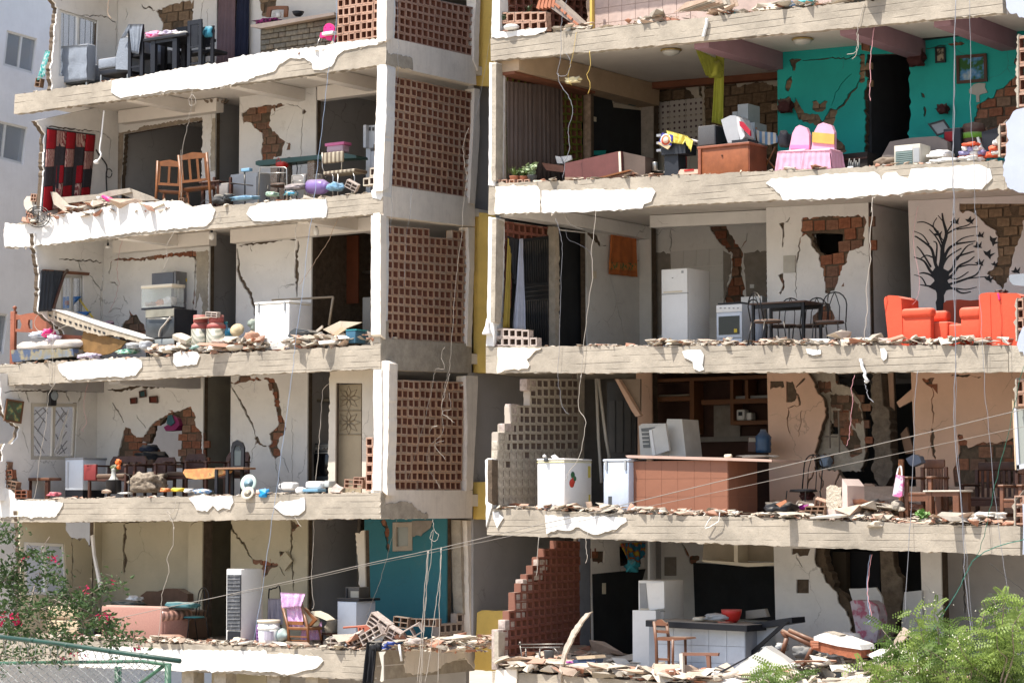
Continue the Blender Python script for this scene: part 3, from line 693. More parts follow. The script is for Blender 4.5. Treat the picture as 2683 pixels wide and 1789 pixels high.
wl9(LB,L4,'C1',Y_('2028 C,C2 690 C,C2 690 F,2028 F'),'d',D4,Kw,s9=17,bw=.25,bh=.16,C9=[(Y_('C2 20 225,C2 60 310,C2 105 390,C2 150 480,C2 210 590,C2 235 680'),.045),(Y_('C2 240 760,C2 210 790,C2 195 930'),.01),(Y_('C2 255 735,C2 300 765,C2 330 768'),.03),(Y_('C2 410 890,C2 412 960,C2 455 1090'),.02),(Y_('C2 455 850,C2 490 900,C2 525 1000'),.012),(Y_('C2 558 520,C2 560 800,C2 556 1090'),.01)],P9=[Y_('C2 10 205 1,C2 85 190 1,C2 90 150 1,C2 185 148 1,C2 195 175 1,C2 335 165 1,C2 385 170 1,C2 420 215 1,C2 440 290 1,C2 440 400 1,C2 460 470 1,C2 485 540 1,C2 505 610 1,C2 490 660 1,C2 440 700 1,C2 425 760 1,C2 455 850 1,C2 410 888 1,C2 370 830 1,C2 345 765 1,C2 375 725 1,C2 352 660 1,C2 400 620 1,C2 435 580 1,C2 420 470 1,C2 395 370 1,C2 380 260 1,C2 330 182 1,C2 200 190 1,C2 100 208 1,C2 20 222 1'),Y_('C2 235 680 1,C2 262 700 1,C2 285 750 1,C2 245 742 1,C2 225 765 1')])
XW(LB,L4,'C2',690,D4+.145,4.3,WGREY)
BK(LB,L4,'C2',600,1320,4.3,mat('dark brown kitchen wall'),18)
wl9(LB,L4,'C2',Y_('882 C 1,1235 C,1270 C,1270 F,1172 F,1172 215,940 212,935 F,876 F 1,872 800 1,880 600 1,885 300 1'),'d',.75,Kx,s9=19,th=.1)
D5=dX('D1',892,700,XL5)
wl9(LB,L5,'D1',[(160,'F'),(190,500,1),(175,250,1),(150,'C'),(575,'C',1),(580,200,1),(610,245,1),(700,300,1),(750,270,1),(790,350,1),(812,330,1),(812,'F'),],'x',XL5,WOLIVE,s9=20,V9=[Y_('210 300,570 318,600 770,215 770')],C9=[(Y_('635 300,640 500,640 700'),.04)])
wl9(LB,L5,'D1',Y_('828 C,895 C,895 F,828 F'),'x',XL5,WOLIVE,s9=21)
wl9(LB,L5,'D1',Y_('894 C,1662 C,1662 F,894 F'),'d',D5,WOLIVE,s9=22,P9=[Y_('1100 140 1,1118 190 1,1105 310 1,1100 400 1,1122 470 1,1100 540 1,1090 620 1,1083 500 1,1085 400 1,1080 300 1,1095 220 1,1085 150 1')],C9=[(Y_('900 130,1200 128,1500 112,1650 106'),.02),(Y_('1088 640,1085 760'),.01)],nbricks=False)
wl9(LB,L5,'D1',Y_('1655 C,1777 C,1777 F,1655 F'),'d',D5-.25,WOLIVE,s9=23,th=.3,C9=[(Y_('1675 170,1710 130,1735 125'),.015)])
XW(LB,L5,'D1',1777,D5+.1,5.2,mat('dark olive shaft wall',(.26,.225,.15),.9,.15))
BK(LB,L5,'D1',1690,2100,5.2,mat('dark olive shaft wall'),24)
wl9(LB,L5,'D1',Y_('2028 C,D2 690 C,D2 690 F,2028 F'),'d',D5,WOLIVE,s9=25,bw=.25,bh=.16,P9=[Y_('2030 120 1,2060 200 1,2095 250 1,2050 215 1,2028 190 1'),Y_('D2 205 455 1,D2 300 470 1,D2 370 490 1,D2 440 495 1,D2 425 520 1,D2 380 530 1,D2 340 590 1,D2 300 620 1,D2 290 560 1,D2 300 510 1,D2 210 490 1'),Y_('D2 545 110 1,D2 625 160 1,D2 560 215 1,D2 545 200 1'),Y_('D2 440 385,D2 495 388,D2 455 440')],C9=[(Y_('D2 20 200,D2 90 270,D2 150 360,D2 205 450'),.045),(Y_('D2 548 100,D2 552 220,D2 548 370,D2 540 400,D2 562 600,D2 570 730'),.05),(Y_('D2 445 520,D2 470 570,D2 490 600'),.025)])
PQ(LB,L5,'D2',Y_('520 385,580 468,515 555,440 480'),'d',D5,-.09,-.05,WOLIVE,'tile_piece',0,a9='square plaster piece hanging off the cracked olive wall')
XW(LB,L5,'D2',690,D5+.145,4.0,WGREY)
wl9(LB,L5,'D2',Y_('640 C,1150 C,1150 F,640 F'),'d',4.0,mat('stained render wall',(.36,.31,.26),.9,.3,4,dirt=.6,dcol=(.07,.05,.04)),s9=26)
for p in(Y_('872 400,960 405,965 550,955 680,872 685'),Y_('968 540,1062 545,1064 680,968 685'),Y_('872 690,965 690,963 805,872 805'),Y_('968 690,1064 690,1064 810,968 805'),Y_('872 810,960 812,958 930,900 940,872 900'),Y_('1070 400,1135 410,1140 540,1070 545')):
 PQ(LB,L5,'D2',[c+(1,)for c in p],'d',4.0,-.015,-.001,TILEW,'tile',.006)
wl9(LB,L5,'D2',Y_('1110 225 1,1190 200,1215 F,1155 F 1,1140 500 1'),'d',1.6,Kx,s9=27,th=.14)
wl9(LB,L5,'D2',Y_('1190 C,1915 C,1915 F,1190 F'),'d',2.62,WTEAL2,s9=28,V9=[Y_('1440 130,1610 125,1610 380,1440 388')],P9=[Y_('1330 120 1,1375 110 1,1412 200 1,1405 400 1,1380 360 1,1375 200 1')])
for rm,X,D_ in((L1,XL1,D1),(L2,XL2,D2),(L3,XL3,D3),(L5,XL5,D5)):box(LB,'end_wall',X-.14,X,D_+.145,7.29,rm.fz(X),rm.cz(X),WGREY)
CB(LB,L2,'A1',1582,2.5);CB(LB,L2,'A2',648,2.5);CB(LB,L2,'A2',1230,2.6)
LG(LB,L2,'A1',873,1590,D2-.25);LG(LB,L2,'A2',650,1120,D2-.1)
CB(LB,L3,'B1',1845,2.6,y=700);CB(LB,L3,'B2',1400,2.6,y=700);LG(LB,L3,'B1',990,1840,D3-.22,y=700);LG(LB,L3,'B2',10,1270,D3-.2,y=700)
GSH=mat('shaded ceiling paint',(.36,.35,.35),.9,.1)  # shade on the beams put into the colour as a darker grey
CB(LB,L4,'C1',935,2.6,.3,.27,GSH,y=700);CB(LB,L4,'C1',1786,2.6,.3,.27,GSH,y=700)
#== RIGHT WING ROOMS
BBROWN=mat('red brown beam paint',(.20,.075,.04),.85,.15);BBEIG=mat('beige beam paint',(.45,.33,.22),.85,.12)
XRr=XR+.0
def rx(r,x,y=700):return dX(r,x,y,XR)
DW=2.7
e0=rx('A3',800,600);e1=rx('A3',1172,600)
wl9(RB,R1,'A3',Y_('752 575,800 585,800 F,748 F'),'d',e0-.12,mat('raw block end',(.42,.30,.22),.95,.3,12,.8,30,dirt=.5),th=.12,s9=30)
wl9(RB,R1,'A3',Y_('800 C,1172 C,1172 F,800 F'),'x',XR,Kx,s9=31,V9=[Y_('972 540,1168 578,1165 795,975 755')],P9=[Y_('845 500,965 530,965 745,900 700 1,840 650 1,848 600 1')])
PQ(RB,R1,'A3',Y_('802 620 1,838 640 1,850 690 1,905 705 1,960 745 1,968 790,1170 812,1170 F,802 F'),'x',XR,-.012,-.001,Kd,'dado')
PQ(RB,R1,'A3',Y_('798 1108,910 1105,900 1140,798 1140'),'x',XR,-.03,-.013,WTEAL,'skirting',0)
wl9(RB,R1,'A3',Y_('1170 C,1262 C,1258 F,1168 F'),'d',e1,mat('stained column render',(.45,.40,.36),.9,.25,5,dirt=.6),th=.2,s9=32)
KB=e1+.35
wl9(RB,R1,'A3',Y_('1240 C,2260 C,2260 F,1240 F'),'d',KB,Kx,s9=33,brick=BRKT,P9=[Y_('1262 560 1,1470 560 1,1500 640 1,1560 700 1,1590 750 1,1400 765 1,1262 745 1'),Y_('1640 560 1,1850 560 1,1880 640 1,2030 600 1,2180 640 1,2200 1250,1660 1250,1640 800 1'),Y_('1590 620 1,1620 640 1,1625 720 1,1600 700 1')])
LG(RB,R1,'A3',1255,2200,KB-.6,.2,.12,BBROWN,y=500)
def ti9(bld,rm,r,x0,x1,y0,y1,nx,ny,d,m,gap=.006,name='tile',skip=()):
 A,B=PD(r,x0,y0,d),PD(r,x1,y1,d);w=(B.x-A.x)/nx;h=(A.z-B.z)/ny
 mb=MB();mb.box(gap,w-gap,-.012,-.001,gap,h-gap);me=mb.mesh(name,m)
 for j in r9(ny):
  for i in r9(nx):
   if(i,j)in skip:continue
   o=link(name,me,bld);o.location=V3((A.x+i*w,YF+d,A.z-(j+1)*h))-bld.location
def tile_pattern_mat():
 m,nt,bs=basemat('flower printed tile')
 v=c8(nt,(1,1,1));t=N(nt,'TexVoronoi',Scale=9,Randomness=.0);nt.links.new(v,t.inputs[0])
 r=r8(nt,((.22,(.10,.06,.08)),(.26,(.60,.57,.55))));nt.links.new(t.outputs[0],r.inputs[0])
 nt.links.new(r.outputs[0],bs.inputs['Base Color']);bs.inputs['Roughness'].default_value=.35;return m
ti9(RB,R1,'A3',1265,1630,755,1090,3,3,KB,tile_pattern_mat())
WD=2.72
wt1=wl9(RB,R1,'A4',Y_('215 C,872 C,872 420,858 480 1,870 600 1,850 700 1,862 900 1,850 1000 1,868 F,215 F'),'d',WD,WTEAL,s9=34,bw=.28,bh=.14,brick=BRKT,P9=[Y_('345 715 1,380 775 1,412 830 1,470 835 1,520 848 1,545 895 1,600 795 1,655 808 1,640 880 1,620 930 1,640 1000 1,700 1060 1,725 1110 1,560 1115 1,520 930 1,440 900 1,375 885 1,335 800 1'),Y_('470 745 1,500 735 1,525 765 1,560 738 1,585 745 1,570 800 1,545 820 1,495 822 1,470 805 1'),Y_('300 440 1,395 435 1,350 470 1,345 520 1,325 520 1'),Y_('270 640 1,300 570 1,322 560 1,318 620 1,295 675 1,275 665 1'),Y_('820 400 1,856 400,856 600 1,810 600 1,820 520 1'),Y_('235 720 1,300 705 1,318 760 1,280 830 1,215 840 1')],C9=[(Y_('400 445,560 435,700 425,820 412'),.02),(Y_('812 600,780 660,740 700,700 770,650 810'),.05),(Y_('760 545,700 600,640 680,625 740,610 780'),.012)])
wl9(RB,R1,'A4',Y_('872 C,1185 C,1185 392,872 400'),'d',WD,WTEAL,s9=35)
wl9(RB,R1,'A4',Y_('1185 C,2100 C,2100 F,1180 F,1180 1000 1,1188 800 1,1178 600 1,1185 400'),'d',WD,WTEAL,s9=36,bw=.28,bh=.16,P9=[Y_('2100 540 1,1960 560 1,1905 615 1,1870 645 1,1820 660 1,1800 715 1,1740 738 1,1685 765 1,1672 850 1,1640 905 1,1560 940 1,1480 1150,2100 1150'),Y_('1450 330 1,1500 318 1,1560 305 1,1590 322 1,1540 335 1'),Y_('1370 800 1,1400 785 1,1425 800 1,1400 815 1'),Y_('1265 680 1,1290 690 1,1300 720 1,1275 715 1'),Y_('1290 780 1,1302 790 1,1298 860 1,1285 850 1'),Y_('1990 400 1,2020 500 1,1950 470 1,1960 430 1')],C9=[(Y_('1300 358,1450 335'),.015),(Y_('1600 300,1640 262,1700 272,1800 262,1960 262'),.03)])
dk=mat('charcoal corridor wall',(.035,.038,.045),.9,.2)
for rm,r,x,yy in((R1,'A4',874,600),):
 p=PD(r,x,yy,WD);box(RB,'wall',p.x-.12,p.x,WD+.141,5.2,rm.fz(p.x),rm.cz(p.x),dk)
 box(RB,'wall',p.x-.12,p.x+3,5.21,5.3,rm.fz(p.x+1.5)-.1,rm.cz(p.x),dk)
for x in(255,1302,1975):CB(RB,R1,'A4',x,WD-.01,.28,.30,BEAMP,y=400)
mb=MB();mb.box(XR-.12,XR+.42,YF+.142,YF+e1,R1.cz(XR)-.42,R1.cz(XR)-.02);mb.d9('ceiling_beam',BBEIG,RB)
mb=MB();mb.box(XR-.02,XR+.32,YF+.15,YF+2.7,R1.cz(XR)-.47,R1.cz(XR)-.422);mb.d9('ceiling_beam',BBROWN,RB)
f0=rx('B3',930);f1=rx('B3',1392);fg=rx('B3',588)
wl9(RB,R2,'B3',Y_('930 235,930 180,945 130 1,965 118,1392 182,1395 F,938 F'),'x',XR,Kw,s9=40,P9=[Y_('932 238 1,990 238 1,1030 255 1,1045 300 1,1065 345 1,1050 360 1,1000 305 1,960 268 1')],nbricks=False,C9=[(Y_('1070 345,1120 358'),.02),(Y_('1135 610,1160 690,1200 880,1225 980,1250 1100,1275 1160'),.018),(Y_('1350 480,1400 485'),.01)])
wl9(RB,R2,'B3',Y_('640 C,1395 C,1395 185,965 125,940 150,935 220,640 175'),'x',XR-.004,Kw,s9=41,th=.1)
wl9(RB,R2,'B3',Y_('1392 C,1492 C,1500 F,1395 F'),'d',f1,Kw,s9=42,th=.2)
KB2=f1+.3
wl9(RB,R2,'B3',Y_('1480 C,2950 C,2950 F,1480 F'),'d',KB2,Kw,s9=43,bw=.28,bh=.18,P9=[Y_('1995 160 1,2160 165 1,2180 220 1,2225 290 1,2290 380 1,2310 420 1,2290 520 1,2300 620 1,2320 700 1,2290 860 1,2310 1000,2170 1000,2150 830 1,2175 700 1,2205 640 1,2210 520 1,2215 420 1,2110 335 1,2060 260 1')],C9=[(Y_('1670 200,1680 300,1670 400'),.02),(Y_('2345 240,2320 320,2290 375'),.015)])
PQ(RB,R2,'B3',Y_('1495 405 1,1668 420,1672 560 1,1590 560,1590 1135,1502 1135'),'d',KB2,-.02,-.002,mat('grey render',(.27,.24,.21),.95,.2,4,dirt=.4),'render')
PQ(RB,R2,'B3',Y_('2138 395,2200 430 1,2205 540 1,2165 700 1,2145 850 1,2145 900'),'d',KB2,-.02,-.002,mat('grey render'),'render')
PQ(RB,R2,'B4',Y_('-30 400 1,160 385 1,160 780,-10 780,-20 600 1'),'d',KB2,-.02,-.002,mat('grey render'),'render')
ti9(RB,R2,'B3',1672,2140,400,980,4,4,KB2,TILEW)
PQ(RB,R2,'B4',Y_('24 668,60 668,60 700,24 700'),'d',KB2,-.04,-.021,K2,'wall_socket',0)
CB(RB,R2,'B3',1492,f1,.3,.24,Kw,y=700);LG(RB,R2,'B3',1492,2540,3.0,.25,.22,Kw,y=700)
WD2=2.72
wl9(RB,R2,'B4',Y_('158 C,1030 C,1040 F,165 F'),'d',WD2,Kw,s9=44,bw=.24,bh=.20,P9=[Y_('462 100 1,600 92 1,740 88 1,860 90 1,985 80 1,1005 120 1,992 200 1,985 340 1,900 375 1,850 410 1,825 500 1,770 600 1,735 720 1,692 750 1,655 740 1,655 650 1,640 560 1,612 480 1,590 400 1,545 350 1,530 280 1,490 240 1,452 265 1,458 180 1'),Y_('615 860 1,650 815 1,690 830 1,705 880 1,740 950 1,720 990 1,600 1040 1,548 1000 1,555 930 1'),Y_('262 150 1,310 142 1,305 200 1,310 260 1,300 348 1,290 350 1,292 240 1,285 190 1'),Y_('255 590 1,300 570 1,310 640 1,312 690 1,280 755 1,262 740 1,290 690 1,280 640 1')],V9=[Y_('535 232 1,640 228,800 235,800 330 1,795 385 1,755 420 1,735 485 1,690 480 1,665 425 1,600 395 1,560 340 1')],C9=[(Y_('445 268,430 340,425 420,415 495'),.035),(Y_('415 500,408 600,410 780'),.012),(Y_('685 760,680 820'),.03),(Y_('745 950,760 1020,800 1090,860 1150'),.012),(Y_('320 140,355 98'),.02)])
PQ(RB,R2,'B4',Y_('308 425,405 422,407 565,308 568'),'d',WD2,-.03,-.002,mat('grey beige breaker panel',(.45,.43,.38),.6),'electric_panel',0)
p=PD('B4',1036,700,WD2);box(RB,'wall',p.x-.12,p.x,WD2+.141,4.9,R2.fz(p.x),R2.cz(p.x),Kw)
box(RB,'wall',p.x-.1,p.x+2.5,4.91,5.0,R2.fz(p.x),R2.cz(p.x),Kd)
wl9(RB,R2,'B4',Y_('1372 C,2600 C,2600 F,1400 F'),'d',WD2,wall_mat('warm white room paint',(.70,.66,.66)),s9=45,bw=.26,bh=.16,brick=BRKT,P9=[Y_('1800 40 1,1880 42 1,1945 80 1,1985 120 1,2040 170 1,2110 210 1,2125 300 1,2130 400 1,2125 480 1,2090 540 1,2035 580 1,2110 640 1,2165 715 1,2180 690 1,2225 580 1,2250 480 1,2275 380 1,2330 240 1,2345 120 1,2600 100,2600 -20,1800 -20')],V9=[Y_('2140 355 1,2225 352 1,2220 430 1,2150 435 1')])
g0=rx('C3',862);g1=rx('C3',1372)
wl9(RB,R3,'C3',Y_('860 C,915 C,905 F 1,860 F'),'x',XR,Ke,s9=50)
wl9(RB,R3,'C3',Y_('1368 C,1505 C,1515 F,1372 F'),'d',g1,Kp,s9=51,th=.2)
DKB=mat('dark timber kitchen back',(.06,.028,.02),.85,.3)
wl9(RB,R3,'C3',Y_('1400 C,2750 C,2750 F,1400 F'),'d',g1+.6,DKB,s9=52)
WD3=2.72
wl9(RB,R3,'C4',Y_('165 C,480 C,550 190 1,575 260 1,640 350 1,658 480 1,610 620 1,580 750 1,562 860 1,570 960 1,640 945 1,760 945 1,780 990 1,830 1040 1,900 1080 1,1000 1060 1,1072 1075,1080 F,182 F'),'d',WD3,Kp,s9=53,C9=[(Y_('410 240,440 210,485 165'),.04),(Y_('400 260,430 330,440 395'),.05),(Y_('440 395,340 420,335 560,360 640'),.02),(Y_('455 440,450 560,430 660'),.012),(Y_('560 960,520 1030,510 1090'),.03),(Y_('610 970,640 1040,630 1100'),.03),(Y_('780 970,750 1040,740 1080'),.04)],P9=[Y_('322 190 1,380 190 1,400 250 1,415 330 1,370 370,325 370'),Y_('185 190,300 190,310 240 1,250 245 1,190 262 1')],nbricks=False)
wl9(RB,R3,'C4',Y_('540 C 1,740 C,745 200 1,870 250 1,960 380 1,990 600 1,1000 800 1,960 960 1,800 960 1,560 970 1,560 600 1,640 480 1,600 300 1'),'d',WD3+.2,Ke,s9=54,bw=.26,bh=.15,P9=[Y_('590 190 1,700 185 1,720 290 1,600 285 1'),Y_('700 300 1,860 310 1,950 380 1,965 560 1,880 540 1,860 440 1,700 400 1'),Y_('720 440 1,860 440 1,870 560 1,960 700 1,975 800 1,880 840 1,800 700 1,720 560 1'),Y_('690 800 1,740 810 1,730 900 1,690 880 1')],V9=[Y_('690 530 1,760 560 1,770 640 1,700 650 1'),Y_('590 880 1,640 800 1,685 850 1,680 930 1,600 930 1')])
wl9(RB,R3,'C4',Y_('1060 C,1135 C,1150 400 1,1200 440 1,1215 700 1,1225 1000 1,1160 1100 1,1100 1050 1,1050 950 1,1080 800 1,1060 600 1,1050 300 1'),'d',WD3+.1,mat('crushed column rubble',(.17,.14,.11),.95,.4,6,1,18,dirt=.5,bdist=.04),s9=55,th=.25)
wl9(RB,R3,'C4',Y_('1133 C,1238 C,1260 850,1270 F,1160 F'),'d',WD3+.36,Kp,s9=56,th=.1)
wl9(RB,R3,'C4',Y_('1392 C,2600 C,2600 F,1440 F'),'d',WD3,Kp,s9=57,bw=.3,bh=.2,P9=[Y_('1790 640 1,1830 650 1,1870 700 1,1875 760 1,1920 745 1,1980 715 1,2100 720 1,2200 700 1,2300 660 1,2600 640,2600 1100,1760 1100,1745 950 1,1780 850 1,1800 740 1'),Y_('1480 170 1,1590 160 1,1570 200 1,1570 255 1,1520 220 1'),Y_('1568 560 1,1585 640 1,1585 740 1,1600 860 1,1570 820 1,1550 700 1'),Y_('1700 140 1,1900 138 1,1990 150 1,1950 155 1,1800 150 1')],C9=[(Y_('1572 255,1572 400,1575 550'),.02),(Y_('1600 870,1602 1000'),.02)])
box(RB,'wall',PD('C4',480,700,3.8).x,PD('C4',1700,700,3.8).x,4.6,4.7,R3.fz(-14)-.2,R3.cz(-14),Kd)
h0=rx('D3',875);h1=rx('D3',1395);
wl9(RB,R4,'D3',Y_('872 C,965 C,960 F,872 F'),'x',XR,mat('blue grey strip',(.20,.22,.26),.9,.15),s9=60)
wl9(RB,R4,'D3',Y_('915 495 1,985 510,985 880,918 890 1'),'d',h0+.45,Kx,s9=61,th=.12)
wl9(RB,R4,'D3',Y_('918 890,985 880,1002 F,918 F'),'d',h0+.452,Kw,s9=62,th=.12)
wl9(RB,R4,'D3',Y_('968 C,1470 C,1470 F,985 F'),'x',XR,Kw,s9=63,V9=[Y_('1205 320,1425 310,1430 520,1215 540')],P9=[Y_('975 385,1090 385,1085 490 1,985 480 1')])
PQ(RB,R4,'D3',Y_('978 585,1445 540,1400 700,1400 F,995 F'),'x',XR,-.014,-.001,Kd,'dado',0)
wl9(RB,R4,'D3',Y_('1440 C,2700 C,2700 F,1440 F'),'d',h1+.75,Kw,s9=64,C9=[(Y_('1765 320,1800 370,1830 430'),.05)],P9=[Y_('1835 430 1,1925 430 1,1900 470 1,1850 500 1')])
PQ(RB,R4,'D3',Y_('1620 435,1722 435,1722 600,1620 600'),'d',h1+.75,-.02,-.002,mat('grey render'),'render',0)
WD4=2.72
wl9(RB,R4,'D4',Y_('218 C,590 C,562 440 1,570 480 1,640 570 1,660 640 1,750 720 1,760 780 1,800 850 1,860 940 1,880 1010 1,870 1100 1,880 F,240 F'),'d',WD4,Kw,s9=65,P9=[Y_('372 350,530 350,510 410 1,372 400'),Y_('412 612,518 612,518 730,412 730')],nbricks=False,C9=[(Y_('410 400,430 450,465 510'),.015)])
wl9(RB,R4,'D4',Y_('585 C 1,640 C 1,660 470 1,715 560 1,730 680 1,800 730 1,860 800 1,900 900 1,920 1020 1,930 1150 1,870 1150,880 1000 1,800 850 1,750 720 1,640 600 1,560 470 1'),'d',WD4+.08,CORE,s9=66,th=.2)
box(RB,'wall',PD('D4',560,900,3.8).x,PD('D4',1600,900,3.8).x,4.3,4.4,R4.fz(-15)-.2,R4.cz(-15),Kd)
wl9(RB,R4,'D4',Y_('1125 C,1225 C,1240 500 1,1310 600 1,1320 760 1,1290 900 1,1230 1150 1,1150 1150'),'d',WD4+.1,mat('crushed column rubble'),s9=67,th=.2)
wl9(RB,R4,'D4',Y_('1470 C,1645 C,1662 F,1495 F'),'d',WD4-.15,Kw,s9=68,th=.25)
wl9(RB,R4,'D4',Y_('1640 C,2600 C,2600 F,1660 F'),'d',WD4+.6,mat('greyish white wall',(.50,.48,.47),.9,.08),s9=69,C9=[(Y_('1835 420,1840 700,1850 900'),.03)])
wl9(RB,R0,'A3',Y_('835 -200,A4 700 -200,A4 700 F,835 F'),'d',.9,mat('pink marbled tile',(.50,.38,.33),.5,.2,4,.1,20),s9=70,th=.12)
pk=mat('pink marbled tile')
ti9(RB,R0,'A3',840,1540,-40,200,7,3,.9,pk,.004)
wl9(RB,R0,'A3',Y_('780 -200,825 -200,825 F,780 F 1'),'d',.86,mat('raw block end'),s9=71,th=.15)
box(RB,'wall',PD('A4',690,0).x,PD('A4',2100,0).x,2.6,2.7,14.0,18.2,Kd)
OW=mat('grey blue outer paint',(.42,.46,.56),.85,.06,2,.2,20)
for pts in(Y_('1890 -40 1,1895 60 1,1920 100 1,2030 135,2200 135,2200 -60'),Y_('1990 800 1,1945 820 1,1920 870 1,1890 900 1,1900 960 1,1895 1080 1,1885 1180 1,1868 1220 1,1870 1290 1,1900 1370 1,1960 1400 1,2030 1420,2200 1420,2200 790,2030 790 1')):
 PQ(RB,R1,'A4',pts,'d',-.06,0,.05,OW,'outer_wall')
PQ(RB,R2,'B4',Y_('2352 1020 1,2310 1100 1,2290 1180 1,2310 1240 1,2352 1275,2500 1275,2500 1000'),'d',-.06,0,.05,OW,'outer_wall')
PQ(RB,R3,'D4',Y_('2340 -30,2345 160,2340 400,2500 400,2500 -40'),'d',-.06,0,.05,OW,'outer_wall')
PQ(RB,R2,'B4',Y_('2222 1185,2300 1190,2352 1260,2400 1415,2225 1412'),'d',-.03,0,.028,Ke,'render')
for(r,rm,q4,nx,ny)in(('A4',R1,Y_('1850 930,1895 880,1895 1130,1850 1150'),1,3),('B4',R2,Y_('2295 800,2345 780,2345 1130,2295 1150'),1,4),('C4',R3,Y_('2280 1200,2345 1120,2345 1400,2280 1420'),1,3),('A4',R1,Y_('1985 270,2040 260,2040 770,1985 790'),1,5),('C4',R3,Y_('2290 180,2352 170,2352 400,2290 410'),1,2)):
 LT(RB,r,q4,nx,ny,'d',.04,m=Ll,s9=80,name='broken_block_wall')
 PQ(RB,rm,r,[(q4[0][0]-14,q4[0][1],1),(q4[0][0]-2,q4[0][1]-20),(q4[0][0]-2,q4[3][1]),(q4[3][0]-18,q4[3][1],1)],'d',.02,0,.14,Ke,'render')
 #== STAIR TOWER between the wings, neighbour, far buildings
SB=tg9('stair_tower','ochre yellow stair landings in the gap between the two wings','building',(-22,YF+4,0),worldp=True)
def band(pts,s9):
 P=[PD('S',x,y,2.95)for x,y in pts];mb=MB()
 pl9(jag2([(p.x,p.z,1)for p in P],.01,.08,random.Random(s9)),[],0,.15,lambda a,b,t:V3((a,YF+2.95+t,b)),mb)
 return mb.d9('parapet',YELLOW,SB)
band(Y_('1242 -60,1300 -58,1300 228,1242 224'),1)
band(Y_('1240 556,1300 560,1300 975,1236 977'),2)
band(Y_('1238 1262,1300 1262,1300 1360,1236 1360'),3)
band(Y_('1250 1604,1262 1598,1325 1600,1335 1640,1345 1760,1243 1754'),4)
x0=xr+.21;x1=PD('S',1530,900,2.95).x-.1
sb_=MB();sb_.box(x0,x1,YF+6.0,YF+6.15,0,18.5);sb_.d9('rear_wall',mat('dim stair wall',(.10,.09,.08),.9,.2),SB)
for y in(223,977,1360,1756):
 z=PD('S',1260,y,2.95).z;sb_=MB();sb_.box(x0,x1,YF+3.11,YF+6.0,z,z+.25);sb_.d9('landing_slab',Ke,SB)
z0=PD('S',1260,1606,5.8).z;z1=PD('D3',100,470,5.8).z
sb_=MB();sb_.box(x0,x1,YF+5.85,YF+5.99,z0-.8,z1);sb_.d9('wall',WTEAL2,SB)
def w9(bld,rm,r,quad,plane,val,m=PVC,nx=2,th=.05,fr=.045,glass=GLASS,name='window',bars=0,barm=None,a9=None):
 P=[(PD(r,x,y,val)if plane=='d' else PX(r,x,y,val))for x,y in quad]
 nrm=V3((0,1,0))if plane=='d' else V3((-1,0,0))
 def bil(u,v):return(P[0].lerp(P[1],u)).lerp(P[3].lerp(P[2],u),v)
 W_=(P[1]-P[0]).length;H_=(P[3]-P[0]).length;fu,fv=fr/W_,fr/H_
 mb=MB()
 def bar(u0,u1,v0,v1,o=0,t=th):mb.prism([bil(u0,v0)+nrm*o,bil(u1,v0)+nrm*o,bil(u1,v1)+nrm*o,bil(u0,v1)+nrm*o],nrm*t)
 bar(0,1,0,fv);bar(0,1,1-fv,1);bar(0,fu,fv,1-fv);bar(1-fu,1,fv,1-fv)
 for i in r9(1,nx):bar(i/nx-fu*.5,i/nx+fu*.5,fv,1-fv,.003)
 o=mb.d9(name,m,bld,a9)
 for i in r9(nx):
  g=MB();u0,u1=i/nx+fu*.8,(i+1)/nx-fu*.8
  g.prism([bil(u0,fv)+nrm*th*.5,bil(u1,fv)+nrm*th*.5,bil(u1,1-fv)+nrm*th*.5,bil(u0,1-fv)+nrm*th*.5],nrm*.006);g.d9('pane',glass,o)
 if bars:
  for k in r9(bars):
   g=MB();u=(k+.5)/bars;g.u9([bil(u,-.02)-nrm*-.12,bil(u,1.02)-nrm*-.12],.008,5);g.d9('bar',barm or Km,o)
 return o
WF=mat('pale timber window frame',(.38,.33,.27),.7,.15)
for rm in(R0,R1,R2):box(RB,'light_block',XR-.34,XR-.22,.5,5.2,rm.fz(XR)-.05,rm.cz(XR)+.05,Kd)  # added dark partition, stops light coming through behind the lattice
for(r,x0_,x1_,y0_,y1_)in(('D3',0,95,195,440),('D3',165,280,215,440),('D2',1900,2050,130,400),('D2',2180,2320,180,430),('C2',2195,2350,250,560),('C3',60,210,270,550)):
 w9(SB,None,r,[(x0_,y0_),(x1_,y0_+6),(x1_,y1_),(x0_,y1_)],'d',5.75,WF,1,glass=Kg,fr=.09)
XN=PD('S',-25,600,0).x-3
NB=tg9('neighbour_building','white plastered neighbouring block with sliding windows at the far left','building',(XN-4,YF+6,0),worldp=True)
NWM=mat('bluish white neighbour plaster',(.84,.84,.85),.85,.06,1.5,.3,20,dirt=.15,dcol=(.5,.48,.46),streak=.1)
nw=[]
def nwin(q4):return[(PX(q4[0],x,y,XN).y,PX(q4[0],x,y,XN).z)for x,y in q4[1]]
NW=[('A1',Y_('50 222,275 285,245 545,22 480')),('A1',Y_('-120 860,205 935,170 1210,-140 1130')),('B1',Y_('-120 930,72 950,30 1300,-140 1290'))]
mb=MB();pl9([(YF+.5,0),(YF+16,0),(YF+16,22),(YF+.5,22)],[nwin(w)for w in NW],0,.2,lambda a,b,t:V3((XN-t,a,b)),mb)
mb.box(XN-9,XN-.21,YF+.5,YF+16,21.7,22);mb.box(XN-9,XN-.21,YF+.5,YF+.7,0,21.7);mb.box(XN-3,XN-2.8,YF+.7,YF+16,0,21.7)
mb.d9('wall',NWM,NB)
for w in NW:w9(NB,None,w[0],w[1],'x',XN-.05,PVC,2,.06,.05,GLASS)
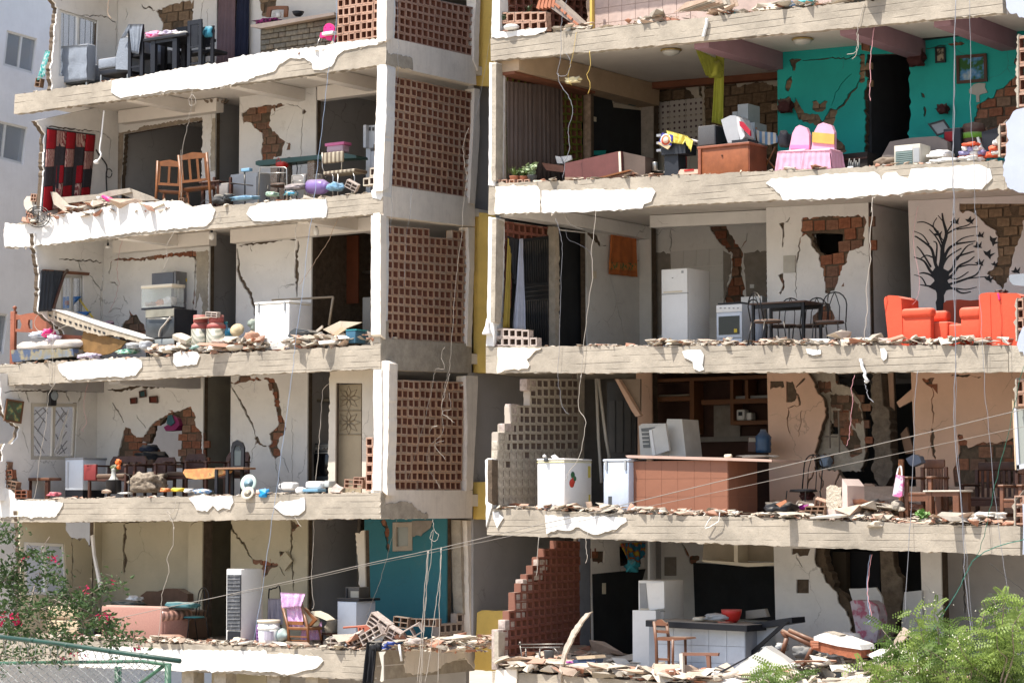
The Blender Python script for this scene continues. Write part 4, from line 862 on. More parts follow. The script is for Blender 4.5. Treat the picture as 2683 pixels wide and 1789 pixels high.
#== kit for the things in the rooms
MID={'A':600,'B':700,'C':700,'D':700,'S':900,'V':800}
def fx(rm,r,x,d):
 p=PD(r,x,MID[r[0]],d);return V3((p.x,YF+d,rm.fz(p.x)))
class T:
 """a thing whose parts are measured off the photograph in pixels at known depths"""
 def __init__(s,name,a9,cat,rm,r,xc,d,group=None,z=None,rz=0):
  s.rm,s.r=rm,r;p=fx(rm,r,xc,d)
  if z is not None:p.z=z if not isinstance(z,tuple)else PD(r,xc,z[0],d).z
  s.o=tg9(name,a9,cat,p,0,group);s.loc=p
 def pt(s,x,y,d):
  if y=='F':q_=fx(s.rm,s.r,x,d);return q_-s.loc
  return PD(s.r,x,y,d)-s.loc
 def rect(s,x0,x1,y0,y1,d):
  xm=(x0+x1)/2;ym=(0 if y0=='F' else y0);a=PD(s.r,x0,ym if y1=='F' else(ym+y1)/2,d).x;b=PD(s.r,x1,ym if y1=='F' else(ym+y1)/2,d).x
  return a-s.loc.x,b-s.loc.x,(s.rm.fz((a+b)/2)if y1=='F' else PD(s.r,xm,y1,d).z)-s.loc.z,PD(s.r,xm,y0,d).z-s.loc.z
 def box(s,name,m,x0,x1,y0,y1,d0,d1,b=0,parent=None,a9=None):
  X0,X1,Z0,Z1=s.rect(x0,x1,y0,y1,d0);mb=MB()
  a=(X0,X1,d0+YF-s.loc.y,d1+YF-s.loc.y,Z0,Z1)
  if b:mb.bbox(*a,b,seg=3 if b>.03 else 2)
  else:mb.box(*a)
  return mb.d9(name,m,parent or s.o,a9)
 def q9(s,name,m,pts,d0,d1,parent=None,holes=(),jag=0,a9=None):
  f=lambda L:[((PD(s.r,p[0],p[1],d0)if p[1]!='F' else fx(s.rm,s.r,p[0],d0)),(p[2]if len(p)>2 else 0))for p in L]
  mb=MB();o2=[(P.x,P.z,j)for P,j in f(pts)]
  pl9(jag2(o2,jag,.05,RNG),[[(P.x,P.z)for P,j in f(h)]for h in holes],d0,d1,lambda a,b_,t:V3((a,YF+t,b_))-s.loc,mb)
  return mb.d9(name,m,parent or s.o,a9)
 def u9(s,name,m,pts,rad,n=6,parent=None,closed=False,sm=False):
  P=[s.pt(*p)for p in pts]
  if sm:P=S9(P,5)
  return MB().u9(P,rad,n,closed=closed).d9(name,m,parent or s.o)
 def e9(s,name,m,x,y,d,prof,seg=16,parent=None,sx=1,sy=1):
  p=s.pt(x,y,d);return MB().e9(prof,seg,p,sx=sx,sy=sy).d9(name,m,parent or s.o)
 def l9(s,name,m,x0,x1,y0,y1,d0,d1,s9=1,rough=.25,parent=None,sub=3):
  X0,X1,Z0,Z1=s.rect(x0,x1,y0,y1,d0);return l9(name,m,(X0,X1,d0+YF-s.loc.y,d1+YF-s.loc.y,Z0,Z1),s9,rough,parent or s.o,sub)
 def mb(s,name,m,mb,parent=None,a9=None):return mb.d9(name,m,parent or s.o,a9)
def l9(name,m,bx,s9=1,rough=.25,parent=None,sub=3,mesh_only=False):
 """crumpled cloth, bags and clods: a displaced ball filling a box"""
 if m in K3:sub=2
 bm=bmesh.new();bmesh.ops.create_icosphere(bm,subdivisions=sub,radius=1);c=V3(((bx[0]+bx[1])/2,(bx[2]+bx[3])/2,(bx[4]+bx[5])/2))
 h=V3(((bx[1]-bx[0])/2,(bx[3]-bx[2])/2,(bx[5]-bx[4])/2));sd=V3((s9*7.3,s9*3.1,s9*1.7))
 for v in bm.verts:
  c_=v.co;mx=max(abs(c_.x),abs(c_.y),abs(c_.z));c_=c_.lerp(c_/mx,.45)
  k=1+rough*(noise.noise(c_*1.7+sd)*1.2+noise.noise(c_*4.1+sd)*.9+abs(noise.noise(c_*7+sd))*-.9)
  p=c_*k;p.z=max(p.z,-.85);v.co=V3((p.x*h.x,p.y*h.y,p.z*h.z))+c
 mb=MB();mb.bm(bm,0,m not in K3)
 return mb.d9(name,m,parent)
def S9(P,k=5):
 out=[];n=len(P)
 for i in r9(n-1):
  p0,p1,p2,p3=P[max(0,i-1)],P[i],P[i+1],P[min(n-1,i+2)]
  for j in r9(k):
   t=j/k;out.append(.5*((2*p1)+(p2-p0)*t+(2*p0-5*p1+4*p2-p3)*t*t+(3*p1-p0-3*p2+p3)*t**3))
 out.append(P[-1]);return out
def h9(name,m,corners,parent,folds=6,amp=.03,nx=26,nz=10,th=.008,wob=.01,s9=1,nrm=(0,-1,0),ragged=0):
 """a hanging sheet with folds; corners TL TR BR BL in the parent's space"""
 TL,TR,BR,BL=(V3(c)for c in corners);nrm=V3(nrm);mb=MB();rnd=random.Random(s9);ph=[rnd.uniform(0,6.3)for _ in r9(4)]
 vs=[]
 for s_ in(0,1):
  for j in r9(nz+1):
   v=j/nz
   for i in r9(nx+1):
    u=i/nx;p=TL.lerp(TR,u).lerp(BL.lerp(BR,u),v)
    k=math.sin(u*folds*6.283+ph[0]+.8*math.sin(v*2.5+ph[1]))*(.35+.65*v)*amp+math.sin(u*folds*2.3*6.283+ph[2]+v)*amp*.3+wob*noise.noise(V3((u*5,v*5,s9)))
    if ragged and j==nz:p=p+V3((0,0,ragged*noise.noise(V3((u*9,1,s9)))))
    vs.append(p+nrm*(k+s_*th))
 n1=(nx+1)*(nz+1);fs=[]
 for j in r9(nz):
  for i in r9(nx):
   a=j*(nx+1)+i;q4=(a,a+1,a+nx+2,a+nx+1);fs.append(q4);fs.append(tuple(n1+k for k in q4[::-1]))
 bd=[(j*(nx+1),(j+1)*(nx+1))for j in r9(nz)]+[(j*(nx+1)+nx,(j+1)*(nx+1)+nx)for j in r9(nz)]+[(i,i+1)for i in r9(nx)]+[(nz*(nx+1)+i,nz*(nx+1)+i+1)for i in r9(nx)]
 fs+=[(a,b,b+n1,a+n1)for a,b in bd]
 mb.add(vs,fs,0,True);return mb.d9(name,m,parent)
def sb(t,name,m,*boxes,b=0,a9=None,parent=None):
 mb=MB()
 for x in boxes:(mb.bbox(*x,b)if b else mb.box(*x))
 return mb.d9(name,m,parent or t,a9)
def wc(a9,rm,r,x,d,rz,m,h=.95,w=.44,dp=.42,sh=.45,slats=4,group=None,cat='chair',name='chair',top=True,armh=0,z=None,tilt=None,panel=False):
 p=fx(rm,r,x,d)
 if z:p.z+=z
 t=tg9(name,a9,cat,p,rz,group,rot=tilt)
 s=.021
 for sx in(-1,1):
  sb(t,'leg',m,(sx*(w/2-s)-s,sx*(w/2-s)+s,0,2*s,0,sh-.02))
  mb=MB();mb.u9([(sx*(w/2-s),dp-s,0),(sx*(w/2-s),dp-s,sh),(sx*(w/2-s),dp+.05,h)],s*1.5,4);mb.d9('back_post',m,t)
  sb(t,'stretcher',m,(sx*(w/2-s)-.01,sx*(w/2-s)+.01,2*s,dp-.04,.15,.18))
  if armh:
   sb(t,'armrest',m,(sx*(w/2)-.03,sx*(w/2)+.03,-.02,dp,armh,armh+.03));sb(t,'arm_post',m,(sx*(w/2)-.02,sx*(w/2)+.02,0,.04,sh,armh))
 sb(t,'seat',m,(-w/2,w/2,-.01,dp-.045,sh-.02,sh+.02),b=.008)
 if top:
  mb=MB();pts=[(-w/2+.03,h-.10),(w/2-.03,h-.10),(w/2-.03,h-.02),(w*.2,h+.012),(0,h+.03),(-w*.2,h+.012),(-w/2+.03,h-.02)]
  mb.prism([(a,dp+.02,b)for a,b in pts],(0,.024,0));mb.d9('top_rail',m,t)
  sb(t,'lower_rail',m,(-w/2+.03,w/2-.03,dp-.01,dp+.01,sh+.1,sh+.15))
  if panel:sb(t,'back_panel',m,(-w/2+.04,w/2-.04,dp,dp+.014,sh+.17,h-.11))
  else:
   for i in r9(slats):
    xx=(-w/2+.06)+(w-.12)*i/max(1,slats-1);mb=MB();mb.prism([(xx-.024,dp-.002,sh+.14),(xx+.024,dp-.002,sh+.14),(xx+.024,dp+.028,h-.09),(xx-.024,dp+.028,h-.09)],(0,.014,0));mb.d9('slat',m,t)
 return t
def ar(a9,rm,r,x,d,rz,seatm=K5,h=.92,w=.42,group=None,m=Km,cat='chair',z=0,name='tube_chair'):
 p=fx(rm,r,x,d);p.z+=z;t=tg9(name,a9,cat,p,rz,group);dp=.40;a=w/2-.02
 arc=[(-a,dp,.46)]+[(-a*math.cos(k*math.pi/8),dp+.05,h-.22+.22*math.sin(k*math.pi/8))for k in r9(9)]+[(a,dp,.46)]
 MB().u9(arc,.011,6).d9('back_hoop',m,t)
 b2=a*.45;MB().u9([(-b2,dp,.46),(-b2,dp+.03,h-.25),(-b2*.4,dp+.045,h-.08),(0,dp+.05,h)],.008,5).d9('back_rod',m,t)
 MB().u9([(b2,dp,.46),(b2,dp+.03,h-.25),(b2*.4,dp+.045,h-.08),(0,dp+.05,h)],.008,5).d9('back_rod',m,t)
 for sx in(-1,1):
  for y0,y1 in((.02,-.03),(dp-.02,dp+.06)):
   MB().u9([(sx*a,y0,.45),(sx*(a+.02),y1,0)],.011,6).d9('leg',m,t)
 mb=MB();mb.e9([(0,.43),(w*.5,.43),(w*.53,.45),(w*.5,.475),(0,.485)],18,(0,dp/2,0),sy=.92);mb.d9('seat',seatm,t)
 MB().u9([(w*.53*math.cos(k*.524),dp/2+w*.49*math.sin(k*.524),.44)for k in r9(12)],.01,5,closed=True).d9('seat_ring',m,t)
 return t
def t9(a9,loc,rz,w,dp,h,m,th=.03,leg=.03,m2=None,name='table',cat='table',round_=False,apron=.07,rot=None,group=None):
 t=tg9(name,a9,cat,loc,rz,group,rot=rot)
 sb(t,'tabletop',m,(-w/2,w/2,-dp/2,dp/2,h-th,h),b=.008)
 for sx in(-1,1):
  for sy in(-1,1):
   cx,cy_=sx*(w/2-leg-.03),sy*(dp/2-leg-.03);sb(t,'leg',m2 or m,(cx-leg,cx+leg,cy_-leg,cy_+leg,0,h-th-.001))
 if apron:
  for sy in(-1,1):sb(t,'apron',m2 or m,(-w/2+.09,w/2-.09,sy*(dp/2-.05)-.01,sy*(dp/2-.05)+.01,h-th-apron,h-th-.002))
 return t
def sf9(a9,loc,rz,w,dp,h,m,arm=.18,seat=.42,back=.2,armh=None,cat='sofa',name='sofa',group=None,m2=None,legs=True,roll=False,seats=1,bulge=.05):
 t=tg9(name,a9,cat,loc,rz,group);armh=armh or h*.66
 sb(t,'base',m,(-w/2+arm*.9,w/2-arm*.9,.02,dp-back*.8,.07,seat-.14),b=.03)
 sb(t,'backrest',m,(-w/2+.01,w/2-.01,dp-back,dp,.06,h),b=bulge)
 for sx in(-1,1):
  a0,a1=(-w/2,-w/2+arm)if sx<0 else(w/2-arm,w/2)
  sb(t,'armrest',m,(a0,a1,0,dp-back*.9,.06,armh),b=.05)
  if roll:MB().u9([((a0+a1)/2,-.015,armh-.06),((a0+a1)/2,dp-back*.9,armh-.06)],arm*.56,12).d9('arm_roll',m2 or m,t)
  if legs:sb(t,'foot',K5,((a0+a1)/2-.03,(a0+a1)/2+.03,.03,.09,0,.065));sb(t,'foot',K5,((a0+a1)/2-.03,(a0+a1)/2+.03,dp-.1,dp-.04,0,.065))
 sw=(w-2*arm)/seats
 for i in r9(seats):sb(t,'cushion',m2 or m,(-w/2+arm+i*sw,-w/2+arm+(i+1)*sw-.005,-.01,dp-back-.01,seat-.13,seat+.02),b=.045)
 return t
def rocker(a9,rm,r,x,d,rz,m=K4,w=.56,h=1.0,group=None,name='rocking_chair',rockers=True,seatm=None):
 p=fx(rm,r,x,d);t=tg9(name,a9,'chair',p,rz,group);dp=.5
 for sx in(-1,1):
  X=sx*(w/2-.025)
  if rockers:MB().u9([(X,-.25+.85*k/6,.04+.10*((k-3)/3)**2)for k in r9(7)],.018,6).d9('rocker',m,t)
  MB().u9([(X,.03,.04),(X,.03,.62)],.022,5).d9('leg',m,t);MB().u9([(X,dp-.03,.04),(X,dp,.45),(X,dp+.12,h)],.022,5).d9('back_post',m,t)
  sb(t,'armrest',m,(X-.035,X+.035,-.03,dp+.02,.62,.645),b=.008)
  sb(t,'stretcher',m,(X-.012,X+.012,.05,dp-.05,.2,.23))
 sb(t,'seat',seatm or m,(-w/2+.03,w/2-.03,0,dp-.02,.38,.42),b=.01)
 mb=MB();mb.prism([(a,dp+.1,b)for a,b in((-w/2+.04,h-.12),(w/2-.04,h-.12),(w/2-.04,h-.02),(w*.25,h+.04),(-w*.25,h+.04),(-w/2+.04,h-.02))],(0,.025,0));mb.d9('top_rail',m,t)
 for i in r9(6):
  xx=-w/2+.08+(w-.16)*i/5;MB().u9([(xx,dp-.01,.44),(xx,dp+.11,h-.1)],.009,5).d9('spindle',m,t)
 return t
def p9(a9,rm,r,quad,plane,val,fm,art,fw=.035,name='framed_picture',th=.03,group=None):
 P=[(PD(r,x,y,val)if plane=='d' else PX(r,x,y,val))for x,y in quad];c=sum(P,V3())/4
 t=tg9(name,a9,'picture',c,0,group);P=[p-c for p in P];nrm=V3((0,-1,0))if plane=='d' else V3((1,0,0))
 W_=(P[1]-P[0]).length;H_=(P[3]-P[0]).length
 def bil(u,v):return P[0].lerp(P[1],u).lerp(P[3].lerp(P[2],u),v)
 fu,fv=fw/W_,fw/H_;mb=MB()
 for u0,u1,v0,v1 in((0,1,0,fv),(0,1,1-fv,1),(0,fu,fv,1-fv),(1-fu,1,fv,1-fv)):mb.prism([bil(u0,v0),bil(u1,v0),bil(u1,v1),bil(u0,v1)],nrm*th)
 mb.d9('frame',fm,t)
 mb=MB();mb.prism([bil(fu,fv)+nrm*.004,bil(1-fu,fv)+nrm*.004,bil(1-fu,1-fv)+nrm*.004,bil(fu,1-fv)+nrm*.004],nrm*.006);mb.d9('canvas',art,t)
 return t
def c9(a9,r,pts,rad=.006,m=CORD,name='cable',cat='cable',d=-.05,group=None,seg=5,extra=None):
 P=[PD(r if not isinstance(p[0],str)else p[0],*(p[:2]if not isinstance(p[0],str)else p[1:3]),(p[-1]if(len(p)==3 and not isinstance(p[0],str))or len(p)==4 else d))for p in pts]
 P=S9(P,5);rnd=random.Random(len(a9));P=[p+V3((rnd.gauss(0,.006),rnd.gauss(0,.006),0))for p in P];rad*=.55 if rad<.02 else 1
 mb=MB();c=P[0];mb.u9([p-c for p in P],rad,seg);o=mb.d9(name,m,None,a9,cat,group=group);o.location=c
 if extra:extra(o,[p-c for p in P])
 return o
ROCKS=[]
def rockmesh(s9,elong=1):
 rnd=random.Random(s9);bm=bmesh.new()
 for _ in r9(9):bm.verts.new((rnd.uniform(-1,1),rnd.uniform(-.8,.8)*elong,rnd.uniform(-.55,.55)))
 bmesh.ops.convex_hull(bm,input=bm.verts[:]);
 for v in[v for v in bm.verts if not v.link_faces]:bm.verts.remove(v)
 bm.verts.index_update();r=([v.co.copy()for v in bm.verts],[[v.index for v in f.verts]for f in bm.faces]);bm.free();return r
for i in r9(14):ROCKS.append(rockmesh(i))
def R9(a9,rm,x0,x1,d0,d1,n,s0=.015,s1=.07,s9=1,pile=.0,w=(5,4,3,4,2),hump=None,side=None):
 rnd=random.Random(s9);mb=MB();xs=[PD('S',x,900,d0).x for x in(x0,x1)];mats=[i for i,k in E9(w)for _ in r9(k)]
 for _ in r9(int(n*1.25)):
  X=rnd.uniform(*xs);cl=noise.noise(V3((X*1.1,s9,0)))+.5*noise.noise(V3((X*3.7,s9,5)))
  if rnd.random()>.62+1.1*cl:continue
  d=d0+(d1-d0)*rnd.random()**1.6;s=(s0+(s1*1.35-s0)*rnd.random()**3.5)*(1+.5*max(0,cl))*(2.1 if rnd.random()<.025 else 1)
  u=(X-xs[0])/(xs[1]-xs[0]);ph=(pile+.05*max(0,cl))*rnd.random()*(hump(u)if hump else 1)
  vs,fs=ROCKS[rnd.randrange(14)]
  M=Matrix.Translation((X,YF+d,rm.fz(X)+s*.28+ph))@Matrix.Rotation(rnd.uniform(0,6.3),4,'Z')@Matrix.Rotation(rnd.gauss(0,.35),4,'X')@Matrix.Diagonal((s*rnd.uniform(.6,2.6),s,s*rnd.uniform(.2,.9),1))
  mb.add([M@v for v in vs],fs,rnd.choice(mats))
 return mb.d9('rubble',K3,None,a9,'rubble','stuff')
def B9(a9,loc,rot,w=.3,h=.2,l=.1,nx=2,nz=2,m=L7,name='hollow_brick',cat='brick',group=None):
 """a loose hollow clay block"""
 mb=MB();t_=.016;l2=l/2
 mb.box(-w/2,w/2,-l2,l2,-h/2,-h/2+t_);mb.box(-w/2,w/2,-l2,l2,h/2-t_,h/2)
 for i in r9(nx+1):
  x=-w/2+(w-t_)*i/nx;mb.box(x,x+t_,-l2+.001,l2-.001,-h/2+t_,h/2-t_)
 for k in r9(1,nz):
  z=-h/2+(h-t_)*k/nz
  for i in r9(nx):mb.box(-w/2+(w-t_)*i/nx+t_,-w/2+(w-t_)*(i+1)/nx,-l2+.002,l2-.002,z,z+t_)
 o=mb.d9(name,m,None,a9,cat,group=group);o.location=loc;o.rotation_euler=rot;return o
def k9(a9,loc,rot,w,d_,h,m=None,s9=1,name='plaster_chunk',cat='debris',group=None,mats=None,sides=9):
 """a broken plate of wall: ragged outline, plaster on one side"""
 rnd=random.Random(s9);out=[]
 for k in r9(sides):
  a=6.283*k/sides;sc=rnd.uniform(.72,1.05);out.append((w/2*sc*max(-1,min(1,1.25*math.cos(a))),d_/2*sc*max(-1,min(1,1.25*math.sin(a)))))
 mb=MB();pl9(jag2([(a,b,1)for a,b in out],.008,.05,rnd),[],0,h,lambda a,b,t:V3((a,b,t)),mb)
 o=mb.d9(name,m or K3[0],None,a9,cat,group=group);o.location=loc;o.rotation_euler=rot;return o
 #== L1: top left room
w9(LB,L1,'A1',Y_('436 66,718 152,705 560,430 560'),'x',XL1-.05,PVC,2,.06,.05,GLASS,bars=7,a9='white sliding window with a wire grille')
t=tg9('armchair','armchair in grey blue slip cover at the broken left edge of the top floor','armchair',fx(L1,'A1',515,.35),RAD(180)*0)
lo=t.location
A=T.__new__(T);A.rm,A.r,A.o,A.loc=L1,'A1',t,lo.copy()
A.box('backrest',FGREY,383,640,338,606,.35,.60,b=.035)
h9('slip_cover',FGREY,[A.pt(384,345,.345),A.pt(641,330,.345),A.pt(638,590,.33),A.pt(384,618,.33)],A.o,2.2,.016,22,10,wob=.03)
A.box('seat_cover',FGREY,400,655,480,600,.62,1.25,b=.03)
A.box('base',Ky,395,640,600,618,.37,1.2)
for x in(400,628):A.box('foot',K7,x,x+10,590,'F',.38,.42)
for x in(400,628):A.box('foot',K7,x,x+10,590,'F',1.15,1.19)
A=T('armchair','grey covered armchair turned sideways between the slip covered armchair and the black chairs','armchair',L1,'A1',830,.5)
A.box('seat',FGREY,718,850,425,500,.45,1.0,b=.03);A.box('base',K1,725,940,500,545,.47,1.0,b=.02)
A.q9('backrest',FGREY,Y_('848 510,850 420,880 285,905 262,945 280,950 515'),.43,1.02)
for x in(735,930):A.box('foot',K7,x,x+9,545,'F',.47,.5);A.box('foot',K7,x,x+9,545,'F',.95,.98)
A=T('sofa','dark grey blue sofa behind the black dining set on the top floor','sofa',L1,'A1',1130,1.5)
A.box('backrest',mat('shaded blue cover',(.13,.15,.19),.9,.1),1030,1190,300,500,1.7,2.0,b=.04);A.box('seat',mat('shaded blue cover'),1035,1245,380,480,1.2,1.7,b=.04);A.box('base',K1,1040,1240,470,'F',1.25,1.95)
def tslat(a9,xa,xb,ytop,yseat,d,dd,slats,seatx,group='black dining chairs'):
 """chair seen from its back/side: back frame between xa and xb, seat running from the back"""
 C=T('dining_chair',a9,'chair',L1,'A1',(xa+xb)/2,d,group)
 C.box('back_post',K1,xa,xa+22,ytop+6,'F',d,d+.04);C.box('back_post',K1,xb-22,xb,ytop+20,'F',d,d+.04)
 C.box('top_rail',K1,xa,xb,ytop,ytop+32,d+.002,d+.035);C.box('lower_rail',K1,xa+22,xb-22,yseat-45,yseat-28,d+.005,d+.03)
 for i in r9(slats):
  x=xa+28+(xb-xa-64)*i/(slats-1);C.box('slat',K1,x,x+9,ytop+30,yseat-45,d+.01,d+.025)
 C.box('seat',K1,xa,xb,yseat-12,yseat+12,d+.041,d+.45,b=.01)
 for x in(xa,xb-18):C.box('leg',K1,x,x+18,yseat+12,'F',d+.40,d+.44)
 C.box('stretcher',K1,xa+22,xb-22,yseat+80,yseat+92,d+.01,d+.03)
 return C
c1=tslat('black dining chair left of the black table with a grey garment over its back',940,1050,188,405,.40,.4,3,0)
c2=tslat('tall black slat back chair right in front of the black dining table',1375,1478,148,380,.45,.4,5,0)
c3=tslat('black slat back chair right of the dining table with a teal garment on it',1478,1566,195,375,.62,.4,4,0)
c4=tslat('black dining chair half hidden behind the black dining table',1290,1370,200,385,1.3,.4,4,0)
A=T('dining_table','black square dining table heaped with clothes on the top floor','table',L1,'A1',1210,.5)
A.box('tabletop',K1,1050,1365,262,284,.38,1.25,b=.008)
for x in(1105,1265):A.box('leg',K1,x,x+32,284,'F',.42,.50)
for x in(1180,1330):A.box('leg',K1,x,x+28,284,'F',1.1,1.18)
A.box('apron',K1,1137,1265,284,312,.43,.46)
for(x0,x1,y0,y1,m_,lb,sd)in((1040,1150,222,285,mat('pink towel',(.80,.32,.50),.9,.2),'pink towel heaped on the left of the black dining table',1),(1075,1130,248,285,PINKP,'hot pink garment on the corner of the black dining table',2),(1140,1260,222,258,pt9('floral cloth','voronoi',(.65,.55,.70),(.35,.30,.5),(.8,.78,.78),30),'floral white and violet cloth in the middle of the dining table',3),(1250,1345,226,258,K8,'white and black garments on the right of the dining table',4)):
 A=T('garment',lb,'clothes',L1,'A1',(x0+x1)/2,.5,z=(y1,));A.l9('cloth',m_,x0,x1,y0,y1,.42,.85,sd,.35)
g_=T('garment','grey garment hung over the back of the left black chair','clothes',L1,'A1',1000,.36,z=(400,))
h9('cloth',FGREY,[g_.pt(945,180,.37),g_.pt(1048,178,.37),g_.pt(1020,400,.37),g_.pt(975,390,.37)],g_.o,3,.02)
h9('sleeve',FGREY,[g_.pt(942,182,.36),g_.pt(965,180,.36),g_.pt(925,275,.36),g_.pt(890,285,.36)],g_.o,2,.015,8,5)
g_=T('garment','teal garment hung on the right black chair','clothes',L1,'A1',1510,.58,z=(300,))
g_.l9('cloth',mat('teal jersey',(.04,.22,.32),.85,.2),1475,1545,192,280,.56,.72,5,.3)
g_=T('towel','turquoise towel hanging off the broken wall edge at the top left','cloth',L1,'A1',330,-.02,z=(590,))
h9('cloth',pt9('turquoise print','voronoi',(.10,.50,.48),(.30,.65,.62),(.6,.7,.7),22),[g_.pt(335,372,.0),g_.pt(368,372,.0),g_.pt(330,560,.0),g_.pt(278,590,.0)],g_.o,3,.02,12,10)
for lb,m_,xx,f in(('purple grey curtain in the top floor doorway',mat('purple grey curtain',(.16,.11,.125),.9,.15),(1595,1738),5),('navy black curtain beside the purple one in the top floor doorway',mat('navy curtain',(.012,.016,.04),.9,.2),(1730,1835),3)):
 g_=T('curtain',lb,'curtain',L1,'A1',sum(xx)/2,D1-.1);h9('cloth',m_,[g_.pt(xx[0]+12,-60,D1-.08),g_.pt(xx[1]-6,-70,D1-.08),g_.pt(xx[1]-10,'F',D1-.08),g_.pt(xx[0]-8,'F',D1-.08)],g_.o,f,.03)
A=T('bar_counter','bar counter faced with grey green stones on the top floor','counter',L1,'A2',500,1.3)
A.box('body',CORE,232,782,178,'F',1.42,1.75)
ya,yb=A.rect(232,782,178,'F',1.40)[2:];xa_,xb_=A.rect(232,782,178,'F',1.40)[:2]
rnd=random.Random(3);z=ya
stn=[MB().bbox(0,w_,-.02,.0,.006,.098,.008,seg=1).mesh('stone',STONE)for w_ in(.22,.30,.16)]
z=ya;row=0
while z<yb-.02:
 x=xa_-(row%3)*.07
 while x<xb_-.05:
  k=rnd.randrange(3);o=link('stone',stn[k],A.o);o.location=(max(x,xa_),YF+1.42-A.loc.y-rnd.uniform(0,.012),z);x+=(.22,.30,.16)[k]+.007
 z+=.105;row+=1
A.q9('countertop',mat('pink marble',(.55,.44,.36),.4,.15,8),Y_('155 185,770 92,770 112,240 208,160 200'),1.25,1.9)
A=T('mirror','empty wooden frame standing on the stone bar counter','frame',L1,'A2',350,1.5,z=(128,))
A.q9('frame',Ko,Y_('272 128,280 55,340 45,425 45,430 60,424 126,400 128,402 72,350 70,305 76,298 128'),1.5,1.54)
A=T('cup','white cup on the stone bar counter','cup',L1,'A2',362,1.4,z=(132,));A.e9('bowl',K2,362,132,1.42,Y_('.03 0,.05 .01,.055 .1,.05 .1,.04 .02'));A.u9('handle',K2,Y_('383 98 1.42,396 102 1.42,394 118 1.42,382 122 1.42'),.006)
A=T('bowl','black bowl on the stone bar counter','bowl',L1,'A2',507,1.4,z=(122,));A.e9('bowl',K1,507,122,1.45,Y_('.05 0,.09 .03,.12 .09,.115 .09,.08 .03,0 .015'))
A=T('garment','crumpled dark purple cloth on the left end of the bar counter','clothes',L1,'A2',240,1.3,z=(172,));A.l9('cloth',pt9('magenta check','voronoi',(.06,.02,.06),(.45,.05,.25),None,18),170,330,132,168,1.3,1.6,7,.5)
A=T('wall_cabinet','brown wooden wall cabinet above the bar counter','cabinet',L1,'A2',735,2.2,z=(90,));A.box('body',K5,688,800,-120,90,2.3,2.66);A.box('door',K5,690,742,-118,86,2.27,2.295);A.box('door',K5,745,798,-118,86,2.27,2.295)
A=T('high_chair','hot pink plastic toddler high chair by the lattice wall on the top floor','high chair',L1,'A2',730,.55)
A.q9('backrest',PINKP,Y_('692 250,695 200,712 178,735 171,758 180,772 205,770 255'),.75,.79,holes=[Y_('706 200,711 206,707 211,702 206'),Y_('744 198,749 204,744 209,739 204')])
A.box('tray',K2,680,760,232,256,.5,.74,b=.01);A.q9('seat',PINKP,Y_('672 240,780 232,776 258,755 270,750 300,715 295,705 270,668 280,664 270'),.6,.72)
for a,b in(((668,275,.6),(645,340,.55)),((766,262,.6),(758,330,.55)),((690,260,.8),(672,320,.9))):A.u9('leg',K7,[a,b],.012)
#== L2
ru=T('patchwork_rug','red black and beige patchwork rug hanging on the left end wall','rug',L2,'A1',510,.2)
rc=[Y_('345 937,700 985'),Y_('305 1560,655 1475')]
def rug_pt(u,v):
 a=V3((345+(312-345)*v,937+(1560-937)*v));b=V3((700+(655-700)*v,988+(1478-988)*v));c=a.lerp(b,u);return PX('A1',c.x,c.y,XL2+.04+.03*math.sin(u*16+v*2))-ru.loc
rm1=mat('red wool',(.30,.006,.014),.95,.15,20);rm2=mat('charcoal wool',(.035,.03,.035),.95,.2,20);rm3=pt9('zebra wool','zebra',(.50,.33,.28),(.22,.05,.05),None,14,sc=(1,1,.55),rot=(0,0,.6))
seqs=[[rm1,rm3,rm2,rm1],[rm3,rm2,rm1,rm3],[rm1,rm3,rm2,rm1],[rm3,rm2,rm1,rm3],[rm1,rm3,rm2,rm1]]
offs=Y_('0 .235 .45 .68 .98,0 .20 .43 .66 .98,0 .22 .46 .70 .98,0 .19 .44 .69 .98,0 .24 .50 .76 .98')
for i in r9(5):
 for j in r9(4):
  mb=MB();u0,u1,v0,v1=i/5+.006,(i+1)/5-.006,offs[i][j]+.02,offs[i][j+1]+.012;k=4;vs=[]
  for s_ in(0,.015):
   for b_ in(0,1):
    for a_ in r9(k+1):vs.append(rug_pt(u0+(u1-u0)*a_/k,v0+(v1-v0)*b_)+V3((s_,0,0)))
  n1=2*(k+1);fs=[]
  for a_ in r9(k):fs+=[(a_,a_+1,k+2+a_,k+1+a_),(n1+a_,n1+k+1+a_,n1+k+2+a_,n1+a_+1)]
  fs+=[(0,k+1,n1+k+1,n1),(k,n1+k,n1+2*k+1,2*k+1)]
  mb.add(vs,fs,0,True);mb.d9('patch',seqs[i][j],ru.o)
mb=MB();vs=[rug_pt(i/12,v)-V3((.008,0,0))for v in(0,1.0)for i in r9(13)];vs+=[v+V3((.010,0,0))for v in vs]
mb.add(vs,[(i,i+1,14+i,13+i)for i in r9(12)]+[(26+i,39+i,40+i,27+i)for i in r9(12)],0,True);mb.d9('backing',rm2,ru.o)
RM=mat('bronze plaster rose',(.20,.155,.115),.6,.3)
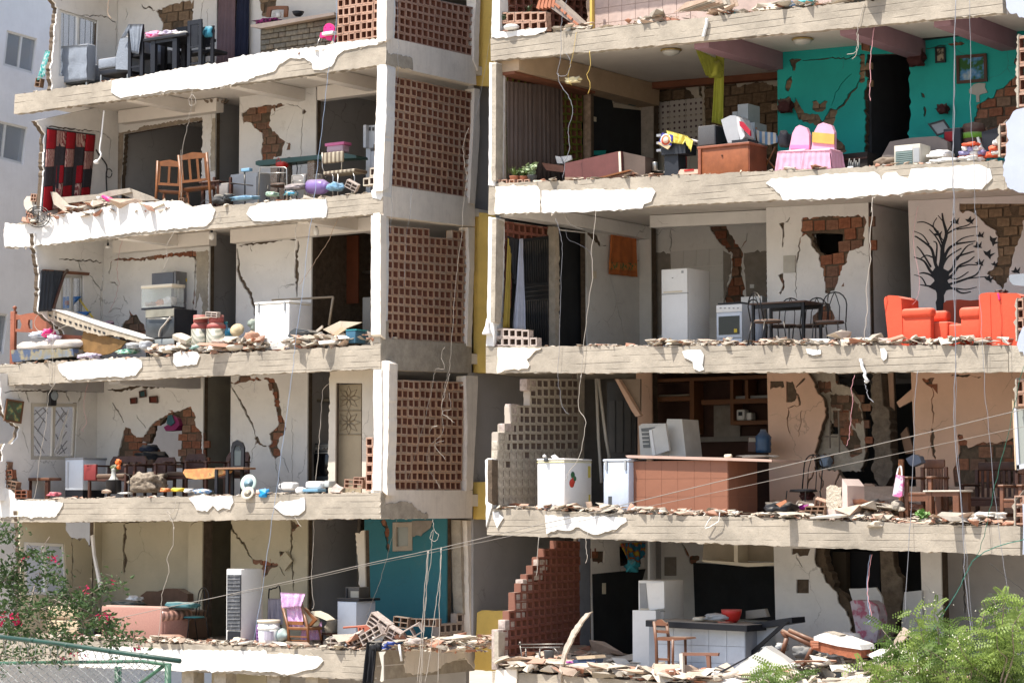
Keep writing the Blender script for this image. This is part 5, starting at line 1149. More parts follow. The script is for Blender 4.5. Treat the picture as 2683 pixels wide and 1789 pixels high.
def rose(a9,x,y,d):
 p=PZ('A1',x,y+18,L2.cz(-27));t=tg9('ceiling_rose',a9,'ceiling lamp',p,0,'ornate ceiling roses')
 MB().e9(Y_('.17 -.002,.16 -.03,.08 -.05,0 -.055'),20).d9('plate',RM,t)
 for k in r9(10):
  a=6.283*k/10;c,s_=math.cos(a),math.sin(a);MB().u9([(.05*c,.05*s_,-.03),(.14*c,.14*s_,-.07),(.22*c,.22*s_,-.05),(.27*c,.27*s_,-.015)],[.03,.032,.025,.008],6).d9('leaf',RM,t)
 MB().e9(Y_('.05 -.05,.06 -.10,.03 -.15,0 -.17'),12).d9('bulb_socket',RM,t)
rose('ornate bronze plaster ceiling rose nearest the left end of the second flat',855,835,1.25)
rose('ornate bronze plaster ceiling rose right of the hanging loop of wire',1580,715,1.25)
t=wc('orange brown wooden chair, left of the pair, back to the street',L2,'A1',1290,.7,RAD(200),Ko,h=1.02,w=.54,sh=.45,slats=3,tilt=(0,RAD(-5),RAD(200)),group='pair of orange wooden chairs')
t=wc('orange brown wooden chair, right and taller of the pair',L2,'A1',1500,.65,RAD(205),Ko,h=1.1,w=.6,sh=.46,slats=4,tilt=(0,RAD(4),RAD(205)),group='pair of orange wooden chairs')
p=fx(L2,'A1',1600,.9);t9('small dark wood table right of the orange chairs',p,.05,.5,.5,.62,K5)
A=T('chair','low grey cushioned chair in front of the dark table','chair',L2,'A1',1620,.6);A.box('seat_cushion',mat('warm grey cushion',(.28,.26,.25),.9),1575,1672,1345,1440,.7,.78,b=.02)
for x in(1560,1680):A.box('leg',K5,x,x+14,1300,'F',.68,.72)
A=T('washbasin_cabinet','low white cabinet behind the broom in the second flat','cabinet',L2,'A1',1790,1.2);A.box('body',mat('dusty white board',(.52,.53,.54),.6,.1),1690,1890,1272,'F',1.3,1.75,b=.01);A.box('door',mat('dusty white board'),1700,1790,1300,1460,1.27,1.295);A.box('door',mat('dusty white board'),1795,1880,1300,1460,1.27,1.295)
A=T('broom','blue headed push broom standing upside down on the slab edge','broom',L2,'A1',1805,.5);A.u9('pole',Km,Y_('1805 F .5,1795 1255 .5'),.014);A.box('head',LBLUE,1768,1828,1234,1258,.46,.56,b=.008);A.u9('crossbar',Km,Y_('1690 1345 .5,1855 1362 .5'),.012)
A=T('cable_coil','black cable and coil hanging on the end wall beside the rug','cable',L2,'A1',790,1.0,z=(1400,))
A.o.location=PX('A1',790,1400,XL2+.03);lc=A.o.location.copy()
MB().u9(S9([PX('A1',x,y,XL2+.03)-lc for x,y in((705,1100),(730,1140),(770,1190),(785,1230),(780,1300),(785,1410))]),.014,5).d9('cord',CORDK,A.o)
MB().u9([PX('A1',800+22*math.cos(k*.6),1272+32*math.sin(k*.6),XL2+.03)-lc for k in r9(11)],.009,5).d9('coil',CORDK,A.o)
A=T('bar_table','long green topped bar table on mosaic pillars','table',L2,'A2',560,1.2)
A.q9('tabletop',mat('dark green laminate',(.035,.085,.075),.5),Y_('195 1185,215 1178,640 1138,850 1125,930 1140,935 1160,640 1170,215 1218,195 1210'),1.1,1.45)
mz=pt9('mosaic','voronoi',(.35,.28,.22),(.16,.08,.06),(.45,.42,.36),26)
for x in(575,305,365):A.box('pillar',mz,x,x+50,1175,'F',1.18,1.38)
ar('black hooped tube chair with a red bag, left of the green bar table',L2,'A2',350,.75,RAD(8),h=1.02,w=.42)
A=T('handbag','red bag on the seat of the hooped chair','bag',L2,'A2',363,.7,z=(1228,));A.l9('body',RED,332,398,1180,1230,.75,.95,4,.12);A.u9('handle',RED,Y_('345 1186 .8,363 1160 .8,382 1186 .8'),.008)
def tube_stool(a9,xs,ys,d,seat=None,seatm=None):
 A=T('tube_chair',a9,'chair',L2,'A2',sum(xs)/2,d)
 for dd in(d,d+.35):A.u9('frame',K7,[(xs[0],'F',dd),(xs[0]+8,ys+12,dd),(xs[0]+22,ys,dd),(xs[1]-22,ys,dd),(xs[1]-8,ys+12,dd),(xs[1],'F',dd)],.012)
 A.u9('side_rail',K7,[(xs[0]+10,ys+40,d),(xs[0]+10,ys+40,d+.35)],.010);A.u9('rail',K7,[(xs[0]+6,ys+45,d),(xs[1]-6,ys+40,d)],.010)
 return A
tube_stool('chrome tube chair frame without a seat, left under the green bar table',(218,432),1228,.55)
A=tube_stool('chrome tube chair with grey seat pad beside the seatless frame',(455,560),1285,.5);A.box('seat_cushion',mat('warm grey cushion'),455,560,1280,1370,.62,.68,b=.02)
A=T('striped_chair','chrome chair with striped brown vinyl back and seat at the bar table','chair',L2,'A2',800,.4)
vin=pt9('striped vinyl','stripe',(.16,.12,.08),(.42,.36,.26),None,3.2,.5,rot=(0,0,0))
A.box('backrest',vin,680,832,1115,1195,.45,.51,b=.02);A.box('seat',vin,690,922,1248,1272,.42,.80,b=.015)
for a in(((684,1120,.5),(686,1230,.5),(700,1262,.5)),((828,1125,.5),(826,1250,.5)),((750,1275,.44),(765,1290,.44),(765,'F',.44)),((800,1275,.44),(800,'F',.44)),((910,1270,.44),(922,1300,.44),(922,'F',.44)),((900,1270,.78),(906,'F',.78))):A.u9('tube',K7,a,.011)
A=T('tub','pink lidded clear tub on the green bar table','tub',L2,'A2',775,1.2,z=(1115,));A.box('body',glass_mat('cloudy plastic',(.7,.5,.6),.7,.3),715,835,1065,1115,1.2,1.4,b=.02);A.box('lid',mat('pink lid',(.70,.18,.38),.5),702,842,1045,1068,1.18,1.42,b=.01)
A=T('pan','aluminium saucepan on the edge of the slab','pan',L2,'A2',662,.6,z=(1318,));A.e9('body',K7,665,1318,.7,Y_('.09 0,.10 .01,.10 .08,.115 .085,.10 .09,0 .1'));A.u9('handle',Km,Y_('690 1300 .7,720 1302 .7'),.01)
A=T('jar','large purple translucent jar lying on its side','jar',L2,'A2',650,.2);MBj=MB();p0=A.pt(585,1372,.32);p1=A.pt(725,1372,.32)
ax=(p1-p0);prof=Y_('0 0,.10 .0,.135 .04,.14 .2,.14 .5,.14 .75,.12 .86,.09 .93,.09 1,0 1');L_=ax.length
MBj.u9([p0+ax*z_ for r_,z_ in prof],[max(.002,r_)for r_,z_ in prof],16);MBj.d9('body',PURP,A.o)
A.e9('rim',K2,585,1372,.32,Y_('.05 -.01,.06 0,.05 .01'))
for i,(x0,x1,y0,y1,m_,lb)in E9(((700,800,1335,1400,LBLUE,'pale blue plastic bag hanging over the slab edge beside the purple jar'),(395,520,1345,1392,mat('grey bundle',(.25,.22,.23),.9),'grey bundle of cloth left of the purple jar'),(255,320,1405,1440,mat('pale green plastic',(.35,.5,.4),.5),'pale green bowl shape on the slab edge'),(385,470,1400,1430,pt9('bright bag','voronoi',(.7,.75,.8),(.1,.4,.3),(.05,.3,.6),16),'colourful plastic wrapper below the grey bundle'),(0,180,1432,1466,LBLUE,'light blue rag trailing on the slab edge near the broom'),(-60,-10,1415,1470,Ky,'crumpled black bag on the slab edge below the right orange chair'))):
 A=T('bag' if 'bag' in lb else 'rag',lb,'rag' if 'bag' not in lb else 'bag',L2,'A2',(x0+x1)/2,.1);A.l9('cloth',m_,x0,x1,y0,y1,.04,.3,20+i,.4)
A=T('black_bag','crumpled black bag with loose straps on the slab edge by the orange chairs','bag',L2,'A1',1590,.15);A.l9('body',mat('charcoal nylon',(.05,.05,.052),.8,.3),1540,1655,1420,1500,.08,.35,31,.35);A.u9('strap',CORDK,Y_('1545 1480 .05,1500 1470 .05,1470 1500 .02'),.008,sm=True)
A=T('electric_box','open white electric meter box on a post','electric box',L2,'A2',1030,2.0,z=(1085,));A.box('body',WHITB,1005,1090,920,1085,2.0,2.15);A.box('door',WHITB,985,1004,918,1083,1.9,2.0)
for x,y in((1025,935),(1050,935),(1060,1060)):A.box('breaker',Ky,x,x+12,y,y+25,1.985,1.999)
A=T('post','white square post below the open meter box','post',L2,'A2',1020,2.05);A.box('shaft',WHITB,1005,1038,1090,'F',2.02,2.12);A.box('bracket',WHITB,1040,1085,1110,1230,2.03,2.10)
A=T('hollow_brick','pale loose brick tipped on its corner next to the column','brick',L2,'A2',905,.15,z=(1390,));p=A.loc
bpy.data.objects.remove(A.o);B9('pale loose hollow brick tipped on its corner beside the broken lattice remnant',PD('A2',905,1362,.2),(.3,.5,.4),.24,.14,.12,m=L7)
A=T('fan','wrecked electric fan with a bent round guard hanging over the left corner of the slab','fan',L2,'B1',335,-.1,z=(185,))
for k,s_ in E9((1,.8,.55)):A.u9('guard_ring',Km,[(335+105*s_*math.cos(a*.3),95+92*s_*math.sin(a*.3),-.10-.03*k)for a in r9(21)],.006 if k else .009,5,closed=True)
for a in r9(12):A.u9('guard_wire',Km,[(335,90,-.18),(335+104*math.cos(a*.5236),95+91*math.sin(a*.5236),-.10)],.0035,4)
A.e9('motor',Ky,320,40,.0,Y_('0 -.12,.07 -.1,.09 0,.07 .1,0 .12'),12)
for a in r9(3):A.q9('blade',mat('translucent grey blade',(.3,.28,.26),.4,alpha=.8),[(330+10*math.cos(a*2.1+k*.1),90+10*math.sin(a*2.1))if k==0 else(335+rr_*math.cos(a*2.1+an),90+rr_*.9*math.sin(a*2.1+an))for k,(rr_,an)in E9(((5,0),(50,-.3),(82,.1),(70,.7),(35,.6)))],-.13,-.12)
A=T('water_pipe','white plastic pipe hanging from the ceiling with an elbow at its end','pipe',L2,'A1',740,.25,z=(1200,));A.u9('pipe',K2,Y_('765 808 .3,755 900 .3,745 1000 .3,732 1100 .3,742 1135 .3,730 1165 .3,712 1180 .3'),.018,7,sm=True);A.e9('elbow',K2,707,1205,.3,Y_('.0 0,.05 .01,.06 .05,.03 .08,0 .09'),8)
#== L3
w9(LB,L3,'B1',Y_('540 612,735 612,732 1040,535 1040'),'x',XL3-.05,mat('old pale window frame',(.50,.48,.44),.6,.15),2,.06,.05,GLASS,bars=6,barm=mat('white grille bar',(.6,.6,.58)))
A=T('pelmet','reddish wooden curtain pelmet broken above the third flat window','pelmet',L3,'B1',560,.6,z=(610,));lc=PX('B1',560,610,XL3+.03);A.o.location=lc
MB().prism([PX('B1',x,y,XL3+.01)-lc for x,y in((370,558),(560,572),(600,575),(770,588),(762,612),(600,600),(370,575))],(.07,0,0)).d9('rail',K4,A.o)
MB().u9([PX('B1',595,560,XL3+.12)-lc,PX('B1',560,615,XL3+.14)-lc,PX('B1',470,900,XL3+.2)-lc],.03,4).d9('fallen_rail',K5,A.o)
for lb,x0,x1,x2,x3 in(('dark grey curtain hanging at the left of the third flat window',362,490,470,330),('dark grey curtain gathered diagonally beside the window grille',480,555,470,430)):
 A=T('curtain',lb,'curtain',L3,'B1',x0,.4);lc=A.loc
 h9('cloth',mat('dark slate curtain',(.04,.045,.055),.95,.15),[PX('B1',x0,565,XL3+.1)-lc,PX('B1',x1,575,XL3+.1)-lc,PX('B1',x2,920,XL3+.12)-lc,PX('B1',x3,930,XL3+.12)-lc],A.o,4,.03,nrm=(1,0,0))
A=T('bed','reddish wooden bed with turned headboard posts and a torn blue mattress on the left edge','bed',L3,'B1',350,.35)
A.box('post',Kr,90,128,925,'F',.85,.93,b=.01)
for k,(y,r_)in E9(((1000,.05),(1030,.05),(1060,.045))):A.e9('turning',Kr,108,y,.89,[(.02,-.03),(r_,0),(.02,.03)],10)
A.e9('finial',Kr,130,925,.89,Y_('.03 0,.02 .03,.045 .06,.045 .09,.0 .12'),12)
A.q9('headboard',Kr,Y_('125 945,170 960,240 945,320 935,420 960,455 1010,460 1120,125 1105'),.87,.92,holes=[Y_('140 1000,175 995,190 1040,180 1080,138 1080'),Y_('250 1000,285 1000,285 1085,255 1080,245 1040')])
A.q9('side_panel',Kr,Y_('470 1125,720 1140,712 1225,660 1215,560 1175,480 1145'),.5,.53)
tk=pt9('blue yellow ticking','noise',(.07,.10,.17),(.26,.22,.13),(.12,.17,.25),3)
A.q9('box_spring',tk,Y_('95 1268 1,640 1255 1,648 1320 1,380 1345 1,110 1372 1'),.12,.9,jag=.01)
A.l9('mattress',MATT,75,650,1170,1275,.1,.95,3,.06)
A=T('fallen_partition','long white plastered slab of hollow bricks fallen slantwise across the bed','debris',L3,'B1',780,.4,z=(1150,))
A.q9('core',mat('broken cream block edge',(.42,.36,.28),.95,.3,8,.8,25,dirt=.5),Y_('330 925 1,345 960 1,620 1060 1,700 1090 1,880 1140 1,965 1130 1,1240 1200,1270 1165,900 1060,700 990,500 920,350 893'),.32,.75,jag=.012)
A.q9('plaster',PLW,Y_('335 890,350 882,500 912,700 982,900 1050,1272 1160,1272 1168,900 1062,700 993,500 923,350 897'),.30,.78)
rnd=random.Random(4)
for k in r9(13):
 x=390+k*43+rnd.uniform(-8,8);y=950+(x-390)*.32;A.q9('cell_shade',Kd,[(x,y-10),(x+22,y-4),(x+20,y+14),(x+4,y+8)],.305,.318,jag=.006)  # dark plates painted in for the shade inside the brick hollows
A=T('wood_panel','brown curved plywood panel wedged under the fallen slab','board',L3,'B1',900,.45)
A.q9('panel',mat('brown plywood',(.20,.11,.035),.7,.3,5),Y_('735 1098,960 1150,1110 1190,1060 1250,960 1300,880 1315,760 1290,700 1255,715 1180'),.40,.43)
A=T('easel','folding blue and yellow shelf toy leaning by the bed','shelf',L3,'B1',660,1.2)
for a in(((700,820,1.2),(850,1030,1.2)),((610,870,1.2),(700,1010,1.2)),((545,905,1.3),(560,1030,1.3))):A.u9('leg',YELP,a,.02)
A.q9('shelf',BLUEP,Y_('520 800,700 795,610 898,480 905'),1.15,1.2);A.q9('shelf',BLUEP,Y_('600 932,790 928,720 990,640 985'),1.15,1.2)
A.box('clip',mat('dull red',(.3,.06,.04)),568,602,832,868,1.1,1.15,b=.01)
A=T('wall_lantern','black iron lantern tilted on the white wall','lamp',L3,'B1',1105,2.5,z=(780,));
for a in(((1048,655),(1150,648)),((1048,655),(1068,780)),((1150,648),(1168,772)),((1068,780),(1168,772)),((1115,650),(1132,775)),((1142,595),(1150,650)),((1142,595),(1070,690))):A.u9('iron',Km,[(x,y,2.48)for x,y in a],.012,5)
A.e9('bulb',K2,1095,650,2.52,Y_('0 0,.05 .02,.05 .12,0 .16'),10);A.box('glass',glass_mat('lantern glass',(.6,.6,.58),.6),1065,1150,665,770,2.5,2.52)
A=T('shelf_board','reddish wooden board hanging off the wall beside the lantern','board',L3,'B1',1195,2.5,z=(760,));A.q9('board',Kr,Y_('1150 675,1240 705,1250 770,1145 730'),2.45,2.49)
A=T('wall_shelf','thin dark wall shelf left of the aquarium','shelf',L3,'B1',1200,2.4,z=(862,));A.box('board',K1,1145,1245,852,862,2.35,2.6)
A=T('refrigerator','grey refrigerator with magnets standing behind the aquarium','refrigerator',L3,'B1',1440,1.5)
A.box('body',mat('blue grey fridge side',(.15,.165,.20),.5),1335,1525,585,'F',1.55,2.1,b=.01);X0,X1,Z0,Z1=A.rect(1335,1525,575,'F',1.55)
A.mb('door',mat('silver fridge door',(.22,.22,.23),.35,metal=.3),MB().bbox(X1+.002,X1+.06,YF+1.56-A.loc.y,YF+2.11-A.loc.y,Z1-.62,Z1-.01,.012));A.mb('door',mat('silver fridge door'),MB().bbox(X1+.002,X1+.06,YF+1.56-A.loc.y,YF+2.11-A.loc.y,Z0+.05,Z1-.64,.012))
A.mb('handle',K7,MB().box(X1+.062,X1+.09,YF+1.6-A.loc.y,YF+1.63-A.loc.y,Z1-.55,Z1-.2))
for k,(c,yy,zz)in E9(((RED,1.95,.35),(YELP,1.85,.2),(RED,2.0,.45),(K2,1.9,.4))):A.mb('magnet',c,MB().box(X1+.062,X1+.07,YF+yy-A.loc.y,YF+yy+.05-A.loc.y,Z1-zz,Z1-zz+.06))
st=T('stove','black kitchen stove under the aquarium','stove',L3,'B1',1390,.55)
st.box('body',K1,1280,1535,905,1240,.6,1.25,b=.012);st.box('panel',mat('tarnished panel',(.22,.21,.17),.5,.3,dirt=.6),1282,1530,908,975,.585,.599);st.box('oven_door',mat('dark sooty glass',(.05,.055,.06),.25,.3),1285,1530,985,1160,.57,.599,b=.01)
st.box('drawer',mat('grey stove drawer',(.25,.27,.27),.4),1282,1532,1170,1232,.58,.599,b=.008);st.u9('handle',K7,Y_('1300 990 .54,1510 990 .54'),.01);st.box('base',K1,1285,1525,1240,'F',.62,1.2)
st.u9('hose',CORD,Y_('1500 975 .55,1450 1040 .53,1410 1090 .53,1400 1150 .53'),.018,sm=True)
A=T('aquarium','glass aquarium with shells inside and a white lid on the black stove','aquarium',L3,'B1',1375,.6,z=(905,))
A.box('tank',GLASSL,1245,1508,715,890,.6,.95);A.box('lid',Kc,1240,1512,690,716,.58,.97,b=.01);A.box('rim',K1,1243,1512,888,905,.59,.96)
A.box('back',mat('milky back glass',(.42,.44,.40),.5),1250,1505,720,885,.93,.945)
for k,(x0,x1,y0,y1,c)in E9(((1260,1360,840,888,K3[3]),(1350,1430,815,886,mat('orange shell',(.55,.25,.12))),(1420,1490,795,880,K3[4]))):A.l9('shell',c,x0,x1,y0,y1,.65,.9,40+k,.3)
def gas(a9,x0,x1,d):
 A=T('gas_cylinder',a9,'gas cylinder',L3,'B1',(x0+x1)/2,d,'gas cylinders');w=A.rect(x0,x1,1010,'F',d);R_=(w[1]-w[0])/2;H_=w[3]-w[2]+.12;c=(0,R_,0)
 A.mb('body',pt9('chevron painted cylinder','stripe',(.24,.24,.19),(.42,.39,.32),None,5,.4,rot=(0,.8,.6)),MB().e9([(R_*.8,0),(R_,.03),(R_,H_*.66)],20,c))
 A.mb('shoulder',mat('faded red cylinder paint',(.36,.085,.075),.6,.2),MB().e9([(R_,H_*.66),(R_*.98,H_*.75),(R_*.7,H_*.82),(R_*.3,H_*.84)],20,c))
 A.mb('collar',mat('faded red cylinder paint'),MB().e9([(R_*.72,H_*.8),(R_*.78,H_*.86),(R_*.78,H_),(R_*.7,H_),(R_*.7,H_*.84)],20,c));A.mb('valve',K7,MB().e9([(.03,H_*.84),(.02,H_*.9),(.03,H_*.97),(0,H_*.98)],8,c))
gas('red shouldered gas cylinder with chevrons, left of the two',1650,1775,.35);gas('red shouldered gas cylinder with chevrons, right of the two, brick lump on top',1782,1912,.35)
k9('flat pale tile chunk balanced on the gas cylinders',PD('B1',1790,992,.42),(.05,-.04,.1),.55,.25,.03,K3[3],3);B9('pinkish broken hollow brick on top of the gas cylinders',PD('B1',1875,955,.42),(.1,.1,.2),.26,.10,.14,m=L7)
A=T('water_bottle','blue water cooler bottle lying behind the rubble','bottle',L3,'B1',1985,.6);c=A.pt(1985,1110,.7);A.mb('body',mat('blue bottle plastic',(.03,.22,.38),.2,.2),MB().e9(Y_('0 -.1,.12 -.1,.15 -.06,.15 .02,.1 .07,.04 .1,.04 .16,0 .16'),16,c));A.mb('cap',TEALP,MB().e9(Y_('.045 .16,.045 .2,0 .2'),10,c))
A=T('straw_hat','round straw basket tipped over on the rubble','basket',L3,'B1',2080,.5,z=(1110,));c=A.pt(2085,1085,.6);mb=MB();mb.M=Matrix.Translation(c)@Matrix.Rotation(1.1,4,'X')@Matrix.Rotation(.4,4,'Y');mb.e9(Y_('0 .05,.06 .04,.08 0,.14 -.02,.13 -.03,.07 -.015,.05 .02,0 .03'),18);A.mb('body',mat('straw',(.55,.45,.28),.9,.2),mb)
A=T('cloth_bundle','grey green rag on the rubble left of the chest freezer','rag',L3,'B1',2210,.4);A.l9('cloth',mat('grey green rag',(.25,.30,.26),.9,.2),2170,2245,995,1100,.45,.7,8,.4)
def ch9(a9,rm,r,x0,x1,x2,ytop,d,lidh=18,m=K6,rust=False,name='chest_freezer',hinge=True,dp=None):
 A=T(name,a9,'freezer',rm,r,(x0+x1)/2,d);X0,X1,Z0,Z1=A.rect(x0,x1,ytop,'F',d)
 if dp is None:dp=max(.3,PX(r,x2,ytop,A.loc.x+X1).y-(YF+d))
 sc=SC(r,(x0+x1)/2,ytop,d);lh=lidh*sc;y0=0
 A.mb('body',m,MB().bbox(X0,X1,y0,dp,Z0+.03,Z1-lh-.004,.015));A.mb('lid',m,MB().bbox(X0-.008,X1+.008,y0-.012,dp+.01,Z1-lh,Z1,.015))
 A.mb('seal',mat('yellowed rubber seal',(.60,.50,.25),.6),MB().box(X0+.004,X1-.004,y0+.004,dp-.004,Z1-lh-.0045,Z1-lh+.002))
 A.mb('base',K1,MB().box(X0+.02,X1-.02,y0+.02,dp-.02,Z0,Z0+.032))
 if hinge:
  for u in(.1,.86):A.mb('hinge',GREY,MB().box(X0+(X1-X0)*u,X0+(X1-X0)*u+.035,y0-.03,y0-.002,Z1-lh-.14,Z1-lh+.03))
 return A,(X0,X1,Z0,Z1,dp)
A,B_=ch9('white chest freezer with rusty bottom at the slab edge of the third left flat',L3,'B2',228,530,725,838,.35)
A.mb('vent',GREY,MB().box(B_[0]+.05,B_[0]+.09,-.004,-.0005,.08,.26));A.mb('rust_edge',mat('rust',(.12,.05,.03),.95,.4),MB().bbox(B_[0],B_[1],-.008,.05,.0,.05,.004))
A=T('frame','thin pale wooden frame leaning against the chest freezer','frame',L3,'B2',800,1.0)
for a in(((380,828,1.0),(920,800,1.0)),((918,800,1.0),(880,1050,1.0))):A.u9('stick',mat('weathered batten',(.30,.24,.17),.8),a,.025,4)
wd=T('wardrobe','tall reddish brown wardrobe carcass without doors in the third flat kitchen','wardrobe',L3,'B2',930,2.9)
wd.box('side_panel',mat('red brown board',(.16,.045,.018),.6,.2),945,1135,265,860,3.1,3.14);wd.box('back_panel',mat('dark brown board',(.10,.08,.065),.8,.3),735,940,290,'F',3.3,3.33);wd.box('shelf',K4,735,940,512,535,3.1,3.3);wd.box('post',mat('pale batten',(.32,.24,.15)),722,738,300,'F',3.1,3.16)  # back panel is a dark greyish brown
A=T('wall_shelf','grey kitchen shelf right of the wardrobe','shelf',L3,'B2',1150,3.6,z=(590,));A.box('board',K7,1040,1268,575,592,3.6,4.2)
A=T('refrigerator','grey fridge body half hidden behind the lattice column','refrigerator',L3,'B2',1220,2.0);A.box('body',mat('dusty grey enamel',(.22,.21,.19),.5),1175,1290,800,'F',2.0,2.6,b=.01);A.box('door',mat('dusty grey enamel'),1178,1288,806,1190,1.96,1.999,b=.01)
A=T('board_stack','cream boards slanting over the rubble right of the freezer','board',L3,'B2',1000,.4,z=(1170,))
A.q9('board',mat('cream board',(.55,.47,.36),.8,.12),Y_('825 1085,975 1012,1170 1022,900 1125'),.45,.48);A.q9('board',WOODP,Y_('880 1150,990 1060,1025 1085,905 1170'),.3,.34);A.q9('board',mat('cream board'),Y_('630 1165,790 1135,860 1150,830 1178,650 1175'),.25,.28);A.q9('board',K3[0],Y_('720 1130,820 1048,822 1070,740 1140'),.38,.41)
A=T('cassette_player','grey plastic appliance with straps on the slab edge by the freezer','appliance',L3,'B2',600,.2);A.q9('body',Ky,Y_('515 1145,540 1100,580 1075,690 1090,715 1110,640 1140,560 1165'),.1,.35,jag=.004);A.u9('strap',Km,Y_('560 1160 .08,600 1120 .08,690 1105 .08'),.01)
A=T('blue_box','steel blue box standing on the slab edge near the column','box',L3,'B2',1070,.12);A.box('body',mat('steel blue tin',(.04,.12,.19),.5),1028,1112,1090,1205,.1,.4,b=.008);A.box('lid',TEALP,1026,1122,1084,1094,.09,.41)
for lb,r,x,y,y2,d in(('white bulb on a black cord at the middle of the third flat ceiling','B1',1862,205,300,.8),('white bulb on a black cord near the lattice end of the third flat','B2',768,155,262,1.0),('small bulb in a loose holder near the left of the third flat ceiling','B1',950,320,372,1.0)):
 A=T('light_bulb',lb,'lamp',L3,r,x,d,'ceiling bulbs',z=(y2,));A.u9('cord',CORDK,[(x,y-45,d),(x,y+10,d)],.006);A.e9('holder',K1,x,y+30,d,Y_('.02 0,.025 .04,.012 .07'),8)
 h_=(A.pt(x,y+30,d)-A.pt(x,y2,d)).z;A.mb('bulb',K2,MB().e9([(0,0),(.05,h_*.15),(.055,h_*.6),(.035,h_*.9),(.02,h_)],12,A.pt(x,y2,d)))
pic1=pt9('grey flower print','voronoi',(.25,.23,.2),(.10,.09,.08),None,12)
p9('upper grey flower picture in the third flat corridor',L3,'B1',Y_('1882 600,1950 603,1948 735,1880 728'),'d',5.3,mat('grey frame',(.2,.19,.17)),pic1,.03)
p9('lower grey flower picture in the third flat corridor',L3,'B1',Y_('1962 722,2034 728,2030 858,1962 850'),'d',5.3,mat('grey frame'),pic1,.03)
#== L4
wnd=w9(LB,L4,'C1',Y_('275 388,682 390,660 890,275 885'),'x',XL4-.04,mat('cream window frame',(.52,.49,.43),.6),2,.06,.075,glass_mat('pale glass',(.6,.62,.66),.25))
A=T('window_grille','black diamond pattern grille behind the fourth flat window','grille',L4,'C1',470,.5,z=(890,));lc=PX('C1',470,640,XL4-.12);A.o.location=lc
def gpt(x,y):return PX('C1',x,y,XL4-.12)-lc
for(a,b)in(((300,490),(380,430)),((300,560),(420,440)),((310,450),(400,560)),((380,430),(420,480)),((300,590),(410,720)),((300,680),(390,830)),((300,760),(350,835)),((480,440),(590,600)),((500,560),(585,470)),((540,430),(590,500)),((480,600),(560,470)),((490,800),(585,640)),((500,835),(590,720)),((490,660),(570,830)),((520,840),(590,780)),((330,640),(390,520))):MB().u9([gpt(*a),gpt(*b)],.012,4).d9('bar',Km,A.o)
A.o.location=lc
A=T('curtain','white net curtain caught diagonally in the fourth flat window','curtain',L4,'C1',540,.5);lc=A.loc;h9('cloth',K8,[PX('C1',560,560,XL4+.03)-lc,PX('C1',605,440,XL4+.03)-lc,PX('C1',520,780,XL4+.03)-lc,PX('C1',470,835,XL4+.03)-lc],A.o,2,.02,10,6,nrm=(1,0,0))
frw=mat('walnut frame',(.14,.07,.035),.5)
p9('landscape painting in a wooden frame tilted on the broken left end wall',L4,'C1',Y_('55 350,205 375,180 570,28 545'),'x',XL4+.03,frw,pt9('village painting','noise',(.10,.09,.05),(.05,.13,.08),(.45,.36,.12),7),.035)
A=T('wall_speaker','small black round speaker above the fourth flat window','speaker',L4,'C1',455,1,z=(385,));lc=PX('C1',455,345,XL4+.05);A.o.location=lc;mb=MB();mb.bbox(-.04,.06,-.1,.1,-.16,.14,.03);mb.d9('body',K1,A.o);mb=MB();mb.M=Matrix.Translation((.07,0,.05))@Matrix.Rotation(1.57,4,'Y');mb.e9(Y_('.09 0,.1 .02,.06 .01,0 0'),14);mb.d9('ring',mat('grey ring',(.3,.35,.4)),A.o)
A=T('washing_machine','white washing machine with black base in the corner of the fourth flat','washing machine',L4,'C1',650,.95)
A.box('body',WHITB,572,730,885,1155,.95,1.6,b=.015);A.box('base',K1,574,728,1155,'F',.96,1.58);A.box('top',mat('grey washer top',(.30,.31,.33),.4),570,732,868,886,.94,1.62,b=.01);A.box('trim',mat('trim grey',(.45,.47,.5),.4),590,604,905,1130,.94,.949)
A=T('plant_stand','thin metal side table with a folded cloth at the left edge of the fourth flat','side table',L4,'C1',150,.6);A.box('top',K7,92,215,944,952,.6,.95);A.l9('cloth',K8,98,205,915,946,.62,.9,4,.2)
for x in(100,165,208):A.u9('leg',Km,[(x,950,.6),(x+3,'F',.6)],.009)
A=T('stool','low wooden stool under the fourth flat window','stool',L4,'C1',330,.6);A.box('seat',K4,228,432,1045,1070,.6,.95,b=.006);
for x in(236,396):A.box('leg',K5,x,x+28,1070,'F',.62,.68);A.box('leg',K5,x+6,x+30,1070,'F',.86,.92)
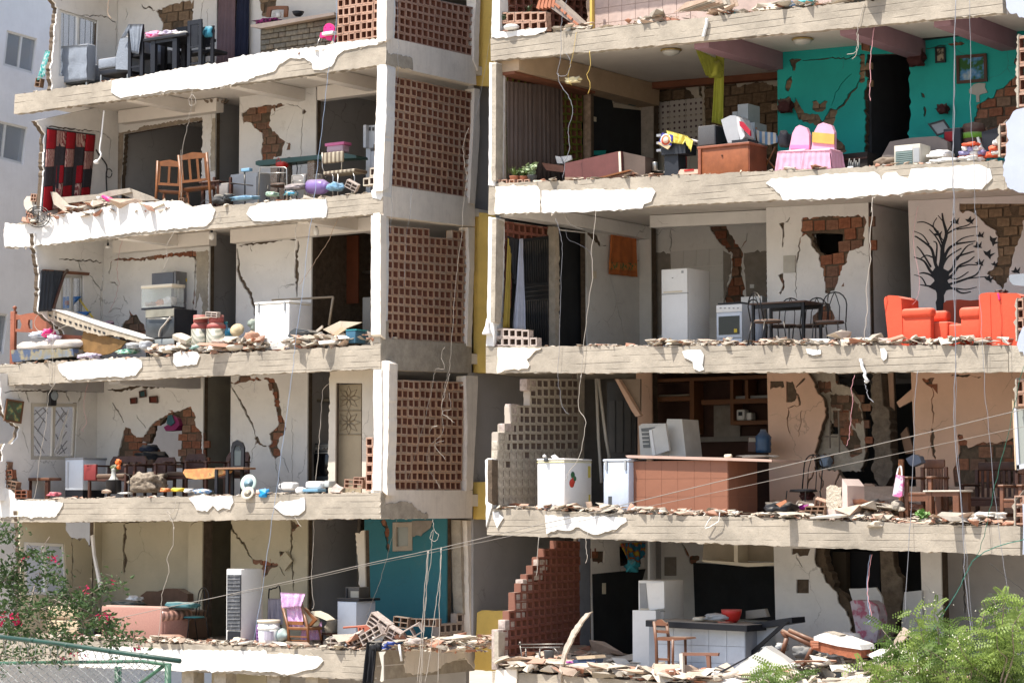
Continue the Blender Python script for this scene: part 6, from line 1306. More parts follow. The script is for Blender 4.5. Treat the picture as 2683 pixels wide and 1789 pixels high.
def ac(a9,x0,x1,ytop,yarm,d,rz=0,back='slat',seatm=FBRN,group='dark wooden armchairs',w=None,xc=None):
 A=T('wooden_armchair',a9,'armchair',L4,'C1',(x0+x1)/2,d,group);X0,X1,Z0,Z1=A.rect(x0,x1,ytop,'F',d);za=A.pt((x0+x1)/2,yarm,d).z;w_=X1-X0;dp=.6
 for X in(X0,X1-.05):
  A.mb('leg',K5,MB().bbox(X,X+.05,0,.06,0,za,.008));A.mb('leg',K5,MB().bbox(X,X+.05,dp-.06,dp,0,za,.008));A.mb('armrest',K5,MB().bbox(X-.015,X+.065,-.02,dp,za,za+.035,.01))
 A.mb('seat_frame',K5,MB().box(X0+.05,X1-.05,.01,dp-.01,za*.55,za*.55+.05));A.mb('seat_cushion',seatm,MB().bbox(X0+.055,X1-.055,.0,dp-.05,za*.55+.051,za*.55+.14,.03))
 pts=[(X0+.04,za*.6),(X1-.04,za*.6),(X1-.03,Z1-.1),(X1-.1,Z1),(X0+.1,Z1),(X0+.03,Z1-.1)];n=4;hs=[]
 for k in r9(n):
  a=X0+.12+(w_-.24)*k/n;hs.append([(a+.01,za+.02),(a+(w_-.24)/n-.03,za+.02),(a+(w_-.24)/n-.03,Z1-.12),(a+.01,Z1-.12)])
 mb=MB();pl9(pts,hs,dp-.03,dp+.02,lambda a,b,t:V3((a,t+(b-za)*.2,b)),mb);mb.d9('backrest',K5,A.o)
 return A
ac('dark wooden armchair facing right beside the washing machine',775,1110,850,945,.7)
ac('dark wooden armchair with a fur throw below the hole in the wall',1170,1370,860,935,.8,seatm=mat('leopard throw',(.20,.16,.12),.95,.5,20))
ac('dark wooden bench under the right edge of the wall hole',1440,1640,830,915,1.2)
ac('dark wooden armchair behind the floral cushion, right end of the row',1800,2020,812,912,.95)
A=T('fire_extinguisher','red and brown folded bag beside the washing machine','bag',L4,'C1',780,.9);A.box('body',mat('dull maroon',(.22,.03,.03),.7),735,842,928,1068,.68,.74,b=.01)
A=T('cushion','orange floral cushion sliding off a chair','cushion',L4,'C1',1760,.3,z=(1060,));A.q9('pad',pt9('orange floral','noise',(.60,.25,.10),(.55,.35,.12),(.30,.16,.10),10),Y_('1610 1000,1625 970,1700 968,1800 960,1900 962,2000 985,1990 1002,1900 1030,1840 1050,1720 1060,1640 1045'),.35,.5)
A=T('dining_chair','black dining chair with oval padded back at the right of the row','chair',L4,'C1',2085,.35)
A.q9('backrest',K1,Y_('2030 960,2033 780,2045 735,2085 712,2130 735,2148 780,2145 960'),.62,.66,holes=[Y_('2055 940,2055 800,2070 765,2090 760,2115 775,2125 820,2120 940')]);A.q9('back_pad',mat('slate pad',(.06,.075,.08),.6),Y_('2058 938,2058 800,2072 768,2090 763,2113 778,2122 820,2118 938'),.64,.655)
A.box('seat',mat('wood seat',(.25,.13,.07)),1890,2140,955,972,.3,.66,b=.006)
for x,d in((1890,.32),(1985,.32),(2030,.62),(2115,.62)):A.box('leg',K1,x,x+22,970,'F',d,d+.04)
A=T('black_kettle_stand','black pot with a silver lidded kettle and wire stand on the slab edge','pot',L4,'C1',1000,.2);A.e9('pot',K1,1000,1188,.4,Y_('.13 0,.15 .02,.15 .26,.16 .27,0 .29'),18);A.e9('kettle',mat('grey knitted cover',(.42,.43,.40),.8,.2),1000,1080,.4,Y_('.14 0,.08 .06,.05 .12,.04 .22,.05 .24,0 .27'),14)
A.u9('stand',Km,Y_('1015 1190 .3,1020 1010 .3,1100 1005 .3,1140 1030 .3,1145 F .3'),.008)
A=T('flower_vase','orange artificial flower standing in the pot','flower',L4,'C1',1010,.35,z=(1010,));A.l9('petal',mat('orange petal',(.75,.16,.03)),1005,1045,882,935,.4,.5,5,.4);A.l9('petal',mat('orange petal'),1020,1045,930,975,.4,.48,6,.4);A.l9('leaf',mat('dull leaf',(.10,.12,.06)),965,1015,930,1000,.38,.5,7,.4)
A=T('fallen_mattress','brown patterned blanket heaped below the wall hole','blanket',L4,'C1',1230,.45);A.l9('cloth',mat('leopard throw'),1095,1340,1000,1190,.45,.95,9,.3,sub=4)
for i,(x0,x1,y0,y1,s_)in E9(((1155,1385,810,900,1),(1205,1300,750,820,2),(1245,1350,855,960,3))):
 A=T('garment',('black cloth draped through the wall hole','dark blue cloth on top of the black one in the wall hole','brown cardboard lump in the wall hole')[i],'cloth',L4,'C1',(x0+x1)/2,2.3,z=(y1,));A.l9('cloth',(CBLACK,mat('navy cloth',(.03,.04,.07)),FBRN)[i],x0,x1,y0,y1,2.2,2.65,60+i,.25)
A=T('backpack','purple and teal backpack hanging in the top of the wall hole','bag',L4,'C1',1510,2.5,z=(635,));A.q9('body',mat('magenta nylon',(.22,.015,.10),.7),Y_('1440 600,1480 575,1520 495,1560 520,1580 580,1540 628,1460 635'),2.45,2.68,jag=.006);A.q9('pocket',mat('teal nylon',(.03,.10,.13),.7),Y_('1465 570,1475 500,1510 490,1535 560,1500 590'),2.42,2.449,jag=.004)
for lb,q4,m_ in(('small teal wall plaque, highest of the three',Y_('1230 285,1285 270,1290 335,1235 345'),mat('teal plaque',(.03,.08,.09))),('small red brown wall plaque left of the teal one',Y_('1150 345,1205 340,1208 392,1155 398'),mat('maroon plaque',(.13,.03,.02))),('small maroon wall plaque right of the teal one',Y_('1318 330,1390 325,1390 390,1322 388'),mat('maroon plaque'))):
 p9(lb,L4,'C1',q4,'d',D4-.03,K5,m_,.02,'wall_plaque',group='small wall plaques')
A=T('stove','stainless gas stove in the fourth flat kitchen recess','stove',L4,'C2',790,2.6);A.box('body',Ky,698,880,740,'F',2.9,3.4,b=.01);A.box('control_panel',K7,708,876,752,808,2.88,2.899);A.box('oven_door',Kg,712,876,835,1030,2.87,2.899,b=.01);A.box('handle',K7,715,876,822,832,2.83,2.86)
for x in(735,765,797,830,855):A.e9('knob',K7,x,788,2.86,Y_('0 -.02,.022 -.02,.022 .02,0 .02'),8)
A=T('range_hood','sooty range hood over the stove','hood',L4,'C2',805,3.2,z=(375,));A.box('body',mat('greasy metal',(.16,.14,.11),.5),735,880,352,378,2.95,3.4,b=.01)
dr=T('decorated_door','cream door with raised star pattern panels','door',L4,'C2',1055,1.0);DM=mat('cream door panel',(.36,.29,.19),.6,.12)
dr.box('slab',DM,940,1165,225,'F',.95,1.0)
for cy_ in(345,560):
 for k in r9(8):
  a=k*math.pi/4;ca,sa=math.cos(a),math.sin(a);dr.u9('relief',mat('door relief',(.25,.19,.12)),[(1052+10*ca,cy_+10*sa,.94),(1052+55*math.cos(a+.35),cy_+60*math.sin(a+.35),.94),(1052+105*ca,cy_+105*sa,.94),(1052+55*math.cos(a-.35),cy_+60*math.sin(a-.35),.94),(1052+10*ca,cy_+10*sa,.94)],.005,4)
dr.u9('rail',mat('door relief'),Y_('942 455 .94,1163 455 .94'),.008,4);dr.u9('rail',mat('door relief'),Y_('942 665 .94,1163 665 .94'),.008,4)
def disc(a9,r,x,y,d,R_,m1,m2,tilt,name='plate',rm=L4):
 p=PD(r,x,y,d);t=tg9(name,a9,'plate',p,0,None,rot=tilt)
 MB().e9([(0,-.015),(R_*.6,-.012),(R_,.008),(R_,.014),(R_*.6,-.002),(0,-.004)],24).d9('rim',m1,t);MB().e9([(0,-.0035),(R_*.45,-.002),(R_*.58,.0)],20).d9('centre',m2,t)
disc('pale green plate standing on edge over the slab','C2',172,1095,.12,.17,mat('pale green melamine',(.45,.55,.50),.4),mat('blue melamine',(.25,.42,.52),.4),(RAD(78),0,.2))
disc('white plate hanging over the slab edge below the pale green plate','C2',165,1182,-.05,.13,mat('cream melamine',(.52,.47,.38),.4),mat('cream melamine'),(RAD(62),.5,0))
A=T('plastic_bag','bright blue plastic bag caught on the slab edge','bag',L4,'C2',290,0,z=(1225,));A.l9('body',mat('cyan bag',(.01,.28,.62),.5),255,325,1140,1225,-.06,.08,12,.4)
A=T('ball','small peach and white bowl next to the bright blue bag','bowl',L4,'C2',250,.05,z=(1190,));A.l9('body',mat('peach plastic',(.75,.5,.4),.5),230,270,1148,1192,.0,.1,2,.05)
A=T('jug','white plastic jug lying on its side on the fourth slab edge','jug',L4,'C2',505,.3);A.box('body',K2,450,556,1085,1155,.2,.42,b=.045);A.u9('handle',K2,Y_('452 1100 .3,438 1115 .3,440 1135 .3,455 1145 .3'),.012)
A=T('jug','larger white plastic jug lying by the kitchen recess','jug',L4,'C2',740,.3);A.box('body',K2,665,800,1075,1145,.2,.42,b=.05);A.box('neck',K2,798,822,1085,1120,.26,.34,b=.02)
A=T('container','translucent grey container right of the larger jug','container',L4,'C2',850,.35);A.box('body',mat('milky plastic',(.50,.52,.50),.4),835,880,1070,1130,.3,.5,b=.02)
A=T('tray','light blue tray on the slab edge under the jugs','tray',L4,'C2',710,.1);A.box('tray',mat('dull blue plastic',(.16,.32,.45),.5),648,780,1142,1170,.05,.3,b=.008)
A=T('cup','small white beaker on the slab edge','cup',L4,'C2',605,.1);A.l9('body',K2,570,645,1125,1190,.05,.2,5,.15)
for k,(x0,x1,y0,y1,m_,lb)in E9(((1395,1455,1135,1172,mat('orange tub',(.8,.25,.08)),'orange tub'),(1490,1590,1132,1170,YELP,'yellow wrapper'),(1600,1660,1140,1180,K2,'white packet'),(1680,1815,1145,1192,pt9('printed bag','voronoi',(.7,.7,.72),(.2,.35,.6),None,12),'printed white carrier bag'),(870,940,1150,1185,K3[3],'clay coloured pot fragment'),(1030,1110,1172,1190,K2,'flat white tile fragment'),(410,490,1170,1210,mat('dusty pink pot',(.5,.12,.16)),'dusty pink flowerpot'))):
 A=T('litter',lb+' lying on the fourth slab edge','litter',L4,'C1',(x0+x1)/2,.1);A.l9('body',m_,x0,x1,y0,y1,.05,.25,70+k,.3)
B9('hollow clay brick lying at the foot of the star pattern door',PD('C2',1110,1100,.2),(0,.05,.25),.36,.16,.16,2,2,Ll);B9('hollow clay brick lying against the front column in the fourth flat',PD('C2',1170,1075,.5),(0,0,-.1),.3,.15,.14,2,1,Ll)
k9('pinkish plaster chunk leaning by the hollow bricks',PD('C2',950,1150,.12),(1.0,.4,.2),.22,.2,.03,L7,8)
B9('broken hollow brick on the left wall stump, upper',PD('C1',40,940,.05),(0,.1,.1),.3,.18,.15,2,2,BRK);B9('broken hollow brick on the left wall stump, middle',PD('C1',75,1020,.05),(0,-.1,.2),.28,.18,.15,2,2,BRK);B9('broken hollow brick on the left wall stump, lower',PD('C1',120,1110,.05),(0,.2,.1),.26,.16,.15,2,2,BRK);B9('broken hollow brick at the foot of the left wall stump',PD('C1',205,1190,.05),(0,0,.2),.3,.16,.15,2,2,BRK)
pw=PQ(LB,L4,'C1',Y_('-120 960,10 985 1,30 1050 1,70 1130 1,130 1180 1,160 1245 1,400 1250 1,560 1262 1,545 1310 1,490 1390 1,300 1395 1,150 1385 1,-120 1400'),'d',0,-.025,-.002,PLW)
PQ(LB,L4,'C1',Y_('-120 930,0 905 1,60 960 1,130 1130 1,180 1240 1,120 1245 1,60 1120 1,10 1000 1,-120 975'),'d',.0,.0,.16,CORE,'wall_stump')
#== L5
w9(LB,L5,'D1',Y_('212 302,568 320,598 770,217 768'),'x',XL5-.04,PVC,2,.06,.06,glass_mat('milky pane',(.55,.60,.70),.8))
A=T('sofa','dusty pink sofa seen from behind in the olive room','sofa',L5,'D1',1150,.25)
A.box('backrest',FPINK,885,1425,865,1165,.25,.48,b=.05);A.box('seat',FPINK,900,1410,1010,1150,.49,1.05,b=.05)
X0,X1,Z0,Z1=A.rect(885,1425,890,1165,.25);A.mb('arm',FPINK,MB().bbox(X1-.16,X1+.02,.05,.75,Z0,Z1-.09,.04));A.mb('arm_roll',pt9('striped arm cloth','stripe',(.16,.08,.06),(.45,.25,.19),None,2.2,.35,rot=(0,0,1.57)),MB().u9([(X1-.05,.02,Z1-.13),(X1-.05,.8,Z1-.13)],.11,14));A.mb('arm',FPINK,MB().bbox(X0,X0+.16,.24,.75,Z0,Z1-.12,.04))
for x in(.0,.9):A.mb('foot',K5,MB().box(X0+.1+x*(X1-X0-.25),X0+.15+x*(X1-X0-.25),.05,.1,-.0,.05))
A=T('sofa','brown camel back sofa against the olive wall','sofa',L5,'D1',1400,1.4);A.q9('backrest',FBRN,Y_('1210 1000,1230 780,1290 735,1380 740,1460 712,1560 715,1650 760,1660 1000'),1.9,2.1);A.box('seat',FBRN,1215,1655,900,'F',1.3,1.89,b=.05)
ar('black hooped tube chair with a blue cushion behind the pink sofa',L5,'D1',1610,.85,RAD(-20),TEALP,h=1.02,w=.5)
A=T('cushion','teal blue cushion on the back of the pink sofa','cushion',L5,'D1',1540,.6,z=(880,));A.l9('pad',mat('teal cotton',(.05,.15,.17)),1420,1670,830,890,.55,.95,3,.12)
A=T('cloth_bundle','dark bundle with white cloth behind the pink sofa','clothes',L5,'D1',1080,1.0,z=(860,));A.l9('cloth',mat('slate cloth',(.06,.075,.07)),935,1170,815,880,.9,1.4,4,.25);A.l9('cloth',K8,1085,1190,775,845,1.2,1.5,5,.4)
A=T('armchair','beige armchair by the window behind the bougainvillea','armchair',L5,'D1',450,.55)
A.box('base',FBEIGE,240,690,985,'F',.6,1.2,b=.04);A.box('armrest',FBEIGE,340,680,870,985,.58,.85,b=.06);A.box('backrest',FBEIGE,225,360,800,1120,.75,1.3,b=.06);A.box('armrest',FBEIGE,560,690,890,1000,.9,1.4,b=.05)
A=T('speaker','small black box with a red cloth beside the beige armchair','box',L5,'D1',760,.45);A.box('body',K1,690,830,1060,1140,.5,.75,b=.01);A.l9('cloth',mat('faded red cloth',(.45,.10,.13)),630,685,1105,1148,.4,.6,3,.3)
A=T('refrigerator','white refrigerator turned with its dusty black coil back to the street','refrigerator',L5,'D2',150,.3)
A.box('body',K6,-25,103,540,1185,.32,.92,b=.015);A.box('back_panel',mat('dusty black coil',(.06,.065,.075),.8,.5,5,dirt=.6,dcol=(.35,.35,.36)),-18,98,590,1080,.285,.315);A.box('compressor_bay',K1,-15,96,1090,1180,.30,.316)
for k in r9(15):A.u9('coil',mat('coil metal',(.22,.23,.25),.6),[(-14,600+k*32,.275),(94,600+k*32,.275)],.005,4)
X0,X1,Z0,Z1=A.rect(-25,103,540,'F',.32);A.mb('foot',K1,MB().box(X0+.03,X0+.07,.05,.09,0,.05));A.mb('foot',K1,MB().box(X1-.07,X1-.03,.05,.09,0,.05));A.mb('door',Kc,MB().bbox(X0,X1,.62,.67,Z0+.05,Z1-.02,.01))
A=T('bed','black metal bed end with white cloth behind the fridge','bed',L5,'D2',400,1.4);A.u9('hoop',Km,Y_('345 F 1.5,350 760 1.5,370 720 1.5,410 708 1.5,450 725 1.5,462 F 1.5'),.014,sm=True);h9('cloth',mat('lilac cloth',(.45,.42,.50)),[A.pt(345,800,1.45),A.pt(470,800,1.45),A.pt(480,1030,1.45),A.pt(350,1040,1.45)],A.o,3,.03)
A=T('crate','purple plastic crate beside the white bucket','crate',L5,'D2',265,.5);A.box('body',mat('purple crate plastic',(.25,.12,.32),.5),240,300,1030,'F',.55,.85)
for k in r9(5):A.box('slat',mat('purple crate plastic'),238,302,1040+k*30,1054+k*30,.535,.549)
A=T('bucket','white plastic bucket with a lid beside the rocking chair','bucket',L5,'D2',350,.2);c=A.pt(350,1200,.35);sc=SC('D2',350,1100,.35);c.z=.0
A.mb('body',K2,MB().e9([(62*sc,0),(66*sc,.02),(74*sc,155*sc)],24,c));A.mb('rim',K2,MB().e9([(74*sc,110*sc),(78*sc,112*sc),(78*sc,122*sc),(74*sc,124*sc)],24,c));A.mb('lid',Kc,MB().e9([(78*sc,155*sc),(79*sc,172*sc),(70*sc,174*sc),(0,172*sc)],24,c));A.mb('print',mat('grey label print',(.45,.42,.5)),MB().add([(c.x+(74-.0)*sc*math.cos(a)*1.0,c.y+74*sc*math.sin(a),z_)for z_ in(40*sc,100*sc)for a in(-1.3,-1.0,-.7,-.4)],Y_('0 1 5 4,1 2 6 5,2 3 7 6')))
A=T('water_bottle','pale green water cooler bottle lying between the bucket and the rocking chair','bottle',L5,'D2',460,.4);p0,p1=A.pt(425,1115,.45),A.pt(515,1130,.45);MB().u9([p0.lerp(p1,k)for k in(0,.1,.5,.7,.85,1)],[.08,.13,.13,.1,.05,.04],16).d9('body',mat('pale green bottle',(.42,.52,.50),.25),A.o)
rk=T('rocking_chair','brown wooden rocking chair with a pink patterned cloth on the olive room edge','chair',L5,'D2',600,.3)
for a,w_ in((((470,860,.5),(520,1050,.45),(530,1200,.4)),.028),(((640,850,.5),(690,1050,.45),(700,1190,.4)),.028),(((770,985,.8),(800,1100,.8),(810,1165,.8)),.022)):rk.u9('post',Ko,a,w_,5)
rk.box('seat',Ko,520,690,1052,1078,.42,.85,b=.01);rk.q9('armrest',Ko,Y_('655 895,665 880,770 985,700 1060,690 1040,735 985'),.55,.60);rk.box('stretcher',Ko,530,695,1130,1142,.42,.45);rk.box('stretcher',Ko,535,700,1165,1175,.44,.46);rk.box('rail',Ko,500,650,1000,1030,.46,.50)
g_=T('cloth','pink and blue flowered cloth draped over the rocking chair','cloth',L5,'D2',570,.3,z=(1050,));PKC=pt9('pink flowered cloth','voronoi',(.70,.38,.62),(.42,.30,.60),(.75,.50,.68),26)
h9('front',PKC,[g_.pt(452,745,.44),g_.pt(672,758,.44),g_.pt(640,870,.42),g_.pt(475,885,.42)],g_.o,3,.025);h9('back',PKC,[g_.pt(505,865,.52),g_.pt(632,860,.52),g_.pt(668,1050,.5),g_.pt(530,1050,.5)],g_.o,3,.02);h9('skirt',PKC,[g_.pt(640,1070,.6),g_.pt(820,1000,.9),g_.pt(825,1160,.9),g_.pt(640,1170,.6)],g_.o,4,.03)
A=T('cushion','cream cushion on the arm of the rocking chair','cushion',L5,'D2',780,.6,z=(1000,));A.q9('pad',mat('cream cushion',(.62,.57,.44),.9),Y_('665 935,690 918,760 910,830 940,890 985,860 995,780 960,740 950,755 1010,740 1045,705 1040,690 985'),.6,.75,jag=.006)
A=T('chair','dark wooden chair carrying blankets behind the rocking chair','chair',L5,'D2',850,.9);A.l9('blanket',mat('dull blanket',(.30,.26,.20)),820,890,985,1150,.9,1.3,6,.2);A.box('seat',K5,800,900,1100,1120,.9,1.3)
for x in(805,890):A.box('leg',K5,x,x+12,1120,'F',.92,.96)
A=T('kitchen_cabinet','white kitchen cabinet beside the cream pillar','cabinet',L5,'D2',1040,1.0);A.box('body',WHITB,955,1125,825,'F',1.0,1.55,b=.008);A.box('worktop',K1,950,1145,800,822,.97,1.6,b=.005);A.box('door',WHITB,960,1120,830,1150,.975,.999,b=.005)
A=T('microwave','black framed microwave on the white kitchen cabinet','microwave',L5,'D2',1090,1.2,z=(800,));A.box('body',mat('dark taupe metal',(.09,.08,.07),.5),1022,1145,700,800,1.2,1.5,b=.01);A.box('door',mat('cream paper',(.45,.42,.35)),1070,1140,735,792,1.185,1.199);A.box('side_leg',K1,1026,1040,710,798,1.18,1.2)
w9(LB,L5,'D2',Y_('1440 132,1610 128,1610 378,1440 385'),'d',2.60,mat('beige window frame',(.40,.35,.29),.7),1,.08,.09,glass_mat('dull pane',(.3,.32,.3),1))
PQ(LB,L5,'D2',Y_('1660 115,1800 115 1,1775 180 1,1720 220 1,1670 245 1,1615 260,1612 120'),'d',2.6,-.01,-.001,mat('grey render'),'render')
A=T('chair','toppled red brown plastic chair among the bricks','chair',L5,'D2',1150,.5);A.u9('leg',mat('red brown plastic',(.36,.10,.06)),Y_('1008 1056 .5,1150 1045 .5,1245 1035 .5'),.02);A.q9('seat',mat('red brown plastic'),Y_('1130 1045,1235 1035,1240 1110,1190 1120,1140 1110'),.45,.5,holes=[Y_('1145 1060,1160 1058,1162 1100,1148 1100'),Y_('1175 1058,1190 1056,1192 1098,1178 1100')])
BL=[('hollow brick standing tilted at the top of the left wing brick heap',1330,1025,.25,(.1,.55,.1),.42,.26,.2,2,3),('long hollow brick slanting across the left wing brick heap',1270,1120,.12,(0,-.5,.1),.46,.2,.2,3,2),('small hollow brick propped at the left of the heap',1140,1140,.15,(.3,-.4,.2),.22,.16,.2,2,2),('clay brick with tan end lying left of the heap',985,1190,.18,(0,0,.15),.36,.17,.16,2,2),('pale brick on its side at the right of the heap',1460,1110,.2,(.3,.5,.3),.26,.2,.14,2,2),('brown broken brick behind the heap on the teal side',1530,1010,.8,(0,.1,.2),.3,.2,.2,2,2),('grey brown beam fragment lying behind the heap',1700,1010,.9,(0,0,0),.75,.14,.16,5,1),('brown broken brick right of the heap',1620,1090,.5,(.2,-.5,.3),.36,.18,.16,2,1)]
for lb,x,y,d,ro,w_,h_,l_,a,b in BL:B9(lb,PD('D2',x,y,d),ro,w_,h_,l_,a,b,L7 if d<.6 else mat('dull brown brick',(.22,.15,.11),.95,.2))
for i,(x0,x1,y0,y1,m_,lb)in E9(((1365,1470,1178,1215,CBLUE,'blue rag on the brick heap, right piece'),(1305,1375,1205,1255,CBLUE,'blue rag on the brick heap, left piece'),(1310,1360,1190,1225,K8,'white crumpled paper between the blue rags'),(1530,1700,1150,1215,L7,'pinkish lump of plaster at the right end of the brick heap'))):
 A=T('rag' if i<3 else 'plaster_lump',lb,'rag' if i<3 else 'debris',L5,'D2',(x0+x1)/2,.05,z=(y1,));A.l9('cloth' if i<3 else 'lump',m_,x0,x1,y0,y1,.02,.2,80+i,.45)
A=T('black_cloth','black cloth bag hanging down from the slab edge corner','cloth',L5,'D2',1245,-.1,z=(1545,));h9('cloth',CBLACK,[A.pt(1215,1180,-.05),A.pt(1305,1190,-.05),A.pt(1275,1560,-.05),A.pt(1185,1560,-.05)],A.o,2,.05);A.l9('bundle',CBLACK,1205,1320,1170,1275,-.08,.12,6,.3)
A=T('paint_can','cream stained plaster streak strip hanging on the side beam','strip',L5,'D2',1345,0,z=(1530,));A.q9('strip',mat('cream dried paint',(.55,.52,.45)),Y_('1318 1270,1380 1265,1360 1300,1362 1520,1345 1535,1330 1525,1345 1400'),-.03,-.01,jag=.006)
A=T('stick','short white plastic stick hanging below the brick heap','stick',L5,'D2',1510,0,z=(1350,));A.u9('stick',K2,Y_('1498 1205 -.04,1520 1350 -.04'),.022,6)
A=T('debris_lump','dark debris lump under the turned fridge','debris',L5,'D2',30,.05,z=(1230,));A.l9('lump',K3[0],-10,95,1140,1230,.02,.25,5,.35)
A=T('white_strip','long white strip of plaster leaning diagonally in the olive room','strip',L5,'D1',850,1.2,z=(700,));A.q9('strip',PLW,Y_('795 250,815 240,830 420,890 700,868 705,815 430'),1.1,1.15,jag=.004)
def PP(rm,r,pts,m=PLW,s9=1):return coat(LB,rm,r,[tuple(p)+(1,)for p in pts],m,s9)
PP(L2,'A1',Y_('825 595,900 575,985 572,1050 560,1200 525,1350 500,1470 480,1700 460,1860 425,1960 432,1960 548,1880 560,1760 608,1540 655,1400 655,1240 665,1120 690,980 705,890 722,820 680'),s9=2)
PP(L2,'A2',Y_('2 432,200 400,400 370,640 350,780 320,1100 286,1148 290,1130 315,1000 345,850 372,800 410,760 490,700 512,625 515,615 470,560 430,450 430,380 470,330 530,200 560,120 602,2 600'),s9=3)
PP(L3,'B1',Y_('50 148,200 170,420 95,560 70,700 60,860 25,1000 0,1200 -20,1400 -40,1600 -45,1700 10,1860 -20,1900 40,1880 110,1810 180,1740 185,1560 200,1350 225,1150 240,930 270,700 305,450 335,250 360,120 365,50 360,38 250'),s9=4)
PP(L3,'B2',Y_('190 10,300 -30,600 -50,860 -60,872 20,860 95,700 110,500 125,300 138,215 130,160 70'),s9=5)
PP(L4,'B1',Y_('515 1395,600 1370,900 1350,1200 1338,1250 1360,1255 1420,1200 1490,1060 1505,950 1500,800 1520,620 1530,560 1490,530 1450'),s9=6)
PP(L4,'B1',Y_('1535 1300,1600 1280,1740 1285,1765 1320,1740 1390,1640 1400,1560 1412,1530 1370'),s9=7)
PP(L5,'C1',Y_('1670 1225,1750 1200,1900 1210,2050 1205,2062 1260,2030 1325,1970 1310,1925 1335,1880 1290,1830 1345,1740 1330'),s9=8)
PP(L5,'C2',Y_('400 1300,460 1250,540 1250,670 1218,675 1330,620 1375,560 1380,480 1365,440 1330'),s9=9)
PP(L5,'D1',Y_('700 1240,1100 1225,1500 1250,1900 1255,2352 1262,2352 1440,2200 1430,2050 1440,1900 1445,1750 1425,1600 1440,1200 1420,700 1400'),s9=10)
PP(L5,'D2',Y_('2 1265,200 1290,500 1285,780 1305,835 1350,780 1410,690 1430,620 1450,520 1475,380 1440,280 1450,150 1430,2 1435'),s9=11)
for k,pts in(('1',Y_('1155 360,1170 395,1300 410,1345 430,1350 515,1150 470')),('4',Y_('1336 1172,1385 1210,1370 1285,1500 1255,1610 1262,1660 1330,1755 1370,1755 1402,1336 1400'))):
 PQ(LB,L2,'A2' if k=='1' else 'C2',[p+(1,)for p in pts],'x',XC[k]+.03,0,.024,Ke,'render',s9=4)
PQ(LB,L5,'D2',Y_('1560 1240 1,2100 1200,2160 1200,2165 1420 1,2080 1320 1,1900 1370 1,1830 1440 1,1640 1468 1,1560 1450 1,1545 1380 1'),'x',XC['5']+.03,0,.024,PLG,'plaster',s9=5)
#== R0: top strip
def PR(rm,r,pts,m=PLW,s9=1):return coat(RB,rm,r,[tuple(p)+(1,)for p in pts],m,s9)
def pn9(a9,rm,r,x,d,w,h,n,m,z=None,s9=1,blade=True,name='potted_plant',pot=None,hang_=0):
 A=T(name,a9,'plant',rm,r,x,d,z=z);rnd=random.Random(s9)
 if pot:A.mb('pot',pot,MB().e9(Y_('.06 0,.085 .12,.09 .13,.07 .13,0 .11'),12))
 st=MB();lf=MB();z0=.1 if pot else 0
 for k in r9(n):
  a=rnd.uniform(0,6.28);L_=h*rnd.uniform(.5,1);o=w*rnd.uniform(.2,1);P=[V3((math.cos(a)*o*t*t,math.sin(a)*o*.6*t*t,z0+L_*(t-.45*t*t*(1+hang_))))for t in(0,.25,.5,.75,1)]
  if blade:
   for i in r9(4):
    s_=V3((-math.sin(a),math.cos(a),0))*.016*(1-i*.22);s2=V3((-math.sin(a),math.cos(a),0))*.016*(1-(i+1)*.24)
    lf.add([P[i]-s_,P[i]+s_,P[i+1]+s2,P[i+1]-s2],[(0,1,2,3)])
  else:
   st.u9(P,.004,4)
   for i in r9(1,5):
    for _ in r9(2):
     u=V3((rnd.gauss(0,1),rnd.gauss(0,1),rnd.gauss(0,.6))).normalized();v=u.orthogonal().normalized();c=P[i]+u*.03;s_=rnd.uniform(.03,.055)
     lf.add([c-u*s_,c+v*s_*.55,c+u*s_,c-v*s_*.55],[(0,1,2,3)])
 if st.v:A.mb('stem',mat('plant stem',(.12,.14,.05)),st)
 A.mb('leaves',m,lf);return A
LF=mat('houseplant green',(.10,.17,.04),.6,.35,12);LFD=mat('dull plant green',(.05,.085,.035),.6,.35,12)
pn9('spiky green plant hanging over the brick lattice at the top of the right wing',R0,'A3',160,.1,.35,.75,40,LFD,z=(200,),s9=3,hang_=.6)
pn9('thin leaved plant behind the lattice at the top of the right wing',R0,'A3',350,.3,.25,.5,22,LFD,z=(120,),s9=4,hang_=.3)
A=T('fallen_wall_piece','tilted slab of clay bricks fallen at the top of the right wing','debris',R0,'A3',600,.3);BRM=mat('brick side',(.42,.17,.10),.9,.2)
A.q9('core',mat('grey mortar face',(.27,.22,.19),.95,.2),Y_('510 60 1,530 -20,740 170,700 195 1'),.3,.55)
for k,(a,b)in E9(((0,0),(1,0),(2,0),(3,0),(4,0))):x=405+k*27;A.q9('brick',BRM,[(x,60-k*3),(x+22,-6-k*8),(x+34,0-k*5),(x+22,72-k*3)],.25+.01*k,.4)
for k in r9(4):x=545+k*45;y=10+k*42;A.q9('brick',BRM,[(x,y+12),(x+34,y+40),(x+26,y+56),(x-8,y+26)],.27,.299)
A=T('door_jamb','yellow ochre door jamb at the top of the right wing','door frame',R0,'A3',808,.6);A.box('post',CORDY,798,815,-60,'F',.6,.68)
A=T('lamp','white round light fitting lying on the top right slab edge','lamp',R0,'A3',225,.02,z=(225,));A.e9('body',K2,225,222,.0,Y_('.07 0,.13 .02,.14 .06,.1 .09,0 .1'),18)
A=T('board_pile','splintered plasterboard sheets fanned out on the top right slab edge','debris',R0,'A3',1600,.2);rnd=random.Random(5)
for k in r9(9):x=1415+k*28;A.q9('sheet',K3[(3,0,1,3)[k%4]],[(x,95-k*3),(x+90,15-k*2+rnd.uniform(-8,8)),(x+230,-12+rnd.uniform(-10,10)),(x+250,4+k*5),(x+60,70+k*3)],.15+.03*k,.165+.03*k,jag=.01)
